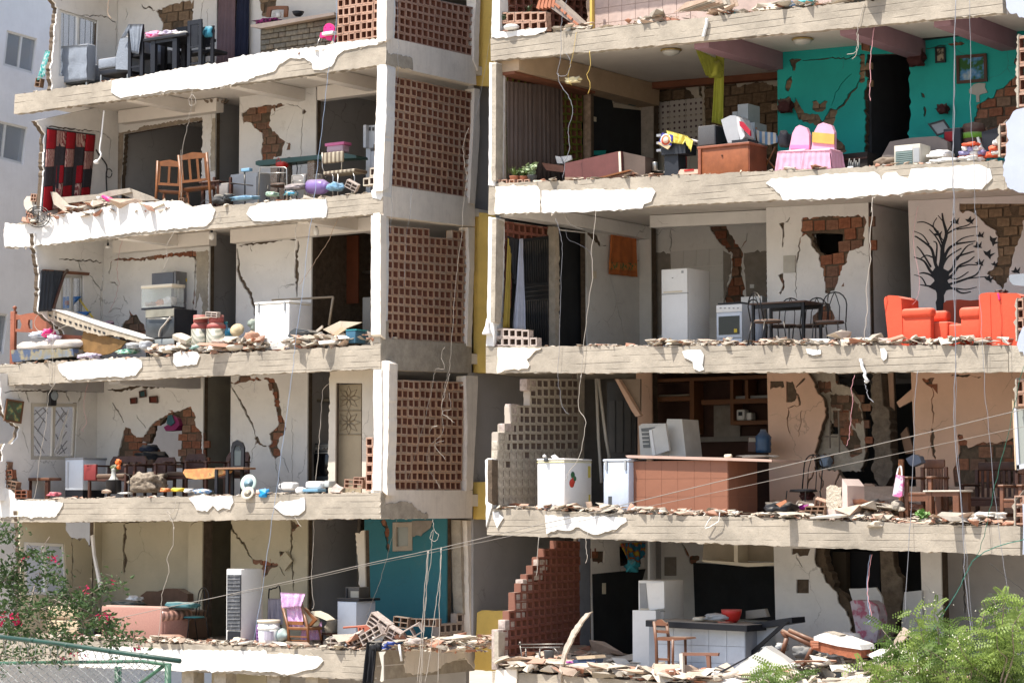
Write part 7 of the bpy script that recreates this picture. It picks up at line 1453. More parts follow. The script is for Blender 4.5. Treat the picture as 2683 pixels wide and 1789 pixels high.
for k,(x0,x1,y0,y1,m_,lb,r)in E9(((1640,1730,60,100,K3[3],'pink clay fragment on the top right slab','A3'),(1780,1830,68,102,TEALP,'turquoise scrap on the top right slab','A3'),(1845,1915,62,96,K3[4],'white plaster lump on the top right slab','A3'),(0,230,10,90,K3[0],'broad heap of beige plaster on the top right slab','A4'),(235,330,0,50,pt9('printed bag','voronoi',(.7,.7,.72),(.2,.35,.6),None,12),'bag of toys on the top right slab','A4'),(340,450,-15,40,mat('teal toy',(.1,.4,.42)),'teal plastic toy heap on the top right slab','A4'),(1290,1380,130,165,K3[4],'flat white plaster flake on the top right slab','A3'))):
 A=T('litter',lb,'debris',R0,r,(x0+x1)/2,.1,z=(y1,));A.l9('lump',m_,x0,x1,y0,y1,.06,.4,90+k,.4)
A=T('black_panel','black panel filling the room at the top right','debris',R0,'A4',560,1.5);A.box('panel',K1,450,690,-120,'F',1.5,1.6)  # one plain black panel across the back of this room
#== R1: turquoise flat
A=T('roller_curtain','ribbed brown curtain hung inside the lime lattice wall','curtain',R1,'A3',400,1.0);lc=A.loc;X=XR+.06
h9('cloth',mat('ribbed brown vinyl',(.105,.075,.065),.6,.15),[PX('A3',x,y,X)-lc for x,y in((190,598),(590,640),(600,1330),(190,1390))],A.o,12,.025,96,3,nrm=(1,0,0))
A=T('lamp','broken yellowish ceiling fitting dangling from wires in the turquoise flat','lamp',R1,'A3',660,.6,z=(600,));A.l9('body',mat('yellowish cream plastic',(.7,.6,.35)),610,715,565,612,.2,.3,3,.5)  # even yellowish cream on the broken fitting
w9(RB,R1,'A3',Y_('972 540,1168 578,1165 795,975 755'),'x',XR-.01,mat('beige window frame',(.40,.35,.29),.7),2,.06,.05,Kg,'window')
A=T('curtain','teal grey curtain in the small window of the dark wall','curtain',R1,'A3',1090,3.5);lc=A.loc;h9('cloth',mat('teal grey curtain',(.12,.19,.18)),[PX('A3',x,y,XR+.03)-lc for x,y in((1020,560),(1140,580),(1125,780),(1085,770))],A.o,4,.02,nrm=(1,0,0))
A=T('pipe','thin white pipe on the dark wall left of the small window','pipe',R1,'A3',875,3,z=(690,));lc=A.loc;MB().u9([PX('A3',868,505,XR+.03)-lc,PX('A3',882,690,XR+.03)-lc],.02,5).d9('pipe',Kc,A.o)
for lb,y in(('upper switch on the dark wall',868),('lower switch on the dark wall',886)):
 A=T('light_switch',lb,'switch',R1,'A3',833,3,z=(y,));lc=A.loc;MB().box(0,.02,-.04,.04,-.02,.02).d9('plate',Kc,A.o);A.o.location=PX('A3',833,y,XR+.016)
A=T('curtain','lime green curtain knotted at the top in the kitchen opening','curtain',R1,'A3',1740,2.4)
h9('cloth',CLIME,[A.pt(1725,400,2.4),A.pt(1785,405,2.4),A.pt(1782,920,2.4),A.pt(1700,900,2.4)],A.o,3,.03);h9('swag',CLIME,[A.pt(1575,360,1.6),A.pt(1730,430,2.3),A.pt(1725,560,2.3),A.pt(1660,560,2.2)],A.o,4,.05);A.l9('knot',CLIME,1640,1735,440,575,2.2,2.45,3,.3)
A=T('wardrobe','reddish brown wardrobe lying on its side at the slab edge of the turquoise flat','wardrobe',R1,'A3',900,.35);WRD=mat('maroon wardrobe board',(.13,.045,.04),.5,.2)
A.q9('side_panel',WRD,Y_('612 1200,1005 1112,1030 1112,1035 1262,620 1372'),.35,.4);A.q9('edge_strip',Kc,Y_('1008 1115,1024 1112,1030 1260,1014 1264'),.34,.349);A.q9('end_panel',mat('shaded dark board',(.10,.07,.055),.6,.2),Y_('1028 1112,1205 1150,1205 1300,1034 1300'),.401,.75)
A=T('plank_pile','loose brown planks leaning on the fallen wardrobe','planks',R1,'A3',1000,.15)
for k,q4 in E9((Y_('580 1372,1085 1245,1100 1252,600 1382'),Y_('940 1300,1120 1262,1135 1275,960 1320'),Y_('920 1330,1130 1285,1140 1298,940 1345'),Y_('950 1350,1140 1305,1145 1318,960 1360'))):A.q9('plank',K4 if k else Ko,q4,.1+.03*k,.2+.03*k)
A=T('wood_beam','brown wooden rail behind the potted plants','board',R1,'A3',520,.9);A.q9('rail',K5,Y_('445 1195,605 1215,610 1265,480 1250'),.8,.9)
A=T('books','white folded papers standing by the brown curtain','papers',R1,'A3',600,1.0);A.q9('sheet',K8,Y_('545 1145,580 1150,600 1200,560 1200'),.9,.93);A.q9('sheet',K8,Y_('585 1150,660 1140,665 1170,610 1195'),.95,.98)
pn9('spiky potted plant at the left corner of the turquoise flat',R1,'A3',245,.12,.28,.36,44,LF,s9=7,pot=BRM);pn9('round leaved potted plant next to the spiky one',R1,'A3',375,.12,.16,.42,16,mat('pale leaf',(.28,.38,.2),.6,.2),s9=8,blade=False,pot=Ky)
pn9('small leafy pot between the spiky and the round leaved plants',R1,'A3',315,.2,.2,.28,26,LF,s9=9,pot=BRM,blade=False)
for k,x in E9((130,185,240,300,350)):B9('clay lattice stub at the slab edge, number %s from the corner column'%('one','two','three','four','five')[k],PD('A3',x,1345,.08),(0,0,0),.11,.12,.12,1,1,Ll)
A=T('speaker','grey carpeted speaker box on the orange brown cabinet','speaker',R1,'A3',1655,.5,z=(1065,));A.box('body',mat('speaker felt',(.085,.085,.09),.95,.2,60),1592,1715,922,1066,.5,.85,b=.01);A.box('side',K1,1716,1722,925,1064,.5,.86)
A=T('television','silver tube television with its back to the street on the orange brown cabinet','television',R1,'A3',1850,.5,z=(1050,));SV=mat('silver plastic',(.36,.37,.39),.45)
A.q9('body',SV,Y_('1762 880,1830 848,1870 850,1880 900,1900 1045,1812 1050,1790 985'),.5,.9);A.q9('screen_rim',mat('pale silver',(.5,.51,.53),.35),Y_('1872 852,1900 870,1930 960,1935 1000,1905 1040,1885 950'),.48,.8);A.q9('strap',mat('crimson strap',(.35,.01,.03)),Y_('1895 890,1920 895,1975 960,1975 1000,1950 975,1900 925'),.44,.479);A.box('stand',K1,1840,1960,1025,1052,.46,.8)
A=T('cabinet','orange brown wooden cabinet carrying the speaker and the television','cabinet',R1,'A3',1800,.3);OC=mat('orange brown veneer',(.28,.09,.035),.45,.3,3,.2,40)
A.box('body',OC,1592,1960,1075,'F',.38,.95,b=.008);X0,X1,Z0,Z1=A.rect(1592,1960,1075,'F',.38);A.mb('side',mat('darker veneer',(.20,.06,.03),.5,.25,3),MB().box(X1+.001,X1+.02,.09,.66,Z0,Z1));A.box('top',Kr,1585,1968,1058,1076,.35,.97,b=.006);A.box('post',Kr,1592,1612,1078,'F',.355,.379)
A.mb('scorch_knob',K1,MB().e9(Y_('0 -.01,.02 0,0 .01'),8,A.pt(1768,1140,.37)))
A=T('chest','black music stand desk with a blue pennant and yellow shirt over it','desk',R1,'A3',1420,.5);A.q9('desk',mat('black vinyl',(.02,.023,.03),.5),Y_('1320 1065,1345 1000,1500 1050,1500 1125,1325 1138'),.5,.85);A.q9('leg',mat('black vinyl'),Y_('1345 1138,1445 1130,1450 F,1345 F'),.55,.8)
A=T('pennant','blue pennant with a round red and white emblem and gold fringe','pennant',R1,'A3',1355,.45,z=(1090,));A.q9('cloth',mat('royal blue cloth',(.05,.05,.30)),Y_('1330 975,1412 992,1395 1072,1305 1045'),.44,.45);A.q9('fringe',mat('gold fringe',(.55,.42,.25)),Y_('1305 1042,1392 1070,1370 1098,1298 1055'),.435,.452,jag=.006)
for R_,m_,dd in((.105,K8,.436),(.09,mat('emblem red',(.6,.10,.05)),.432),(.055,mat('emblem cream',(.7,.5,.4)),.428)):
 c=A.pt(1357,1028,dd);mb=MB();mb.M=Matrix.Translation(c)@Matrix.Rotation(RAD(90),4,'X');mb.e9([(R_,0),(R_,.004),(0,.004)],20);A.mb('emblem',m_,mb)
A=T('shirt','yellow shirt thrown over the black desk','shirt',R1,'A3',1470,.45,z=(1110,));h9('body',CYEL,[A.pt(1358,955,.46),A.pt(1520,1000,.46),A.pt(1490,1060,.46),A.pt(1400,1050,.46)],A.o,3,.04);h9('sleeve',CYEL,[A.pt(1490,990,.45),A.pt(1560,1030,.45),A.pt(1545,1115,.45),A.pt(1515,1070,.45)],A.o,2,.02,8,6)
A=T('paper_roll','white rolled paper sticking out behind the yellow shirt','paper',R1,'A3',1550,.6,z=(1040,));A.u9('roll',K8,Y_('1480 1010 .6,1592 1040 .55'),.02)
A=T('chair','red and white padded chair seat between the desk and the cabinet','chair',R1,'A3',1520,.6);A.q9('seat',mat('peach cushion',(.7,.45,.35)),Y_('1450 1262,1465 1243,1592 1243,1592 1275,1450 1282'),.5,.8);A.box('pad',RED,1490,1560,1243,1255,.49,.7);A.box('back',mat('crimson strap'),1452,1500,1140,1240,.85,.9)
for x in(1452,1575):A.box('leg',Kr,x,x+14,1282,'F',.52,.56)
A=T('fan','pile of black wire rack and metal jug by the desk','rack',R1,'A3',1290,.7)
for a in(((1240,1260),(1345,1255)),((1240,1260),(1240,1320)),((1345,1255),(1345,1320)),((1240,1290),(1345,1290))):A.u9('rod',Km,[(x,y,.6)for x,y in a],.012,5)
A.e9('jug',K7,1278,1255,.62,Y_('.05 0,.05 .14,.045 .15,0 .15'),12)
for k in r9(3):A.box('wrap',K2,1288,1320,985+k*55,1003+k*55,.9,1.1)
A=T('box_stack','grey white boxes behind the television','box',R1,'A3',1930,1.4);A.box('box',mat('grey cardboard',(.33,.36,.37)),1885,1960,765,900,1.5,1.9);A.box('box',mat('grey cardboard'),1845,1884,820,900,1.55,1.9);A.box('carton',mat('grey cardboard'),1862,2010,905,1090,1.3,1.7)
def sn9(a9,x0,x1,x2,ytop,yseat,d,sash=None):
 A=T('covered_chair',a9,'chair',R1,'A4',(x0+x2)/2,d,'pink satin covered chairs')
 A.q9('back_cover',CPINK,[(x1,'F'),(x1-5,yseat),(x1+20,ytop+60),(x1+45,ytop+15),((x1+x2)/2,ytop),(x2-20,ytop+20),(x2,ytop+70),(x2-6,'F')],d+.38,d+.46)
 A.q9('ribbon' if not sash else 'sash',mat('rose ribbon',(.85,.22,.45))if not sash else CGOLD,[(x1+4,yseat-(35 if not sash else 125)),(x2,yseat-(35 if not sash else 110)),(x2-3,yseat-(5 if not sash else 35)),(x1+2,yseat-(8 if not sash else 50))],d+.355,d+.379)
 A.box('seat_cover',CPINK,x0+12,x2-30,yseat,yseat+30,d,d+.40,b=.025)
 h9('skirt',CPINK,[A.pt(x0+18,yseat+12,d-.015),A.pt(x2-32,yseat+12,d-.015),A.pt(x2-22,'F',d-.03),A.pt(x0-6,'F',d-.03)],A.o,5,.014,30,8)
 X0,X1,Z0,Z1=A.rect(x0+12,x2-30,yseat,'F',d);h9('side_skirt',CPINK,[(X1,0,Z1-.02),(X1,.4,Z1-.02),(X1+.03,.42,0),(X1+.02,0,0)],A.o,4,.014,16,8,nrm=(1,0,0));return A
sn9('pink satin covered chair, left of the pair, rose ribbon across its back',200,305,448,918,1100,.22);sn9('pink satin covered chair, right of the pair, gold sash across its back',385,468,632,900,1095,.2,True)
A=T('deck_chair','folded blue and cream striped deck chair behind the pink chairs','chair',R1,'A4',150,.9);A.q9('cloth',pt9('deck stripes','stripe',(.5,.47,.4),(.12,.22,.35),None,3),Y_('55 950,90 965,200 975,230 1040,150 1065,70 1040'),.9,.93)
for a in(((60,935),(65,1045)),((120,1150),(210,1250)),((200,1080),(120,1240))):A.u9('frame',Ko,[(x,y,.95)for x,y in a],.015,4)
A.l9('bag',mat('grey black bag',(.07,.07,.08)),200,275,955,1085,.85,1.1,5,.3)
A=T('stereo','dark low shelf with a stereo right of the pink chairs','shelf',R1,'A4',750,.9);A.box('body',mat('black brown board',(.02,.015,.013)),640,875,1125,'F',.95,1.3);A.box('shelf',K5,640,872,1160,1172,.93,.949)
A=T('figurine','grey and white toy figure pile on the slab edge','toy',R1,'A4',770,.15)
for k in r9(7):A.u9('limb',Ky,[(735+k*13,1245,.12),(745+k*12,1165+(k%3)*14,.14)],.012,5)
A.l9('base',mat('pale grey plastic',(.45,.47,.5)),720,770,1215,1252,.1,.2,4,.2)
p9('large landscape painting in a dark wooden frame on the turquoise wall',R1,'A4',Y_('1530 412,1752 395,1758 600,1535 618'),'d',WD-.02,K5,pt9('meadow painting','noise',(.03,.12,.03),(.08,.25,.50),(.5,.55,.5),3.5),.05)
p9('small portrait in a black and gold frame on the turquoise wall',R1,'A4',Y_('1375 350,1450 345,1452 460,1378 466'),'d',WD-.02,K1,pt9('portrait','noise',(.05,.04,.03),(.30,.27,.2),None,8),.028)
p9('loose framed certificate leaning at an angle behind the mattress',R1,'A4',Y_('1322 912,1440 878,1500 965,1390 1000'),'d',1.9,K1,mat('grey certificate',(.33,.35,.36)),.03)
p9('round gilt vent on the second mauve beam',R1,'A4',Y_('1018 250,1062 248,1062 325,1018 325'),'d',1.6,mat('gilt',(.35,.25,.08),.4),K1,.03,'round_ornament')
p9('brown wooden plaque under the second mauve beam',R1,'A4',Y_('838 308,895 320,895 382,838 370'),'d',2.3,Ko,K4,.01,'wooden_plaque')
for lb,x,y,s_ in(('dark red heart shaped plate beside the turquoise doorway',1218,430,.15),('dark crumpled cap on the turquoise wall',255,780,.13),('dark flower ornament above the broken plaster',1410,800,.09)):
 A=T('wall_ornament',lb,'ornament',R1,'A4',x,2.5,z=(y,));l9('body',mat('dark maroon',(.05,.012,.012)),(-s_,s_,.0,.16,-s_,s_),3,.4,A.o)
A=T('plaster_flower','white plaster palm relief left on the turquoise wall','ornament',R1,'A4',1690,2.7,z=(750,));A.q9('relief',mat('grey white relief',(.42,.41,.38)),Y_('1620 660,1655 620,1690 610,1740 612,1735 640,1755 680,1715 690,1695 700,1697 750,1675 750,1672 700,1640 690,1622 685'),WD-.02,WD-.002,jag=.006)
for lb,r,x,y,d in(('glass dome ceiling light nearest the lime curtain','A3',1395,365,1.2),('glass dome ceiling light between the first two mauve beams','A4',400,285,1.2),('glass dome ceiling light with a brass rim above the painting','A4',1515,170,.9)):
 p=PZ(r,x,y,R1.cz(PD(r,x,y,d).x));t=tg9('ceiling_light',lb,'lamp',p,0,'dome ceiling lights');MB().e9(Y_('.17 -.001,.19 -.02,.17 -.03'),20).d9('rim',mat('gilt',(.35,.25,.08)),t);MB().e9(Y_('.165 -.025,.14 -.075,.07 -.105,0 -.115'),20).d9('dome',mat('frosted glass',(.55,.55,.52),.3),t)
A=T('mattress','grey brown mattress slumped in the turquoise doorway','mattress',R1,'A4',1150,.8);A.q9('body',mat('taupe mattress',(.20,.17,.155),.95,.12),Y_('980 1150,1040 1040,1200 1012,1380 1000,1460 1040,1470 1160'),.9,1.9,jag=.006);A.l9('blanket',mat('brown blanket',(.12,.085,.06),.95),885,1080,1145,1235,.35,.9,5,.15)
A=T('air_conditioner','window air conditioner with a mint panel on the slab edge','air conditioner',R1,'A4',1180,.25);A.box('body',mat('yellowed casing',(.48,.45,.38),.5),1070,1262,1062,'F',.25,.62,b=.008);A.box('front_panel',mat('mint grille panel',(.14,.19,.18),.4),1082,1205,1110,1205,.24,.249)
for k in r9(6):A.box('louvre',mat('mint louvre',(.30,.38,.36),.5),1085,1200,1120+k*14,1123+k*14,.232,.239)
A.box('top_panel',K2,1082,1205,1075,1106,.24,.249);A.box('side_vent',GREY,1212,1255,1085,1190,.24,.249)
A=T('sink','white washbasin lying upside down beside the air conditioner','basin',R1,'A4',1370,.4);A.l9('basin',K6,1310,1450,1095,1150,.4,.8,3,.1);A.box('rim',K6,1305,1430,1130,1150,.38,.8,b=.01)
A=T('sheet','white sheet spread along the slab edge right of the air conditioner','cloth',R1,'A4',1380,.1);A.l9('cloth',K8,1265,1520,1155,1205,.1,.5,6,.35);A.l9('cloth',K8,1520,1680,1140,1185,.08,.4,8,.4)
A=T('toy_heap','heap of orange and white lavender sneakers and clothes','clothes',R1,'A4',1620,.2);sn=[mat('coral plastic',(.75,.12,.05)),K8,mat('lavender',(.3,.28,.5))]
for k,(x0,x1,y0,y1,c)in E9(((1555,1675,1040,1068,0),(1555,1600,1068,1105,1),(1595,1640,1070,1110,2),(1640,1690,1068,1105,1),(1530,1620,1100,1140,2),(1600,1680,1100,1140,1),(1670,1720,1095,1140,2),(1530,1720,1130,1165,0),(1540,1640,1150,1180,1))):A.l9('item',sn[c],x0,x1,y0,y1,.15+.02*k,.4+.02*k,k,.25)
A=T('toy_heap','heap of orange sneakers and white cloth at the right end','clothes',R1,'A4',1800,.2)
for k,(x0,x1,y0,y1,c)in E9(((1780,1838,1020,1070,1),(1755,1830,1060,1110,0),(1770,1838,1080,1140,1),(1725,1820,1110,1155,0))):A.l9('item',sn[c],x0,x1,y0,y1,.15+.02*k,.4,20+k,.3)
A=T('barrel','brown barrel with a green band behind the sneakers','barrel',R1,'A4',1650,1.1);c=A.pt(1650,'F',1.3);s_=SC('A4',1650,1000,1.3);c.z=0;H_=(A.pt(1650,895,1.3)).z;A.mb('body',mat('brown barrel',(.075,.03,.02),.6),MB().e9([(75*s_,0),(85*s_,H_*.4),(84*s_,H_*.8),(70*s_,H_*.95),(0,H_)],24,c));A.mb('band',mat('green band',(.16,.35,.04)),MB().e9([(86.5*s_,H_*.66),(86.5*s_,H_*.77)],24,c))
A=T('suitcase','red and black suitcase beside the brown barrel','suitcase',R1,'A4',1490,1.0);A.box('body',K1,1430,1560,940,'F',1.05,1.35,b=.02);A.box('pocket',mat('deep red nylon',(.25,.01,.015)),1440,1505,965,1040,1.03,1.049,b=.01)
A=T('monitor','black flat screen tilted at the right end of the turquoise flat','television',R1,'A4',1790,.8);A.q9('screen',K1,Y_('1712 970,1850 930,1850 1100,1725 1150'),.8,.86);A.q9('stand',GREY,Y_('1675 1010,1690 1005,1725 1110,1705 1118'),.7,.74)
A=T('door_gap','brown broken beam end at the far right of the turquoise flat','beam',R1,'A4',1985,2.3,z=(490,));A.q9('beam',K5,Y_('1955 430,2010 455,2010 490,1950 465'),2.3,2.4)
PR(R1,'A3',Y_('80 265,140 235,280 225,440 210,490 205,480 228,380 262,240 270,120 285'),s9=2)
#== R2: orange sofa flat
PR(R2,'A3',Y_('110 1368,420 1368,440 1400,440 1560,110 1568'),PLG,3);PR(R2,'A3',Y_('450 1400,700 1395,870 1390,1100 1395,1260 1380,1285 1410,1255 1480,1200 1500,1190 1530,900 1545,600 1560,450 1560'),PLW,4)
PR(R2,'A4',Y_('135 1345,180 1310,400 1300,700 1275,930 1262,970 1290,985 1330,1005 1275,1090 1262,1110 1290,1180 1310,1200 1240,1500 1225,1700 1210,1780 1240,1795 1310,1720 1390,1500 1380,1400 1400,1280 1395,1000 1440,900 1430,760 1455,500 1465,260 1470,240 1425'),PLW,5)
PR(R3,'B3',Y_('155 1245,400 1245,540 1250,470 1290,410 1350,435 1400,420 1430,250 1440,150 1470'),PLG,6);PR(R3,'B3',Y_('1778 1280,1860 1265,1940 1265,1968 1310,1955 1400,1970 1440,1930 1455,1880 1430,1870 1370,1800 1335'),PLW,7)
PR(R3,'B4',Y_('500 1215,560 1225,625 1225,628 1260,560 1272,510 1255'),PLW,8);PR(R3,'B4',Y_('1132 1215,1165 1210,1192 1250,1185 1300,1160 1318,1140 1290'),PLW,9)
PR(R4,'C3',Y_('570 1370,800 1395,1060 1385,1285 1400,1290 1430,1240 1460,1200 1500,1100 1520,1010 1545,940 1520,870 1480,790 1510,680 1500,600 1535,585 1540'),PLW,10);PR(R4,'C3',Y_('110 1340,160 1345,205 1400,150 1490,115 1400'),PLW,11)
PR(R4,'D3',Y_('140 1430,325 1415,320 1600,130 1600'),PLG,12)
A=T('metal_gate','black ribbed steel gate in the left wall of the third storey right flat','gate',R2,'B3',480,1.2);lc=A.loc
def gp(x,y,o=.03):return PX('B3',x,y,XR+o)-lc
GT=mat('black gate steel',(.018,.02,.024),.5,.2)
MB().prism([gp(362,290,.0),gp(588,262,.0),gp(595,1225,.0),(gp(385,1225,.0))],(.02,0,0)).d9('sheet',GT,A.o)
for k in r9(11):
 for ya,yb in((.03,.42),(.58,.97)):
  u=(k+.5)/11;xt=362+226*u;xb_2=385+210*u;yt,ybt=290-28*u,1225
  MB().u9([gp(xt+(xb_2-xt)*v,yt+(ybt-yt)*v,.035)for v in(ya,yb)],.013,4).d9('rib',GT,A.o)
for y in(700,740,780,820):MB().u9([gp(378,y+20),gp(592,y)],.018,4).d9('rail',GT,A.o)
A=T('curtain','pale blue white curtain hanging beside the black gate','curtain',R2,'B3',330,.5);lc=A.loc;h9('cloth',mat('pale blue gauze',(.42,.45,.55),.9),[PX('B3',x,y,XR+.1)-lc for x,y in((340,290),(364,285),(378,1110),(278,1120))],A.o,4,.03,nrm=(1,0,0))
A=T('curtain','dark and ochre curtain swagged behind the pale blue one','curtain',R2,'B3',250,.4);lc=A.loc;h9('dark_cloth',CBLACK,[PX('B3',x,y,XR+.06)-lc for x,y in((235,265),(360,300),(300,700),(270,560))],A.o,3,.02,nrm=(1,0,0));h9('ochre_edge',mat('ochre cloth',(.30,.22,.04)),[PX('B3',x,y,XR+.08)-lc for x,y in((238,280),(262,420),(240,1070),(190,1070))],A.o,2,.02,nrm=(1,0,0))
A=T('rough_post','rough stripped concrete post beside the black gate','column',R2,'B3',620,1.85);A.q9('shaft',mat('rough stripped post',(.46,.40,.32),.95,.2,6,1,16,dirt=.3,bdist=.04),Y_('585 175 1,645 180,652 400 1,655 F,600 F 1,582 600 1'),rx('B3',590),rx('B3',590)+.14,jag=.014)
A=T('door_frame','white door frame lintel over the dark opening','door frame',R2,'B3',790,2.2,z=(240,));lc=A.loc;MB().u9([PX('B3',650,205,XR+.03)-lc,PX('B3',930,236,XR+.03)-lc,PX('B3',935,700,XR+.03)-lc],.02,4).d9('rail',PVC,A.o)
A=T('beach_towel','orange printed beach towel with a green border hanging on the white wall','towel',R2,'B3',1245,3.4,z=(620,));lc=A.loc;TW=pt9('orange towel weave','check',(.45,.12,.03),(.58,.19,.05),None,60)
h9('cloth',TW,[PX('B3',x,y,XR+.05)-lc for x,y in((1148,155),(1362,172),(1372,625),(1118,598))],A.o,3,.015,20,8,nrm=(1,0,0));h9('border',pt9('towel border','noise',(.05,.18,.06),(.6,.2,.05),None,16,ratio=.46),[PX('B3',x,y,XR+.075)-lc for x,y in((1127,492),(1368,505),(1369,575),(1124,555))],A.o,3,.015,20,3,nrm=(1,0,0),th=.003)
A=T('light_switch','beige light switch on the white wall by the dark opening','switch',R2,'B3',997,2.9,z=(605,));MB().box(0,.02,-.05,.05,-.07,.07).d9('plate',Kc,A.o);A.o.location=PX('B3',997,605,XR+.002)
def fridge2(a9,rm,r,x0,x1,x2,ytop,ysplit,d,m=K6,open_=False,z=None):
 A=T('refrigerator',a9,'refrigerator',rm,r,(x0+x1)/2,d,z=z);X0,X1,Z0,Z1=A.rect(x0,x1,ytop,'F',d);dp=PX(r,x2,ytop+60,A.loc.x+X1).y-YF-d;dp=min(.75,max(.4,dp));zs=A.rect(x0,x1,ysplit,'F',d)[3]
 A.mb('body',m,MB().bbox(X0,X1,.06,dp,Z0+.03,Z1,.012));A.mb('door',m,MB().bbox(X0,X1,0,.055,zs+.005,Z1-.004,.012));A.mb('door',m,MB().bbox(X0,X1,0,.055,Z0+.05,zs-.006,.012));A.mb('seal',GREY,MB().box(X0+.01,X1-.01,.01,.058,zs-.006,zs+.005));A.mb('foot',K1,MB().box(X0+.04,X1-.04,.08,dp-.03,Z0,Z0+.032));A.mb('handle',Kc,MB().bbox(X0+.05,X1-.1,-.012,.0,zs+.02,zs+.045,.004));return A,(X0,X1,Z0,Z1,dp)
A,B_=fridge2('tall white two door refrigerator beside the stove in the orange sofa flat',R2,'B3',1588,1816,2022,550,770,2.0);A.mb('badge',Ky,MB().e9(Y_('0 -.008,.02 0,0 .008'),8,A.pt(1688,632,2.0)));A.mb('sticker',GREY,MB().box(*sorted((A.pt(1765,575,2.).x,A.pt(1785,575,2.).x)),-.004,-.001,A.pt(1775,590,2.).z,A.pt(1775,568,2.).z))
A=T('stove','white cooker with a dark oven window in the orange sofa flat','stove',R2,'B3',2185,1.9);A.box('body',WHITB,2072,2300,865,'F',1.95,2.5,b=.01);A.box('control_panel',K6,2072,2298,868,932,1.93,1.949,b=.005);A.box('oven_door',WHITB,2074,2298,940,1160,1.91,1.948,b=.008);A.box('oven_window',Kg,2092,2275,968,1130,1.9,1.909);A.box('drawer',WHITB,2074,2298,1168,'F',1.92,1.948,b=.006);A.box('sticker',YELP,2228,2255,1080,1112,1.893,1.899);A.box('burner_grate',K1,2085,2290,848,860,1.98,2.45)
for k in r9(5):A.mb('knob',GREY,MB().e9(Y_('0 -.016,.018 -.012,.018 .0'),8,A.pt(2110+k*38,895,1.925)))
A=T('kitchen_cabinet','white base cabinet behind the white cooker','cabinet',R2,'B4',50,2.6);A.box('body',K6,-60,118,772,'F',2.9,3.3);A.box('splashback',K6,-60,115,770,800,3.31,3.33)
A=T('trash_bin','grey plastic bin between the cooker and the dining table','bin',R2,'B4',50,1.6);s_=SC('B4',50,900,1.7);H_=A.pt(50,840,1.7).z;A.mb('body',mat('blue grey bin',(.28,.31,.36),.6),MB().e9([(45*s_,0),(58*s_,H_),(52*s_,H_*.99),(0,H_*.95)],20,(0,.15,0)));A.u9('handle',Km,Y_('0 840 1.6,20 805 1.6,60 800 1.6,100 850 1.6'),.012,sm=True)
p=fx(R2,'B4',330,1.5);GTB=t9('round edged dark dining table with thin metal legs in the orange sofa flat',p,0,1.05,.7,.80,mat('dark speckled top',(.10,.06,.045),.4),m2=Km,leg=.022)
for lb,x,d,rz,h in(('dark tube chair tucked at the left front of the dining table',255,1.0,150,.92),('dark tube chair left behind the dining table',250,1.9,0,.95),('dark tube chair right behind the dining table',475,1.9,0,.95),('dark tube chair standing apart at the right of the dining table',655,1.0,8,.97)):ar(lb,R2,'B4',x,d,RAD(rz),mat('brown seat pad',(.13,.075,.055)),h=h,w=.46)
mu=T('tree_mural','black bare tree with flying birds painted on the white wall behind the orange sofa','mural',R2,'B4',1640,WD2-.01);TB=mat('black mural paint',(.010,.012,.018),.7,.1)
def bs_(pts,w0,w1):
 P=S9([V3((x,y,0))for x,y in pts],5);n=len(P);L_,R_=[],[]
 for i,p in E9(P):
  t=(P[min(n-1,i+1)]-P[max(0,i-1)]).normalized();nn=V3((-t.y,t.x,0));w=(w0+(w1-w0)*i/(n-1))/2;L_.append(p+nn*w);R_.append(p-nn*w)
 return[(p.x,p.y)for p in L_+R_[::-1]]
mbt=MB()
def ms_(q9,t0):
 P=[PD('B4',x,y,WD2)for x,y in q9];pl9([(p.x,p.z)for p in P],[],-.003-t0,-.0008,lambda a,b,t:V3((a,YF+WD2+t,b))-mu.loc,mbt)
BR=[(Y_('1640 920,1640 780,1635 700,1640 560,1655 450,1660 350,1690 240,1665 130,1655 60'),60,6),(Y_('1640 580,1600 500,1570 380,1530 330,1440 265,1420 262'),34,4),(Y_('1600 480,1610 330,1580 300'),18,4),(Y_('1655 500,1700 380,1760 330,1860 310,1940 300'),30,4),(Y_('1660 420,1640 330,1600 260,1545 200'),18,4),(Y_('1660 330,1600 200,1510 140,1440 140'),16,4),(Y_('1680 250,1740 150,1760 110'),14,4),(Y_('1690 240,1780 190,1880 160,1920 110'),16,3),(Y_('1780 200,1880 185,1960 175'),12,3),(Y_('1640 620,1560 560,1500 470,1415 435'),34,4),(Y_('1560 520,1480 390,1440 345'),18,4),(Y_('1620 640,1560 590,1500 570,1460 575'),26,4),(Y_('1610 690,1530 680,1465 670'),22,3),(Y_('1520 680,1480 610,1415 585'),14,3),(Y_('1650 600,1740 540,1780 440,1880 400,1930 385'),30,4),(Y_('1780 460,1860 350,1920 320'),16,3),(Y_('1660 640,1740 590,1800 510,1880 470,1930 430'),28,4),(Y_('1800 520,1880 500,1950 500,2000 480'),14,3),(Y_('1650 680,1740 660,1860 620,1950 580,1990 500'),26,4),(Y_('1860 620,1940 610,2040 600'),12,3),(Y_('1650 720,1740 700,1820 740,1900 730'),26,4),(Y_('1760 700,1860 710,1950 690'),14,3),(Y_('1670 300,1580 180,1610 100'),10,3),(Y_('1700 380,1820 280,1930 250'),14,3),(Y_('1545 330,1490 250,1415 215'),12,3),(Y_('1660 130,1620 80'),8,3),(Y_('1640 560,1700 440,1820 360'),20,4),(Y_('1690 600,1780 620,1880 560'),16,4),(Y_('1580 440,1520 420,1470 450'),14,4)]
for i,(b_,w0,w1)in E9(BR):ms_(bs_(b_,w0*(.95 if i else 1.15),w1*2),.00012*(i+1))
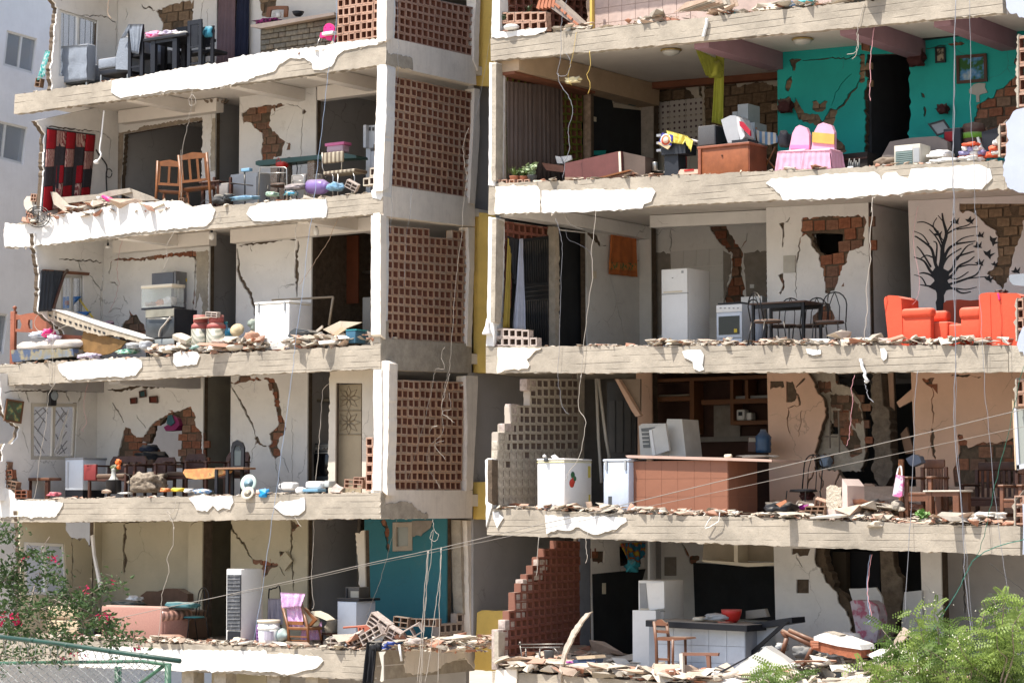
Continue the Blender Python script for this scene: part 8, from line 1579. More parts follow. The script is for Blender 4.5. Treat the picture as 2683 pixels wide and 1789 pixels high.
ms_(Y_('1600 820,1612 920,1662 920,1660 780,1690 720,1740 700,1700 640,1720 560,1660 530,1600 520,1570 560,1590 640,1540 690,1600 720,1620 770'),.004)
mbt.d9('tree',TB,mu.o)
def bird(x,y,s_,a):
 mb=MB();c,sn_=math.cos(a),math.sin(a);P=Y_('-32 2,-14 -6,-10 -30,6 -10,20 -34,18 -4,26 8,6 6,-10 10')
 P=[PD('B4',x+(u*c-v*sn_)*s_,y+(u*sn_+v*c)*s_,WD2)for u,v in P];pl9([(p.x,p.z)for p in P],[],-.011,-.0009,lambda q1,q2,t:V3((q1,YF+WD2+t,q2))-mu.loc,mb);mb.d9('bird',TB,mu.o)
for x,y,s_,a in((1765,140,1,.2),(1890,130,1,.5),(1620,245,.9,.3),(1980,255,.9,.2),(1960,345,1,.1),(2085,300,1.2,1.2),(2045,415,1.2,.8),(1975,490,1,.3),(2050,625,1,.6),(2285,560,1,.2),(2100,500,.7,.4)):bird(x,y,s_*1.35,a)
OS=FORNG
A=T('armchair','orange red armchair facing right at the slab edge, left of the tree mural','armchair',R2,'B4',1350,.25)
A.q9('backrest',OS,Y_('1195 F,1180 1000,1158 800,1165 775,1200 760,1275 765,1305 785,1310 900,1315 F'),.25,.85);A.box('armrest',OS,1300,1562,868,945,.22,.42,b=.05);A.box('side_panel',OS,1312,1555,925,'F',.26,.40,b=.02);A.box('seat',OS,1312,1700,990,'F',.41,.85,b=.03);A.box('armrest',OS,1330,1690,895,985,.75,.95,b=.05)
A=T('armchair','orange red armchair facing left at the slab edge, tall back to the right','armchair',R2,'B4',2060,.25)
A.q9('backrest',OS,Y_('1975 F,1968 760,1990 745,2060 735,2180 742,2290 742,2325 765,2320 1000,2300 F'),.25,.5);A.q9('backrest_side',OS,Y_('1972 F,1966 770,1985 748,2062 750,2068 F'),.24,.9);A.box('armrest',OS,1790,1980,858,960,.24,.46,b=.06);A.box('side_panel',OS,1812,1975,940,'F',.27,.42,b=.02);A.box('seat',OS,1700,1975,1000,'F',.45,.9,b=.04)
A=T('sofa','rust orange camel back sofa under the tree mural behind the two armchairs','sofa',R2,'B4',1820,1.5);A.q9('backrest',mat('rust upholstery',(.33,.06,.03),.9,.12),Y_('1660 1100,1665 830,1690 805,1800 795,1900 805,1960 797,2100 800,2120 1100'),1.9,2.15);A.box('seat',mat('rust upholstery'),1560,2100,990,'F',1.3,1.89,b=.05)
A=T('rosette','dark red bow with a pink ribbon on top of the tall orange armchair','ornament',R2,'B4',2140,.4,z=(750,));A.l9('bow',mat('dark maroon'),2095,2190,712,748,.3,.42,3,.4);A.u9('ribbon',PINKP,Y_('2130 745 .24,2138 775 .24,2142 800 .23'),.016,sm=True)
A=T('mirror','grey oval mirror edge entering from the right over the orange armchair','mirror',R2,'B4',2300,-.4,z=(680,));A.q9('disc',mat('grey mirror back',(.25,.27,.30),.4),Y_('2222 600,2232 585,2352 575,2420 580,2420 680,2352 682,2260 672,2230 640'),-.45,-.4)
A=T('light_switch','white hook shaped lamp on the left corner column of the third storey','lamp',R2,'B3',55,-.05,z=(1130,));A.mb('shade',K2,MB().e9(Y_('.085 0,.09 .02,.03 .16,.015 .27,0 .27'),14))
#== R3: peach flat
A,B_=ch9('cream white chest freezer with a strawberry sticker at the slab edge',R3,'C3',496,735,975,876,.12,lidh=14,hinge=False);cx_=B_[1]+.002
for nm,y,z_,r_,m_ in(('sticker',.22,-.42,.075,mat('strawberry red',(.5,.05,.03))),('sticker',.26,-.38,.06,mat('strawberry red')),('sticker_leaf',.25,-.28,.06,mat('sticker green',(.03,.12,.05))),('sticker_leaf',.31,-.34,.045,mat('sticker green'))):
 mb=MB();mb.M=Matrix.Translation((cx_,y,B_[3]+z_))@Matrix.Rotation(RAD(90),4,'Y');mb.e9([(r_,0),(r_,.002+y*.004),(0,.002+y*.004)],14);A.mb(nm,m_,mb)
A.mb('label',mat('yellow paper label',(.6,.5,.12)),MB().box(cx_,cx_+.004,B_[4]-.12,B_[4]-.04,B_[3]-.32,B_[3]-.12));A.mb('label',mat('yellow paper label'),MB().box(cx_,cx_+.004,B_[4]-.1,B_[4]-.05,.08,.28));A.mb('trim',mat('yellow trim',(.62,.56,.22)),MB().box(B_[0],B_[1]+.005,-.014,B_[4],B_[3]-.065,B_[3]-.055))
A=T('paper','white crumpled paper card on top of the strawberry freezer','paper',R3,'C3',648,.3,z=(885,));A.q9('card',K8,Y_('615 855,650 840,685 872,650 892'),.3,.31)
A=T('socket','cable end with a grey plug hanging at the freezer lid','plug',R3,'C3',565,.05,z=(905,));A.box('plug',Ky,552,582,868,905,.05,.09,b=.008);A.e9('cap',K2,560,868,.07,Y_('.03 0,.035 .03,0 .06'),8)
A,B_=ch9('pale blue grey chest freezer on end between the cream freezer and the brown counter',R3,'C3',1078,1300,1330,880,.3,lidh=20,m=mat('pale blue enamel',(.50,.56,.66),.4),dp=.55);A.mb('vent',Ky,MB().box(B_[0]+.1,B_[0]+.17,-.006,-.001,.12,.28))
A=T('bar_counter','brown tiled bar counter with a beige top in the peach flat','counter',R3,'C3',1700,.3)
X0,X1,Z0,Z1=A.rect(1305,2170,895,'F',.45);dp=.95;A.mb('body',mat('brown grout',(.34,.19,.13)),MB().box(X0,X1,.16,.16+dp,Z0,Z1));A.q9('countertop',mat('beige laminate top',(.48,.33,.27),.5),Y_('1272 850,1300 846,2300 872,2560 885,2560 905,2300 898,1290 870'),.36,1.4)
nx,ny=6,3;w_=(X1-X0)/nx;h_=(Z1-Z0)/ny;tm=MB().box(.002,w_-.002,-.012,0,.002,h_-.002).mesh('tile',TILEB);tm2=MB().box(0,.012,.002,dp/3-.002,.002,h_-.002).mesh('tile',TILEB)
for j in r9(ny):
 for i in r9(nx):o=link('tile',tm,A.o);o.location=(X0+i*w_,.1635,Z0+j*h_)
 for i in r9(3):o=link('tile',tm2,A.o);o.location=(X1-.004,.162+i*dp/3,Z0+j*h_)
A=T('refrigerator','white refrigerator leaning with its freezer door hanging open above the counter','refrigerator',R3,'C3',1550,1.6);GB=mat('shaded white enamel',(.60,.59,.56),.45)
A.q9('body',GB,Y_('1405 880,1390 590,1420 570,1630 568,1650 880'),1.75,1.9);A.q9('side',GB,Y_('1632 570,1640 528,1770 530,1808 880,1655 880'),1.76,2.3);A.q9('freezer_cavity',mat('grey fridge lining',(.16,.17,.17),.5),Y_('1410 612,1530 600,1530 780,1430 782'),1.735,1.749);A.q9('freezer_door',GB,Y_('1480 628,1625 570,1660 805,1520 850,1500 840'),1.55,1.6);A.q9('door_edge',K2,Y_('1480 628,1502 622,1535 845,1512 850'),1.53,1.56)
for k in r9(4):A.box('shelf_rib',GB,1415,1478,640+k*34,650+k*34,1.72,1.734)
A=T('kitchen_shelves','tall brown timber shelving wall in the peach flat kitchen','shelf',R3,'C3',1900,3.0);SH=mat('orange brown shelf board',(.17,.07,.028),.6,.15);kd=g1+.2
for(x0,x1,y0,y1)in((1500,2760,155,185),(1505,1850,332,372),(1940,2760,350,392),(2200,2760,540,575)):A.box('shelf',SH,x0,x1,y0,y1,kd,kd+.35)
for(x0,x1,y0,y1)in((1838,1876,186,660),(2195,2222,186,575),(2325,2352,186,350)):A.box('divider',SH,x0,x1,y0,y1,kd-.002,kd+.34)
A.box('back_tile_band',mat('grey mosaic band',(.24,.22,.2)),1855,2760,680,725,kd+.3,kd+.33);A.box('patch',mat('grey render'),2050,2280,400,700,kd+.34,kd+.36)
for lb,x0,x1,y0,y1,m_ in(('white jar with a dark print on the kitchen shelf',2248,2318,445,540,K2),('small white jar right of the printed jar',2336,2380,470,540,K2),('stack of papers on the left kitchen shelf',1560,1830,312,332,mat('old paper',(.3,.27,.22))),('dark bowls on the upper right kitchen shelf',2230,2600,320,350,GREY)):
 A=T('jar' if 'jar' in lb else('papers' if 'paper' in lb else 'bowls'),lb,'jar' if 'jar' in lb else 'kitchenware',R3,'C3',(x0+x1)/2,kd+.1,z=(y1,));A.box('body',m_,x0,x1,y0,y1,kd+.08,kd+.25,b=.02)
 if 'printed' not in lb and 'dark print' in lb:A.box('print',K1,2266,2300,465,500,kd+.075,kd+.079)
A=T('water_bottle','dark blue water cooler bottle on the kitchen counter','bottle',R3,'C4',130,2.2,z=(800,));A.mb('body',mat('dark blue bottle',(.03,.07,.14),.25),MB().e9(Y_('.13 0,.14 .05,.13 .1,.14 .15,.13 .2,.14 .27,.06 .36,.05 .4,0 .4'),16))
A=T('crate','brown box with a white label left of the dark blue bottle','box',R3,'C4',40,2.2,z=(800,));A.box('body',K5,0,72,665,790,2.2,2.5);A.box('label',mat('old paper'),5,68,672,706,2.19,2.199)
A=T('white_roll','white roll and scraps on the beige counter top','paper',R3,'C3',2180,.8,z=(872,));A.u9('roll',Kc,Y_('2150 858 .6,2205 855 .6'),.035,8);A.l9('scraps',K3[0],2210,2560,840,872,.7,1.1,3,.5)
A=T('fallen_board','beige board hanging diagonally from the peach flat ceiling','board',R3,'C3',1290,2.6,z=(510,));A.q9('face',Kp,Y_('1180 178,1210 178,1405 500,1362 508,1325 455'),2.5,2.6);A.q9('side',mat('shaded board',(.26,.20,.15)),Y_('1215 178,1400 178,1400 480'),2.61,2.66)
for lb,a in(('thin white pole standing left in the dark opening of the peach flat',((1015,175,2.4),(1035,700,2.2),(1062,1090,2.0))),('thin white pole leaning right in the dark opening of the peach flat',((1035,175,2.4),(1100,700,2.3),(1130,870,2.3)))):A=T('pole',lb,'pole',R3,'C3',1050,2.2);A.u9('pole',mat('weathered white pole',(.45,.42,.37)),a,.028,6)
A=T('panelled_door','dark grey panelled door in the dark opening of the peach flat','door',R3,'C3',1230,3.4);A.box('slab',mat('charcoal door',(.045,.045,.045),.7),1110,1365,200,'F',3.6,3.65)
for x in(1130,1200,1270):A.box('panel',mat('charcoal door edge',(.07,.07,.07)),x,x+50,370,820,3.58,3.599)
A=T('window','blue white window sash fallen upright at the far right of the peach flat','window',R3,'C4',2320,.2);SSH=mat('blue grey sash',(.5,.52,.58),.5)
for q4 in(Y_('2262 420,2285 420,2312 940,2290 940'),Y_('2290 905,2400 885,2400 920,2292 945'),Y_('2250 345,2262 340,2285 945,2275 945')):A.q9('frame',SSH if q4[0][0]>2255 else WOODP,q4,.2,.26)
A.q9('pane',glass_mat('dull pane',(.3,.32,.3),1),Y_('2288 430,2400 420,2400 890,2312 905'),.23,.24)
ar('black metal chair with a heart hoop standing beside the brown counter',R3,'C4',400,1.0,RAD(-12),K1,h=1.05,w=.44)
A=T('garment','dark cloth and pink bag on the floor under the black metal chair','clothes',R3,'C4',460,1.2);A.l9('cloth',mat('dark maroon'),430,520,1120,1210,1.2,1.4,3,.5);A.l9('bag',mat('magenta bag',(.4,.03,.3)),415,500,1235,1290,.7,.9,5,.3)
A=T('black_bag','large black rubbish bag at the foot of the brown counter','bag',R3,'C4',230,.3);A.l9('body',mat('black polythene',(.02,.02,.022),.4),110,335,1215,1320,.25,.7,3,.25);A.q9('sheet',mat('peach cardboard',(.45,.19,.10)),Y_('235 1235,320 1198,328 1220,270 1262'),.22,.24)
A=T('broken_pier','stump of a peach painted wall standing on the slab edge','wall',R3,'C4',740,.3);X0,X1,Z0,Z1=A.rect(650,800,1280,'F',.2)
A.q9('front',WPINK,Y_('652 1282 1,800 1275,805 F,652 F'),.2,.42);A.q9('broken_top',mat('raw cream break',(.55,.48,.38),.95,.3,12,1,25,dirt=.6,bdist=.03),Y_('665 1282,668 1095 1,700 1075 1,740 1110 1,795 1090 1,800 1275'),.215,.4,jag=.02);A.q9('side',WPINK,Y_('801 1020,845 1080,850 1330,803 1350'),.22,.8)
A=T('fire_extinguisher','dark red fire extinguisher on its side behind the pier','extinguisher',R3,'C4',880,.9);A.u9('body',mat('dark extinguisher red',(.14,.02,.02),.4),Y_('850 1180 .9,885 1260 .9,905 1330 .9'),.09,10);A.u9('valve',Km,Y_('850 1180 .9,860 1145 .9,885 1150 .9'),.03,6)
B9('red hollow brick stack lower, left of the broken pier',PD('C4',580,1320,.15),(0,0,.15),.34,.12,.2,3,1,BRK);B9('red hollow brick stack upper, left of the broken pier',PD('C4',590,1280,.2),(.05,0,.1),.34,.10,.2,3,1,BRK);B9('broken hollow brick standing on the slab edge next to the pier',PD('C4',620,1230,.3),(.4,.3,.2),.18,.14,.1,2,1,Ll)
def warm(a9,x0,x1,ytop,yarm,d,rm=R3,r='C4',slats=5,m=K4):
 A=T('wooden_armchair',a9,'armchair',rm,r,(x0+x1)/2,d,'brown wooden seats of the peach flat');X0,X1,Z0,Z1=A.rect(x0,x1,ytop,'F',d);za=A.pt((x0+x1)/2,yarm,d).z;dp=.62
 for X in(X0,X1-.06):
  A.mb('leg',m,MB().bbox(X,X+.06,0,.06,0,za,.01));A.mb('leg',m,MB().bbox(X,X+.06,dp-.06,dp,0,Z1-.12,.01));A.mb('armrest',m,MB().bbox(X-.02,X+.08,-.03,dp,za,za+.035,.012));A.mb('rail',m,MB().box(X+.015,X+.045,.06,dp-.06,.14,.2))
 A.mb('seat',m,MB().bbox(X0+.06,X1-.06,0,dp-.06,za*.62,za*.62+.05,.01));A.mb('apron',m,MB().box(X0+.06,X1-.06,.01,.035,za*.62-.09,za*.62))
 A.mb('top_rail',m,MB().bbox(X0+.05,X1-.05,dp-.04,dp+.0,Z1-.14,Z1,.015));n=slats
 for k in r9(n):xx=X0+.1+(X1-X0-.24)*k/(n-1);A.mb('slat',m,MB().box(xx,xx+.045,dp-.03,dp-.01,za*.62+.05,Z1-.14))
 return A
warm('brown wooden armchair with high curved back left of the low wooden table',1330,1560,850,1020,.6);warm('brown wooden bench with a slatted back against the peach wall',1800,2290,870,1080,1.5,slats=9,m=K5);warm('brown wooden chair nearest the street at the right end of the peach flat',2140,2330,900,1090,.45,slats=4)
p=fx(R3,'C4',1700,.45);t9('low brown wooden table with a broken marble top at the slab edge',p,0,.62,.5,.52,mat('broken cream top',(.62,.56,.48),.6,.1),m2=K4,leg=.05,th=.025)
A=T('shopping_bag','white and pink shopping bag hanging on the wooden armchair','bag',R3,'C4',1275,.55,z=(1175,));A.q9('body',pt9('pink print','noise',(.75,.66,.70),(.65,.15,.35),None,6),Y_('1262 985,1320 1000,1312 1165,1290 1178,1230 1165,1245 1080'),.5,.56);A.u9('strap',K8,Y_('1268 990 .53,1285 925 .55,1305 920 .55,1312 1000 .53'),.014,sm=True)
A=T('post','orange wooden post behind the shopping bag','post',R3,'C4',1295,.65);A.box('post',Ko,1280,1318,855,'F',.65,.7)
A=T('umbrella','blue grey folded umbrella on the wooden armchair','umbrella',R3,'C4',1410,.9,z=(900,));A.q9('canopy',mat('slate nylon',(.10,.12,.16),.6),Y_('1345 850,1410 812,1460 830,1478 882,1400 918,1370 895'),.8,.95,jag=.008)
pn9('small green seedling in front of the wooden armchair',R3,'C4',1480,.15,.12,.38,14,mat('fresh leaf',(.12,.28,.05),.6,.25),s9=12,blade=False)
A=T('plaster_rock','rounded beige debris under the wooden armchair','debris',R3,'C4',1230,.5);A.l9('lump',K3[1],1200,1290,1200,1300,.5,.8,3,.15)
for k,(x0,x1,y0,y1,m_)in E9(((1870,1960,1330,1395,4),(1900,2090,1300,1350,4),(2080,2160,1305,1370,4),(2150,2280,1375,1425,2),(1400,1560,1380,1420,3),(1240,1400,1385,1425,2),(1000,1130,1375,1440,0))):
 lb=('white slab fragment leaning at the right slab edge','long white plaster fragment on the right slab edge','square white plaster lump at the right slab edge','red hollow brick fragment at the far right edge','flat pink brick lying at the edge under the low table','flat orange brick lying left of the low table','beige lump hanging over the edge with its long shadow')[k]
 A=T('fragment',lb,'debris',R3,'C4',(x0+x1)/2,.05);A.l9('lump',K3[m_],x0,x1,y0,y1,.0 if k<6 else-.1,.25,30+k,.3)
A=T('metal_rods','two bare pipes standing in the broken wall cavity','pipe',R3,'C4',730,2.8,z=(900,))
for a in(((695,420),(700,760)),((770,440),(780,800)),((660,660),(760,662))):A.u9('rod',mat('rusty grey pipe',(.2,.17,.14)),[(x,y,2.68)for x,y in a],.014,5)
A=T('shirt','blue grey cloth caught in the broken wall cavity','cloth',R3,'C4',640,2.7,z=(925,));A.l9('cloth',mat('faded blue shirt',(.22,.28,.36),.9),600,680,815,930,2.6,2.8,3,.25)
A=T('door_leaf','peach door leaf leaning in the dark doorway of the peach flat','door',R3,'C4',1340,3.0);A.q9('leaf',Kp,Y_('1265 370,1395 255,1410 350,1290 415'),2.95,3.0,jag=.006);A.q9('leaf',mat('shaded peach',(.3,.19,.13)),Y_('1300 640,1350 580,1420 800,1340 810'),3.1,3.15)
#== R4: black kitchen flat
A,B_=fridge2('white refrigerator with its freezer door ajar behind the white low wall',R4,'D3',1385,1610,1785,640,910,1.7);A.q9('freezer_door',K6,Y_('1455 672,1612 655,1615 885,1485 905'),1.45,1.5);A.q9('freezer_inside',GREY,Y_('1395 665,1452 665,1468 895,1402 895'),1.69,1.699)
A=T('low_wall','white low wall hiding the foot of the refrigerator','wall',R4,'D3',1440,1.4);A.box('body',K6,1335,1540,905,'F',1.35,1.5)
A=T('bar_counter','white tiled bar counter with a thick black top','counter',R4,'D3',1950,.9);A.box('body',mat('counter grout',(.35,.38,.42)),1480,2330,1060,'F',1.02,1.5);A.q9('countertop',K1,Y_('1450 995,2340 1040,2340 1092,1450 1046'),.75,1.6)
A.q9('worktop',mat('dusty counter top',(.22,.20,.18),.8,.2),Y_('1452 988,2340 1034,2340 1039,1452 994'),.76,1.7)
X0,X1,Z0,Z1=A.rect(1540,2320,1062,'F',1.0);nx,ny=5,3;w_,h_=(X1-X0)/nx,(Z1-Z0)/ny;tm=MB().box(.004,w_-.004,-.01,0,.004,h_-.004).mesh('tile',mat('blue white tile',(.58,.63,.70),.35))
for j in r9(ny):
 for i in r9(nx):o=link('tile',tm,A.o);o.location=(X0+i*w_,.118,Z0+j*h_)
A=T('bar_wing','side run of the black topped counter going back to the right','counter',R4,'D4',120,1.3);A.q9('countertop',K1,Y_('-60 1000,370 935,375 985,-60 1055'),1.25,1.7);A.q9('support',K1,Y_('300 975,340 975,60 1230,0 1280,-10 1250'),1.2,1.24);A.q9('front',mat('blue white tile'),Y_('-30 1058,260 1010,60 1200,-30 1290'),1.4,1.45)
A=T('bowl','red plastic bowl on the black topped counter','bowl',R4,'D3',2205,1.2,z=(1012,));s_=SC('D3',2205,960,1.2);A.mb('body',RED,MB().e9([(38*s_,0),(62*s_,25*s_),(76*s_,70*s_),(80*s_,100*s_),(76*s_,99*s_),(60*s_,35*s_),(0,12*s_)],24));
for k,(x0,x1,y0,y1,m_,lb)in E9(((1845,1935,962,1002,Kc,'cream dish on the black topped counter'),(1940,2140,930,995,GREY,'grey crumpled foil on the black topped counter'),(2060,2170,1003,1022,mat('salmon cloth',(.5,.15,.1)),'salmon coloured rag before the red bowl'))):
 A=T('dish' if k==0 else 'rag',lb,'kitchenware',R4,'D3',(x0+x1)/2,1.1,z=(y1,));A.l9('body',m_,x0,x1,y0,y1,.95,1.25,40+k,.3 if k else .05)
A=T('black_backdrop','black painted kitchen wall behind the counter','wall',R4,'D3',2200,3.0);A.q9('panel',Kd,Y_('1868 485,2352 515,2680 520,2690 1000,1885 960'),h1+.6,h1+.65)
A=T('kitchen_hood','cream curved kitchen hood shelf above the black wall','shelf',R4,'D3',2150,2.8,z=(500,));A.q9('shelf',Kc,Y_('1935 460,2352 488,2680 480,2680 505,2352 522,1960 480'),2.9,3.4);A.box('divider',Kc,2228,2262,300,490,2.95,3.3);A.q9('back',mat('beige inner',(.35,.3,.23)),Y_('1960 300,2680 300,2680 480,1950 460'),3.3,3.35)
A=T('grey_board','grey board lying on the counter behind the red bowl','board',R4,'D4',60,1.6,z=(930,));A.q9('board',mat('grey board',(.25,.23,.2)),Y_('-20 880,140 862,165 930,-20 950'),1.5,1.6)
A=T('cloth','bright multicoloured cloth hanging over the small kitchen window','cloth',R4,'D3',1340,3.6,z=(520,));lc=A.loc;h9('cloth',pt9('carnival print','voronoi',(.03,.25,.38),(.45,.05,.03),(.55,.42,.04),9),[PX('D3',x,y,XR+.05)-lc for x,y in((1225,315),(1450,305),(1430,440),(1290,480))],A.o,3,.03,nrm=(1,0,0),ragged=.15);l9('fringe',mat('teal shred',(.04,.3,.38)),(-.12,.1,-.15,.12,-.12,.12),5,.6,A.o)
w9(RB,R4,'D3',Y_('1205 320,1425 310,1430 520,1215 540'),'x',XR-.01,PVC,2,.05,.05,Kg)
A=T('bar_stool','brown wooden bar stool with a curved back in front of the tiled counter','stool',R4,'D3',1650,.35)
for a,w_ in((((1525,1000,.4),(1545,1200,.4),(1548,'F',.38)),.028),(((1635,1010,.55),(1655,1180,.55),(1655,'F',.5)),.028),(((1800,1150,.75),(1802,1400,.72)),.024),(((1690,1160,.4),(1690,1440,.4)),.024)):A.u9('leg',K4,a,w_,5)
A.q9('top_rail',K4,Y_('1512 1010,1540 1000,1555 985,1590 982,1612 1005,1640 1020,1638 1042,1515 1035'),.4,.43);A.q9('back_rail',K4,Y_('1535 1075,1645 1082,1645 1108,1538 1100'),.42,.44);A.q9('seat',K4,Y_('1535 1160,1560 1138,1800 1142,1808 1158,1680 1172,1540 1168'),.40,.72);A.box('stretcher',K4,1550,1655,1325,1345,.4,.43);A.box('stretcher',K4,1555,1800,1380,1398,.45,.48)
A=T('broken_stool','overturned brown wooden frame lying right of the bar stool','stool',R4,'D3',1870,.2);WB2=mat('dusty brown wood',(.19,.09,.06),.7,.25)
for q4 in(Y_('1765 1275,2090 1278,2085 1305,1765 1302'),Y_('1980 1300,2012 1300,2020 1475,1995 1475'),Y_('1660 1468,2030 1455,2032 1485,1665 1492')):A.q9('rail',WB2,q4,.15,.2)
A.q9('post',mat('whitewashed post',(.6,.55,.48)),Y_('1745 1285,1775 1280,1780 1465,1755 1465'),.14,.2)
A=T('ball','orange ball below the overturned frame','ball',R4,'D3',1950,.4);A.l9('ball',mat('orange ball',(.42,.10,.03)),1922,1978,1408,1462,.4,.55,2,.03)
A=T('blue_crate','navy blue crate with boards on it among the rubble','crate',R4,'D3',910,.3);A.q9('body',mat('navy crate',(.035,.06,.12),.6),Y_('805 1340,1005 1335,1000 1425,815 1428'),.3,.55);A.q9('board',WOODP,Y_('835 1310,1000 1300,1010 1325,850 1335'),.28,.6);A.u9('handle',mat('beige cord',(.45,.38,.3)),Y_('1000 1335 .35,1020 1370 .35,1018 1425 .35'),.016,sm=True)
A=T('bedstead','black wrought iron bedstead lying among the rubble','bed',R4,'D3',520,.6)
for a in(((330,1205),(725,1200)),((340,1232),(700,1228)),((345,1205),(375,1400)),((520,1240),(518,1380)),((395,1240),(400,1400)),((640,1230),(690,1290))):A.u9('iron',mat('grey iron',(.2,.19,.18),.4,metal=.5),[(x,y,.55)for x,y in a],.012,5)
A.u9('iron',mat('grey iron'),Y_('518 1380 .55,515 1270 .55,545 1235 .55,640 1235 .55'),.012,5,sm=True);A.u9('finial',mat('grey iron'),Y_('345 1205 .55,345 1180 .55'),.02,6)
for k in r9(4):A.u9('scroll',Km,[(388+14*math.cos(t),1262+k*38+14*math.sin(t),.54)for t in(0,1,2,3,4,5)],.006,4)
A=T('bucket','dark tin pot next to the iron bedstead','pot',R4,'D3',600,.4);A.e9('body',mat('tin grey',(.14,.16,.17),.5),600,1365,.5,Y_('.08 0,.09 .2,.1 .21,0 .21'),14)
A=T('tyre','dark oval tub lying in front of the tin pot','tub',R4,'D3',645,.25);A.l9('body',mat('brown tub',(.10,.08,.06)),605,685,1345,1400,.2,.4,3,.08)
A=T('purple_cloth','purple cloth edge left of the navy crate','cloth',R4,'D3',775,.3);A.l9('cloth',mat('violet cloth',(.28,.02,.25)),735,810,1350,1405,.25,.45,3,.3)
A=T('leaning_trim','long white painted strip leaning from the slab up to the cream pillar','strip',R4,'D3',800,.1);A.q9('strip',mat('peeling white wood',(.55,.48,.40),.9,.3,10,dirt=.7,dcol=(.12,.07,.05)),Y_('655 1620 1,700 1350 1,730 1230 1,800 1080 1,920 930 1,975 915 1,900 1000 1,810 1150 1,745 1290 1,715 1430 1,690 1620 1'),-.05,.0,jag=.01)
A=T('light_switch','cream switch plate on the black wall','switch',R4,'D3',1080,3,z=(715,));MB().box(0,.02,-.05,.05,-.1,.1).d9('plate',Kc,A.o);A.o.location=PX('D3',1080,712,XR+.016)
A=T('broken_table','large grey white table top lying slanted in the rubble','board',R4,'D4',200,.2);A.q9('sheet',mat('grey white laminate',(.55,.54,.51),.7,.06),Y_('-140 1480,-20 1330,140 1190,290 1280,400 1370,470 1480,300 1520,-100 1540'),.05,.09);A.q9('edge',GREY,Y_('110 1190,150 1180,400 1350,380 1365'),.1,.3)
A=T('broken_table','dark edged white sheet leaning left of the slanted table top','board',R4,'D3',2250,.15);A.q9('sheet',mat('grey white laminate'),Y_('2200 1440,2352 1322,2440 1270,2440 1500,2352 1500'),.12,.15);A.q9('rim',K1,Y_('2050 1470,2352 1310,2352 1322,2075 1478'),.11,.13);A.u9('pipe',mat('peeling white wood'),Y_('1970 1530 .05,2260 1455 .05'),.05,8)
A=T('tipped_chair','brown wooden chair frame tipped over behind the plastered lump','chair',R4,'D4',390,.6)
for a in(((290,1050),(560,1180)),((350,1045),(600,1150)),((290,1050),(330,1110)),((330,1110),(290,1250)),((205,1215),(430,1345)),((430,1345),(480,1330)),((480,1330),(560,1170))):A.u9('rail',K4,[(x,y,.5)for x,y in a],.04,5)
A=T('grey_bags','dull grey bags inside the tipped chair frame','bag',R4,'D4',420,.8);A.l9('bag',mat('dull grey bag',(.2,.2,.2)),350,520,1160,1300,.7,1.1,4,.25);A.l9('bag',mat('pale grey bag',(.35,.36,.37)),210,290,1150,1230,.6,.9,6,.25)
A=T('wall_lump','plaster topped lump of brickwork resting on the white tank','debris',R4,'D4',740,.3,z=(1270,));A.q9('brickwork',mat('red brick lump',(.30,.10,.05),.9,.3,8,.8,25),Y_('525 1160 1,560 1130,960 1215,965 1280 1,900 1288 1,600 1225 1,545 1205 1'),.25,.65,jag=.012);A.q9('plaster',PLW,Y_('560 1098 1,640 1070 1,800 1110 1,950 1170 1,968 1212,760 1180,560 1130'),.22,.7,jag=.008);A.q9('chip',K3[1],Y_('640 1060,680 1055,790 1085,770 1105'),.3,.5)
for k in r9(3):A.box('brick',BRM,530+k*10,600,1135+k*22,1152+k*22,.21,.248)
A=T('water_tank','white cylindrical water tank under the brick lump','tank',R4,'D4',690,.4);s_=SC('D4',690,1300,.4);A.mb('body',K6,MB().e9([(130*s_,-.15),(145*s_,.1),(125*s_,.85),(118*s_,.9),(0,.92)],28,(0,.5,.0)))
A=T('fallen_door','pale wooden door panel sticking up through the green tree','board',R4,'D4',1300,-.3,z=(1480,));A.q9('board',mat('weathered pink board',(.50,.40,.32),.85,.15),Y_('1025 1460,1320 1020,1465 1110,1450 1130,1360 1085,1055 1480'),-.3,-.26)
A=T('mattress','pink and white rolled mattress inside the dark cavity','mattress',R4,'D4',1000,1.8);A.q9('roll',pt9('pink flower ticking','noise',(.42,.36,.40),(.35,.10,.15),None,4,ratio=.56),Y_('870 800,900 788,1040 795,1090 830,1115 920,1110 1050,1090 1150,930 1150,910 1000'),1.7,2.0,jag=.006)
A=T('boards','white boards leaning in the dark cavity behind the pink mattress','board',R4,'D4',1010,2.4);A.q9('board',mat('dusty white board'),Y_('860 690,940 690,1090 680,1140 760,1150 860,1050 800,890 790'),2.3,2.35);A.q9('board',mat('dusty white board'),Y_('1330 720,1480 705,1495 1100,1300 1100'),2.5,2.55)
A=T('dark_door','tall dark panelled door in the lower right cavity','door',R4,'D4',980,3.4);A.box('slab',mat('black blue door',(.012,.014,.02)),840,1120,380,'F',3.5,3.55);A.box('frame',mat('dark brown post',(.07,.055,.04)),720,835,380,'F',3.3,3.45)
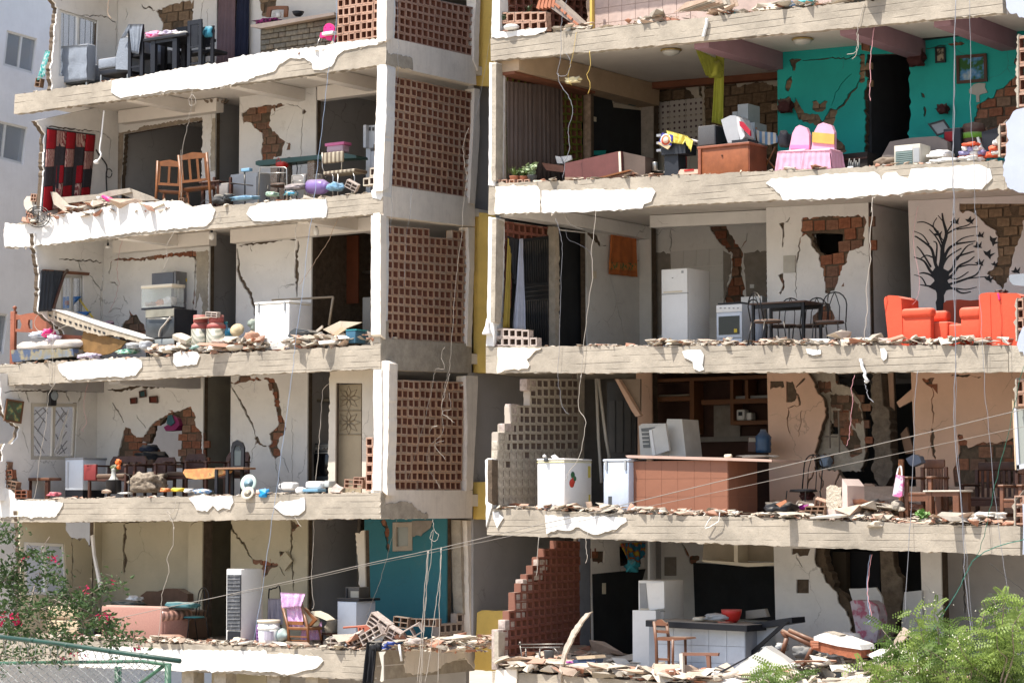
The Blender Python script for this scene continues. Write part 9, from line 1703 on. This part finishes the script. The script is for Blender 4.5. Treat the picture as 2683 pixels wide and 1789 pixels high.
#== rubble along the slab edges
R9('broken plaster and brick crumbs along the top left slab edge',L1,40,1000,.02,.5,420,s9=1,s1=.05)
R9('broken brick and boards heaped at the left of the second left slab',L2,60,440,.02,.8,900,.02,.14,s9=2,pile=.26,hump=lambda u:math.sin(3.1*min(1,u)),w=(5,3,6,5,2));R9('plaster crumbs along the second left slab edge',L2,30,1000,.02,.45,420,s9=3,s1=.05)
R9('broken bricks and plaster heaped along the third left slab',L3,380,980,.02,.6,1100,.018,.12,s9=4,pile=.2,w=(5,2,4,6,3));R9('crumbs along the left end of the third left slab',L3,0,500,.02,.4,260,s9=5,s1=.05)
R9('plaster crumbs along the fourth left slab edge',L4,0,990,.02,.5,460,s9=6,s1=.045);R9('small rubble covering the lowest left slab edge',L5,100,960,.02,.5,1500,.015,.07,s9=7,pile=.05,w=(6,6,3,5,1));R9('dust and crumbs deeper on the lowest left floor',L5,80,1230,.4,2.4,700,.015,.07,s9=8)
R9('brick rubble around the fallen blocks at the left wing corner',L5,850,1230,.1,1.6,500,.03,.13,s9=18,pile=.22,w=(4,3,3,4,1))
R9('plaster crumbs along the top right slab edge',R0,1420,2560,.02,.6,700,.015,.09,s9=9,pile=.08);R9('crumbs along the second right slab edge',R1,1400,1720,.02,.5,260,.015,.07,s9=10);R9('scattered crumbs under the satin chairs',R1,1720,2600,.02,.5,260,.012,.05,s9=11)
R9('heap of broken plaster along the third right slab edge',R2,1700,2640,.02,.55,900,.018,.085,s9=12,pile=.09,w=(6,5,2,4,2));R9('fine crumbs along the left of the third right slab edge',R2,1420,1760,.02,.4,220,.012,.05,s9=13)
R9('rubble strewn along the fourth right slab edge',R3,1300,2670,.02,.7,1500,.015,.09,s9=14,pile=.07,w=(6,4,3,4,3));R9('rubble spread over the floor of the lowest right flat',R4,1300,2680,.0,2.6,3600,.02,.16,s9=15,pile=.16,w=(6,4,3,4,3))
A=T('board_pile','broken tiles and boards stacked in front of the patchwork rug','debris',L2,'A1',620,.3)
for k,(q4,m_)in E9(((Y_('370 1408,400 1410,520 1530,470 1550,395 1500'),0),(Y_('420 1450,720 1425,800 1400,950 1380,960 1410,700 1465,430 1500'),1),(Y_('800 1400,945 1382,1100 1440,1160 1470,1020 1475,900 1430'),1),(Y_('430 1500,560 1490,700 1500,690 1535,470 1545'),2),(Y_('560 1460,700 1440,760 1470,640 1500'),0),(Y_('840 1455,1060 1470,1010 1495,850 1505'),2),(Y_('320 1525,480 1530,500 1560,330 1555'),2))):A.q9('piece',K3[m_],q4,.12+.05*k,.18+.05*k,jag=.01)
A=T('pink_cloth','bright pink bottle shape with a white cap on the broken boards','bottle',L2,'A1',780,.1,z=(1490,));A.u9('body',PINKP,Y_('752 1440 .08,790 1458 .08,830 1475 .08'),[.03,.05,.045],10);A.e9('cap',K2,725,1465,.08,Y_('.04 0,.045 .06,0 .065'),10)
B9('hollow clay brick standing on the slab edge below the orange chairs',PD('A1',1345,1482,.06),(0,0,0),.12,.15,.12,2,2,BRK);B9('hollow clay brick standing at the left end of the second slab',PD('A1',258,1452,.02),(0,.1,.2),.14,.15,.12,2,2,Ll)
B9('hollow brick at the broken left end of the top slab',PD('A1',290,610,.1),(0,.2,.1),.14,.18,.12,1,2,BRK);k9('cream curved plaster chunk on the second slab end',PD('A1',225,1500,.02),(1.3,0,.3),.3,.35,.05,K3[0],3)
k9('white plaster flake stuck over the third left slab edge',PD('B1',1600,1180,.08),(.4,.3,.2),.35,.25,.08,K3[0],5);k9('pale pink lump of plaster under the gas cylinders',PD('B1',1920,1230,.1),(.2,.1,.5),.3,.25,.1,L7,7)
for k,(r,x0,x1,y0,y1,m_,lb,rm)in E9((('B1',670,820,1290,1350,pt9('floral cloth','voronoi',(.65,.55,.70),(.35,.30,.5)),'blue grey cloth bundle on the slab edge below the curved panel',L3),('B1',1000,1150,1255,1300,pt9('green print cloth','voronoi',(.5,.65,.55),(.15,.4,.3),None,14),'green printed cloth on the slab edge',L3),('B1',1085,1200,1195,1260,GREY,'grey plastic basin by the stove',L3),('B1',1205,1275,1180,1270,mat('pale grey plastic'),'pale grey box left of the stove',L3),('B1',225,390,1095,1165,mat('white blue cloth',(.5,.55,.65)),'white and blue laundry on the torn mattress',L3),('B1',355,415,1070,1160,PINKP,'crimson pink cloth on the bed',L3),('B1',390,455,1130,1195,mat('floral cloth'),'violet speckled bundle on the bed edge',L3),('B1',880,950,1005,1050,mat('pink paper',(.6,.4,.5)),'pale pink papers behind the fallen partition',L3),('B1',1665,1765,1215,1262,mat('mint cloth',(.4,.6,.55)),'mint and white rag in front of the gas cylinders',L3),('B1',2130,2210,1100,1225,mat('salmon basket',(.38,.2,.13)),'salmon coloured basket left of the chest freezer',L3))):
 A=T('cloth' if k not in(2,3,9)else 'basin',lb,'household item',rm,r,(x0+x1)/2,.15,z=(y1,));A.l9('body',m_,x0,x1,y0,y1,.08 if k not in(7,)else 1.2,.4 if k!=7 else 1.4,100+k,.42 if k not in(2,3,9)else .2)
R9('heap of larger broken blocks at the lowest right corner',R4,2050,2680,.05,1.8,420,.06,.24,s9=21,pile=.45,w=(6,4,2,3,4))
R9('mound of broken brick behind the peach wall stump',R3,2060,2420,.5,2.4,420,.03,.16,s9=22,pile=.22,w=(4,4,5,4,1))
R9('brick fragments fallen on the floor under the kitchen wall crack',R2,1900,2340,.6,2.5,220,.03,.12,s9=23,pile=.12,w=(3,3,5,4,1))
R9('mound of plaster behind the gas cylinders',L3,420,760,.5,1.8,380,.03,.15,s9=24,pile=.25,w=(5,3,5,5,2))
#== hanging cables
c9('white wire with a loop hanging before the second left flat','A1',Y_('1440 500,1420 600,1405 690,1385 740,1400 775,1435 760,1430 720,1405 700,1402 780,1375 930,1340 1100,1335 1300,1330 1450'),.008)
c9('thin wire beside the looped white wire','A1',Y_('1330 1100,1320 1250,1325 1450'),.004)
c9('blue grey rope running down past the left wing from the top','A2',Y_('790 -50,785 200,730 540,690 870,660 1150,B2 740 20 -.2,B2 700 300 -.2,B2 640 800 -.2,B2 590 1170 -.2,C2 560 90 -.2,C2 500 560 -.2,C2 440 1000 -.2,D2 380 100 -.2,D2 310 620 -.2,D2 215 1180 -.2'),.009,CORDB,name='rope')
c9('brown wire curled at the ceiling of the top left room','A1',Y_('805 -20,790 60,795 110,820 140'),.010,mat('brown cable',(.5,.35,.25)),d=.3)
c9('thin grey wires down the front column of the left wing','A2',Y_('1235 -20,1240 300,1235 500,1200 1100,1195 1500,B2 1425 100 .05,B2 1420 250 .05'),.004,Kz,d=.1)
c9('grey wire down the middle of the lattice on the side face','A2',Y_('1350 1380,1335 1450,B2 1600 20 .2,B2 1560 300 .3,B2 1545 700 .3'),.004,Kz,d=.4)
c9('pale wire down the right edge of the lattice','A2',Y_('1760 940,1720 1050,1725 1180,1745 1290,1735 1400,B2 2060 30 1.0,B2 2050 250 1.0,B2 2015 500 1.0,B2 1985 800 1.0,B2 1965 1150 1.0,B2 1945 1400 1.0,C2 1910 200 1.0,C2 1870 400 1.0'),.006,d=1.0)
c9('second pale wire crossing the stair gap from the top','A2',Y_('1925 200,1880 500,1830 760,1790 950,1760 1250,1735 1400'),.004,Kz,d=1.2)
c9('long slack wire down the lower side lattice','B2',Y_('1895 1240,1870 1320,1900 1430,C2 1820 90 .8,C2 1800 200 .8,C2 1750 420 .8,C2 1650 800 .8,C2 1540 1160 .8,C2 1460 1500 .8,D2 1400 400 .8,D2 1340 620 .8,D2 1270 800 .8,D2 1210 960 .8'),.005,d=.8)
c9('white wire bundle twisting over the lower side lattice','C2',Y_('1945 130,1900 300,1870 460,1920 510,1985 560'),.008,d=.9)
c9('wire bent like a hook over the lower side lattice','C2',Y_('1760 650,1790 600,1840 590,1800 600'),.009,d=.9)
c9('wire looping at the foot of the lower side lattice','C2',Y_('1940 300,1950 440,1880 470,1880 650,1760 780,1755 950,1820 1070,1860 1140'),.005,d=.9)
c9('zigzag wire over the lower side lattice','C2',Y_('1890 720,1810 750,1860 830,1910 885'),.006,d=.9)
c9('white cord ending in a hook over the third left flat','B1',Y_('1560 30,1550 190,1480 320,1465 400,1475 470,1430 550'),.008)
c9('twisted cords over the second left slab corner','B1',Y_('1780 0,1740 70,1700 130'),.007)
c9('black cord hanging from the black bag over the slab','B1',Y_('1830 10,1870 80,1910 100,1930 60,1940 130'),.005,Kz)
c9('white cord hanging in the third left flat over the cracked panel','B2',Y_('595 130,585 250,590 330,575 420,590 470'),.010,d=.1)
c9('thin brown wire slanting to the kitchen of the third left flat','B2',Y_('960 110,860 330,780 450,720 550,620 690'),.008,mat('brown cable'),d=.6)
c9('white cable arching over the bed','B1',Y_('400 930,330 960,300 1030,330 1090,420 1130,500 1090,590 1050,650 1060'),.009,d=.1);c9('white string down over the mattress','B1',Y_('480 930,475 1100,465 1300,455 1540'),.009)
c9('pink wire hanging beside the iron lantern','B1',Y_('1075 290,1040 480,1030 580,1045 690,1010 820,960 940'),.006,CORDP,d=1.6)
c9('white wire from the third slab down past the window of the fourth flat','C1',Y_('440 30,440 230,490 210,435 290,420 400,395 640,350 850,330 1060,310 1180,260 1350,150 1500'),.009)
c9('thin pink wire by the fourth flat window','C1',Y_('775 215,745 320,740 440,760 560,720 620,735 635'),.006,CORDP,d=.8);c9('thin wire with a ring hanging in front of the cracked wall of the fourth flat','C2',Y_('275 20,250 110,230 200,220 295'),.004,Kz,d=.2)
c9('white cord swinging past the stove to the star door','C2',Y_('880 215,830 270,815 400,800 640,785 850,760 1070'),.010,d=.4)
c9('white forked cord over the fifth left slab','C1',Y_('1560 1210,1530 1330,1500 1360,1475 1340,1520 1440,1528 1500,D1 1530 180 -.05,D1 1520 330 -.05,D1 1475 440 -.05,D1 1485 570 -.05,D1 1430 740 -.05,D1 1420 880 -.05,D1 1395 1160 -.05'),.010)
c9('white cord over the stained kitchen wall of the olive flat','D2',Y_('750 110,740 380,725 620,745 830,735 900'),.008,d=.2);c9('short white cord under the star shaped plaster patch','D2',Y_('580 80,605 130,635 170'),.008)
c9('white wire with a round loop before the teal wall','D2',Y_('1790 105,1800 160,1810 200,1845 245,1820 295,1775 280,1780 230,1800 200,1785 330,1770 530,1740 720,1720 1000,1700 1400,1690 1560'),.008)
for lb,a in(('pale hanging rope down the left wing corner, leftmost of four',Y_('1750 380,1735 560,1710 900,1690 1200,1655 1570')),('pale hanging rope down the left wing corner, second of four',Y_('1755 380,1745 600,1725 950,1700 1250,1680 1570')),('pale hanging rope down the left wing corner, third of four',Y_('1870 350,1860 580,1820 850,1780 1200,1725 1570')),('pale hanging rope down the left wing corner, rightmost of four',Y_('1870 350,1855 700,1850 1100,1838 1570'))):c9(lb,'D2',a,.011,name='rope',cat='rope')
tc_=mat('grey twisted cable',(.22,.20,.18),.7)  # even dull grey for both crossing cables
c9('upper twisted cable crossing the picture diagonally','D1',Y_('220 1170 -1.5,1000 985 -1.8,1420 890 -2,D2 0 765 -2.3,D2 730 605 -2.6,D2 1200 498 -2.8,D2 1880 352 -3.0,D3 0 272 -3.2,D3 980 42 -3.6,C4 0 985 -4,C4 1400 660 -4.5,C4 2400 415 -5'),.011,tc_);c9('lower thin cable running just under the twisted one','D2',Y_('0 778 -2.3,740 622 -2.6,1200 515 -2.8,1900 372 -3.0,D3 0 305 -3.2,D3 1150 60 -3.6,C4 0 1078 -4,C4 1400 780 -4.5,C4 2400 565 -5'),.007,tc_)
c9('grey wire hanging from the top over the turquoise flat lamp','A3',Y_('635 -20,600 120,590 200,585 400,565 540,600 560,640 540,655 450,625 390'),.008,Kz);c9('yellow wire dangling over the turquoise flat ceiling','A3',Y_('700 240,670 420,640 560,665 630'),.006,CORDY,d=-.02);c9('short orange wire at the edge of the turquoise flat ceiling','A3',Y_('795 375,805 480,780 550,800 620,790 690'),.009,CORDY)
c9('grey wire curling down to the fallen wardrobe','A3',Y_('565 540,580 620,650 720,675 830,640 950,650 1080,615 1200,600 1310'),.009,Kz,d=.1);c9('white stick shaped cord over the top right slab face','A3',Y_('1660 140,1650 200,1630 275'),.028,K2,d=-.04)
c9('cream cord with hooked ends over the turquoise wall','A4',Y_('850 20,810 180,800 250,800 350,780 390,725 400'),.010,d=-.03);c9('second cream cord ending in a hook beside the first','A4',Y_('805 250,805 370,765 435'),.009,d=-.03);c9('pink cord hanging in the turquoise doorway','A4',Y_('925 205,910 320,895 480,900 600,890 700,900 740'),.011,CORDP,d=.1)
for lb,x0,x1,x2 in(('pair of grey cables down the right wing over the painting, left one',1520,1515,1510),('grey cable down the right wing through the middle of the painting',1625,1635,1660)):c9(lb,'A4',[(x0,-20),(x1,500),(x1-5 if x0<1600 else x1,900),(x2-10 if x0<1600 else x2,1200),(x2,1560),('B4',1750 if x0<1600 else 1940,60,-.6),('B4',1745 if x0<1600 else 1965,500,-.6),('B4',1765 if x0<1600 else 1985,1000,-.6),('C4',1770 if x0<1600 else 2010,50,-.6),('C4',1760 if x0<1600 else 2050,600,-.6),('C4',1830 if x0<1600 else 2130,1400,-.6),('D4',1850 if x0<1600 else 2200,600,-.6),('D4',1910 if x0<1600 else 2240,1190,-.6)],.012 if x0<1600 else .007,Kz,d=-.6)
c9('twin grey cable right beside the left one over the painting','A4',Y_('1520 -20,1505 850,1500 1150,B4 1760 60 -.6,B4 1775 1000 -.6,C4 1775 600 -.6,C4 1840 1400 -.6,D4 1875 600 -.6,D4 1930 1190 -.6'),.006,Kz,d=-.6)
c9('cream rope hanging between the patched wall and the mural','A4',Y_('910 1450,905 1560,B4 1060 20 -.05,B4 1040 300 -.05,B4 1045 450 -.05,B4 1010 700 -.05,B4 1015 900 -.05,B4 985 1150 -.05'),.014,name='rope',cat='rope');c9('white cable down past the dark opening and the white wall','B3',Y_('1010 30,1000 200,975 420,985 600,950 850,910 1180,880 1500,C3 880 150 -.05,C3 860 420 -.05,C3 920 560 -.05,C3 870 850 -.05,C3 770 1000 -.05,C3 752 1070 -.05'),.010)
c9('white cord curling at the top of the black opening','B3',Y_('740 50,760 130,820 180,900 205'),.010,d=.2);c9('thin grey wire down the black opening','B3',Y_('660 110,700 240,715 420,700 800,690 1240,680 1500,C3 685 250 -.03,C3 720 420 -.03,C3 775 490 -.03'),.006,Kz);c9('branching thin wire over the black opening','B3',Y_('750 200,765 290,850 330,960 400,980 470'),.006,Kz,d=.3)
c9('pink wire beside the tree mural','B4',Y_('1450 0,1410 250,1460 640,1440 780,1400 840'),.005,CORDP,d=.3);c9('white plastic strip hanging below the third right slab','B4',Y_('960 1300,985 1400,1010 1490,C4 1000 190 -.05'),.028,K2);c9('grey wire with a white connector in the broken cavity','C4',Y_('1000 215,1010 270,1030 330,1075 370'),.012,Kz);c9('pink and white wire in front of the broken cavity','C4',Y_('905 140,880 250,895 360,870 560,865 660,835 740'),.008,CORDP);c9('white bent rods over the fourth right slab face','C3',Y_('2030 1390,1970 1490,2090 1430,2100 1350'),.014,K2,d=-.08);c9('grey wire hanging by the shopping bag','C4',Y_('1450 100,1420 400,1410 800,1385 1340,D4 1370 300 -.1,D4 1340 1000 -.1'),.009,Kz)
c9('pink wire hanging in the dark cavity of the lowest flat','D4',Y_('1048 400,1035 550,1020 700,1040 850,1060 940'),.012,CORDP,d=.2);c9('blue wire beside the pink one in the dark cavity','D4',Y_('1045 400,1015 560,1020 800,1045 940,1000 990'),.010,CORDB,d=.2)
c9('dark green cable sweeping from the right edge down into the tree','D4',Y_('2420 255 -3,2100 340 -3,1930 440 -3,1860 560 -3,1780 720 -3,1680 880 -3,1570 1060 -3,1500 1250 -3'),.012,CORDN);c9('thin green cable joining the dark green one','C4',Y_('2345 60 -3,2270 400 -3,2200 720 -3,2100 1080 -3,2030 1450 -3,D4 1945 430 -3'),.008,mat('bright green cable',(.02,.12,.08)));c9('thin dark wire at the far lower right','D4',Y_('2060 470 -1,2200 590 -1,2360 720 -1'),.006,CORDK)
c9('short wire on the left corner column of the peach flat slab','D3',Y_('510 255,500 400,490 610'),.010,d=-.02);c9('white cord hanging from the fourth right slab over the cream pillar','D3',Y_('940 215,925 330,935 440,920 490'),.010)
#== planting and fence in front of the camera
def twig(mb,a,b,r0,r1,wig,rnd):
 P=[a.lerp(b,k/6)+V3((rnd.gauss(0,wig),rnd.gauss(0,wig),rnd.gauss(0,wig)))*(1 if 0<k<6 else 0)for k in r9(7)]
 P=S9(P,3);n=len(P);mb.u9(P,[r0+(r1-r0)*i/(n-1)for i in r9(n)],5);return P
FD=-22.3
def fpt(r,x,y,d=FD):return PD(r,x,y,d)
bg_=tg9('bougainvillea','bougainvillea with crimson flowers climbing over the chain link fence','shrub',fpt('D1',100,1500),0);bl=bg_.location.copy();rnd=random.Random(11);wood=MB();fol=MB();flo=MB()
BRN=[(Y_('-60 1500,60 1150,160 800,120 560,190 440,330 430,470 470'),1),(Y_('60 1100,240 900,330 640,480 600,560 780,600 880'),1),(Y_('160 800,60 620,-40 500'),1),(Y_('240 900,400 900,470 1050,560 1120,660 1180'),1),(Y_('460 800,600 850,760 780,900 700,1060 660'),.8),(Y_('600 860,740 900,860 980,930 1040,1000 1010'),.8),(Y_('930 1040,1060 1080,1140 1160,1240 1180'),.6),(Y_('900 980,930 1100,990 1200,1030 1250'),.6),(Y_('-40 300,60 210,150 240'),.7),(Y_('60 1150,250 1120,420 1160,640 1250'),1),(Y_('700 980,760 1080,720 1190'),.8),(Y_('-60 900,80 850,200 980'),1),(Y_('-60 700,60 640,200 650'),1),(Y_('0 1300,200 1330,420 1290,560 1340'),.7),(Y_('-80 1050,60 1000,180 1120,260 1300'),.8),(Y_('560 780,700 820,760 960'),.7)]
def lq(mb,c,s_,rnd,fold=.35):
 u=V3((rnd.gauss(0,1),rnd.gauss(0,1),rnd.gauss(0,.7))).normalized();v=u.orthogonal().normalized();v.rotate(Matrix.Rotation(rnd.uniform(0,6.28),3,u));n_=u.cross(v)
 mb.add([c-u*s_,c+v*s_*.5+n_*s_*fold,c+u*s_*1.15,c-v*s_*.5+n_*s_*fold,c+u*s_*.1+n_*0],Y_('0 1 4,1 2 4,2 3 4,3 0 4'))
for pts,den in BRN:
 P=[fpt('D1',x,y,FD+rnd.uniform(-.35,.35))-bl for x,y in pts];S_=S9(P,8);wood.u9(S_,[.007*(1-i/len(S_)*.75)for i in r9(len(S_))],5)
 for i,p in E9(S_):
  for _ in r9(int(9*den)):
   c=p+V3((rnd.gauss(0,.036),rnd.gauss(0,.05),rnd.gauss(0,.036)));lq(fol,c,rnd.uniform(.013,.027),rnd)
  if rnd.random()<.5:q2=p+V3((rnd.gauss(0,.06),rnd.gauss(0,.08),rnd.gauss(0,.06)));wood.u9([p,(p+q2)/2+V3((0,0,.02)),q2],.002,4)
for x,y,n in((25,950,12),(130,960,16),(150,1010,12),(470,440,6),(500,490,4),(755,705,8),(940,950,10),(890,990,6),(970,945,6),(710,1180,8),(650,1300,6),(530,1330,6),(1180,1230,8),(1200,1245,4),(20,1020,6),(240,430,3),(1000,640,3),(770,1320,3)):
 for _ in r9(n):lq(flo,fpt('D1',x,y,FD-.2)-bl+V3((rnd.gauss(0,.02),rnd.gauss(0,.02),rnd.gauss(0,.02))),rnd.uniform(.011,.018),rnd)
wood.d9('branches',mat('grey twig bark',(.16,.12,.09)),bg_);LM=mat('bougainvillea leaf',(.06,.105,.03),.5,.5,14,dust=0);
def TLU(m,f=.35):
 nt=m.node_tree;bs=nt.nodes['Principled BSDF'];out=nt.nodes['Material Output'];tr_=nt.nodes.new('ShaderNodeBsdfTranslucent');src=bs.inputs['Base Color'].links[0].from_socket;nt.links.new(src,tr_.inputs[0]);mx=nt.nodes.new('ShaderNodeMixShader');mx.inputs[0].default_value=f;nt.links.new(bs.outputs[0],mx.inputs[1]);nt.links.new(tr_.outputs[0],mx.inputs[2]);nt.links.new(mx.outputs[0],out.inputs[0])
TLU(LM);fol.d9('leaves',LM,bg_,kind='stuff');FM=mat('crimson bract',(.50,.015,.09),.6,.25,20,dust=0);TLU(FM);flo.d9('flowers',FM,bg_,kind='stuff')
fn=tg9('chain_link_fence','green pipe framed chain link fence at the lower left','fence',fpt('D1',800,1700,FD-.4),0);fl_=fn.location.copy();GP=mat('green fence paint',(.010,.05,.036),.45,.25,6,.3,30,dirt=.25,dcol=(.16,.15,.13),dust=.15);GPL=mat('pale green fence paint',(.045,.13,.08),.45,.2,6,.3,30,dirt=.3,dust=.15)
def pipe(nm,pts,r,m=GP):MB().u9([fpt('D1',x,y,d)-fl_ for x,y,d in pts],r,12).d9(nm,m,fn)
pipe('top_rail',[(-200,1115,FD-.6),(500,1195,FD-.6),(1000,1268,FD-.6),(1585,1350,FD-.6)],.0165);pipe('rail',[(-100,1372,FD-.2),(400,1362,FD-.2),(900,1358,FD-.2),(1250,1352,FD-.3),(1500,1385,FD-.4)],.0125,GPL)
pipe('brace',[(1190,1580,FD-.3),(1450,1385,FD-.35)],.013,GPL);pipe('post',[(1480,1385,FD-.45),(1470,2300,FD-.45)],.022,GPL);pipe('post',[(1040,1400,FD-.25),(1030,2300,FD-.25)],.025,GPL)
for x,y in((290,1168),(590,1212),(970,1264),(1250,1303)):pipe('clamp',[(x-12,y-2,FD-.6),(x+12,y+2,FD-.6)],.0185)
ml=MB();
for k in r9(-6,30):
 for s_ in(1,-1):
  P=[]
  for j in r9(20):
   x=-300+k*68+(j*30 if s_>0 else 0)+(600-j*30 if s_<0 else 0);y=1372+j*26
   if-250<x<1490:P.append(fpt('D1',x+(5 if j%2 else-5),y-max(0,0),FD-.28+(.012 if(j+k)%2 else-.012))-fl_)
  if len(P)>1:ml.u9(P,.0024,4)
mo=ml.d9('wire_mesh',mat('grey fence wire',(.34,.36,.36),.5,.2,metal=.5),fn);mo['kind']='stuff'
ms=MB();
for k in r9(22):x=20+k*66;yb_=1125+x*.146;ms.u9([fpt('D1',x,yb_,FD-.58)-fl_,fpt('D1',x+30,(yb_+1372)/2,FD-.4)-fl_,fpt('D1',x,1372,FD-.28)-fl_],.0022,4);ms.u9([fpt('D1',x+60,yb_+8,FD-.58)-fl_,fpt('D1',x+25,(yb_+1372)/2,FD-.4)-fl_,fpt('D1',x+60,1372,FD-.28)-fl_],.0022,4)
mo=ms.d9('wire_mesh',mat('grey fence wire'),fn);mo['kind']='stuff'
gt=tg9('moringa_tree','feathery bright green tree with pale blossom at the lower right','tree',V3((fpt('D4',1600,1500,FD).x,YF+FD,3.2)),0);gl=gt.location.copy();rnd=random.Random(5);wd_=MB();lf1=MB();lf2=MB();bl_=MB()
tipz=Y_('1000 1090,1130 1010,1200 1030,960 1330,1100 1300,1250 1180,1390 900,1480 910,1600 830,1620 950,1720 1000,1480 1080,1380 1100,1860 1040,1780 1100,1930 1250,2000 1300,1650 1200,1560 1300,1400 1350,1300 1450,1150 1440,1760 1300,1880 1400,2020 870,2100 760,2180 770,2280 830,2330 900,2200 960,2120 1060,2260 1050,2100 1180,2200 1200,2330 1150,2300 1300,2150 1350,2050 1450,2250 1450,1700 1450,1500 1450,1050 1480,120 1400,60 1440,480 1420,180 1350,1340 1250,1500 1200,2060 1260,1620 1120,1980 1400,2330 1420,1850 1500,2150 1500,1400 1500')
base=V3((0,0,0))
hubs=[fpt('D4',1350,1560,FD)-gl,fpt('D4',1700,1620,FD+.3)-gl,fpt('D4',2150,1620,FD-.2)-gl,fpt('D4',250,1640,FD)-gl]
for h in hubs:twig(wd_,base,h,.03,.014,.05,rnd)
for(x,y)in tipz:
 if rnd.random()<.18:continue
 tip=fpt('D4',x,y,FD+rnd.uniform(-.6,.6))-gl;hb=min(hubs,key=lambda h:abs(h.x-tip.x));P=twig(wd_,hb,tip,.007,.0018,.02,rnd);n=len(P);tgt=lf1 if rnd.random()<.6 else lf2
 for i in r9(int(n*.45),n):
  for _ in r9(3):
   L_=rnd.uniform(.07,.15);a=V3((rnd.gauss(0,1),rnd.gauss(0,.8),rnd.uniform(-.3,.8))).normalized();side=a.orthogonal().normalized();side.rotate(Matrix.Rotation(rnd.uniform(0,6.28),3,a))
   for k in r9(7):
    t=(k+1)/7;c=P[i]+a*L_*t+V3((0,0,-.03*t*t));
    for s_ in(-1,1):w_=.017*(1.2-t*.6);e=c+side*s_*w_*1.4;q_=a*.006;tgt.add([c,c+side*s_*w_*.7+q_,e,c+side*s_*w_*.7-q_],[(0,1,2,3)])
 if rnd.random()<.25:
  for _ in r9(24):lq(bl_,tip+V3((rnd.gauss(0,.05),rnd.gauss(0,.05),rnd.gauss(0,.05)-.03)),.007,rnd)
wd_.d9('trunk',mat('moringa bark',(.24,.19,.14)),gt);m1=mat('bright feathery leaf',(.22,.30,.065),.5,.35,8,dust=0);m2=mat('mid feathery leaf',(.13,.20,.045),.5,.4,8,dust=0);TLU(m1,.4);TLU(m2,.4)
lf1.d9('crown',m1,gt,kind='stuff');lf2.d9('crown',m2,gt,kind='stuff');bm_=mat('cream blossom',(.72,.68,.52),.7);bl_.d9('blossom',bm_,gt,kind='stuff')
th_=MB()
for _ in r9(2600):
 x=rnd.uniform(1050,2420);y=rnd.uniform(1440+70*math.sin(x*.011)+50*math.sin(x*.031),1640);lq(th_,fpt('D4',x,y,FD+.5+rnd.uniform(-.4,.8))-gl,rnd.uniform(.007,.014),rnd)
th_.d9('crown',m2,gt,kind='stuff')
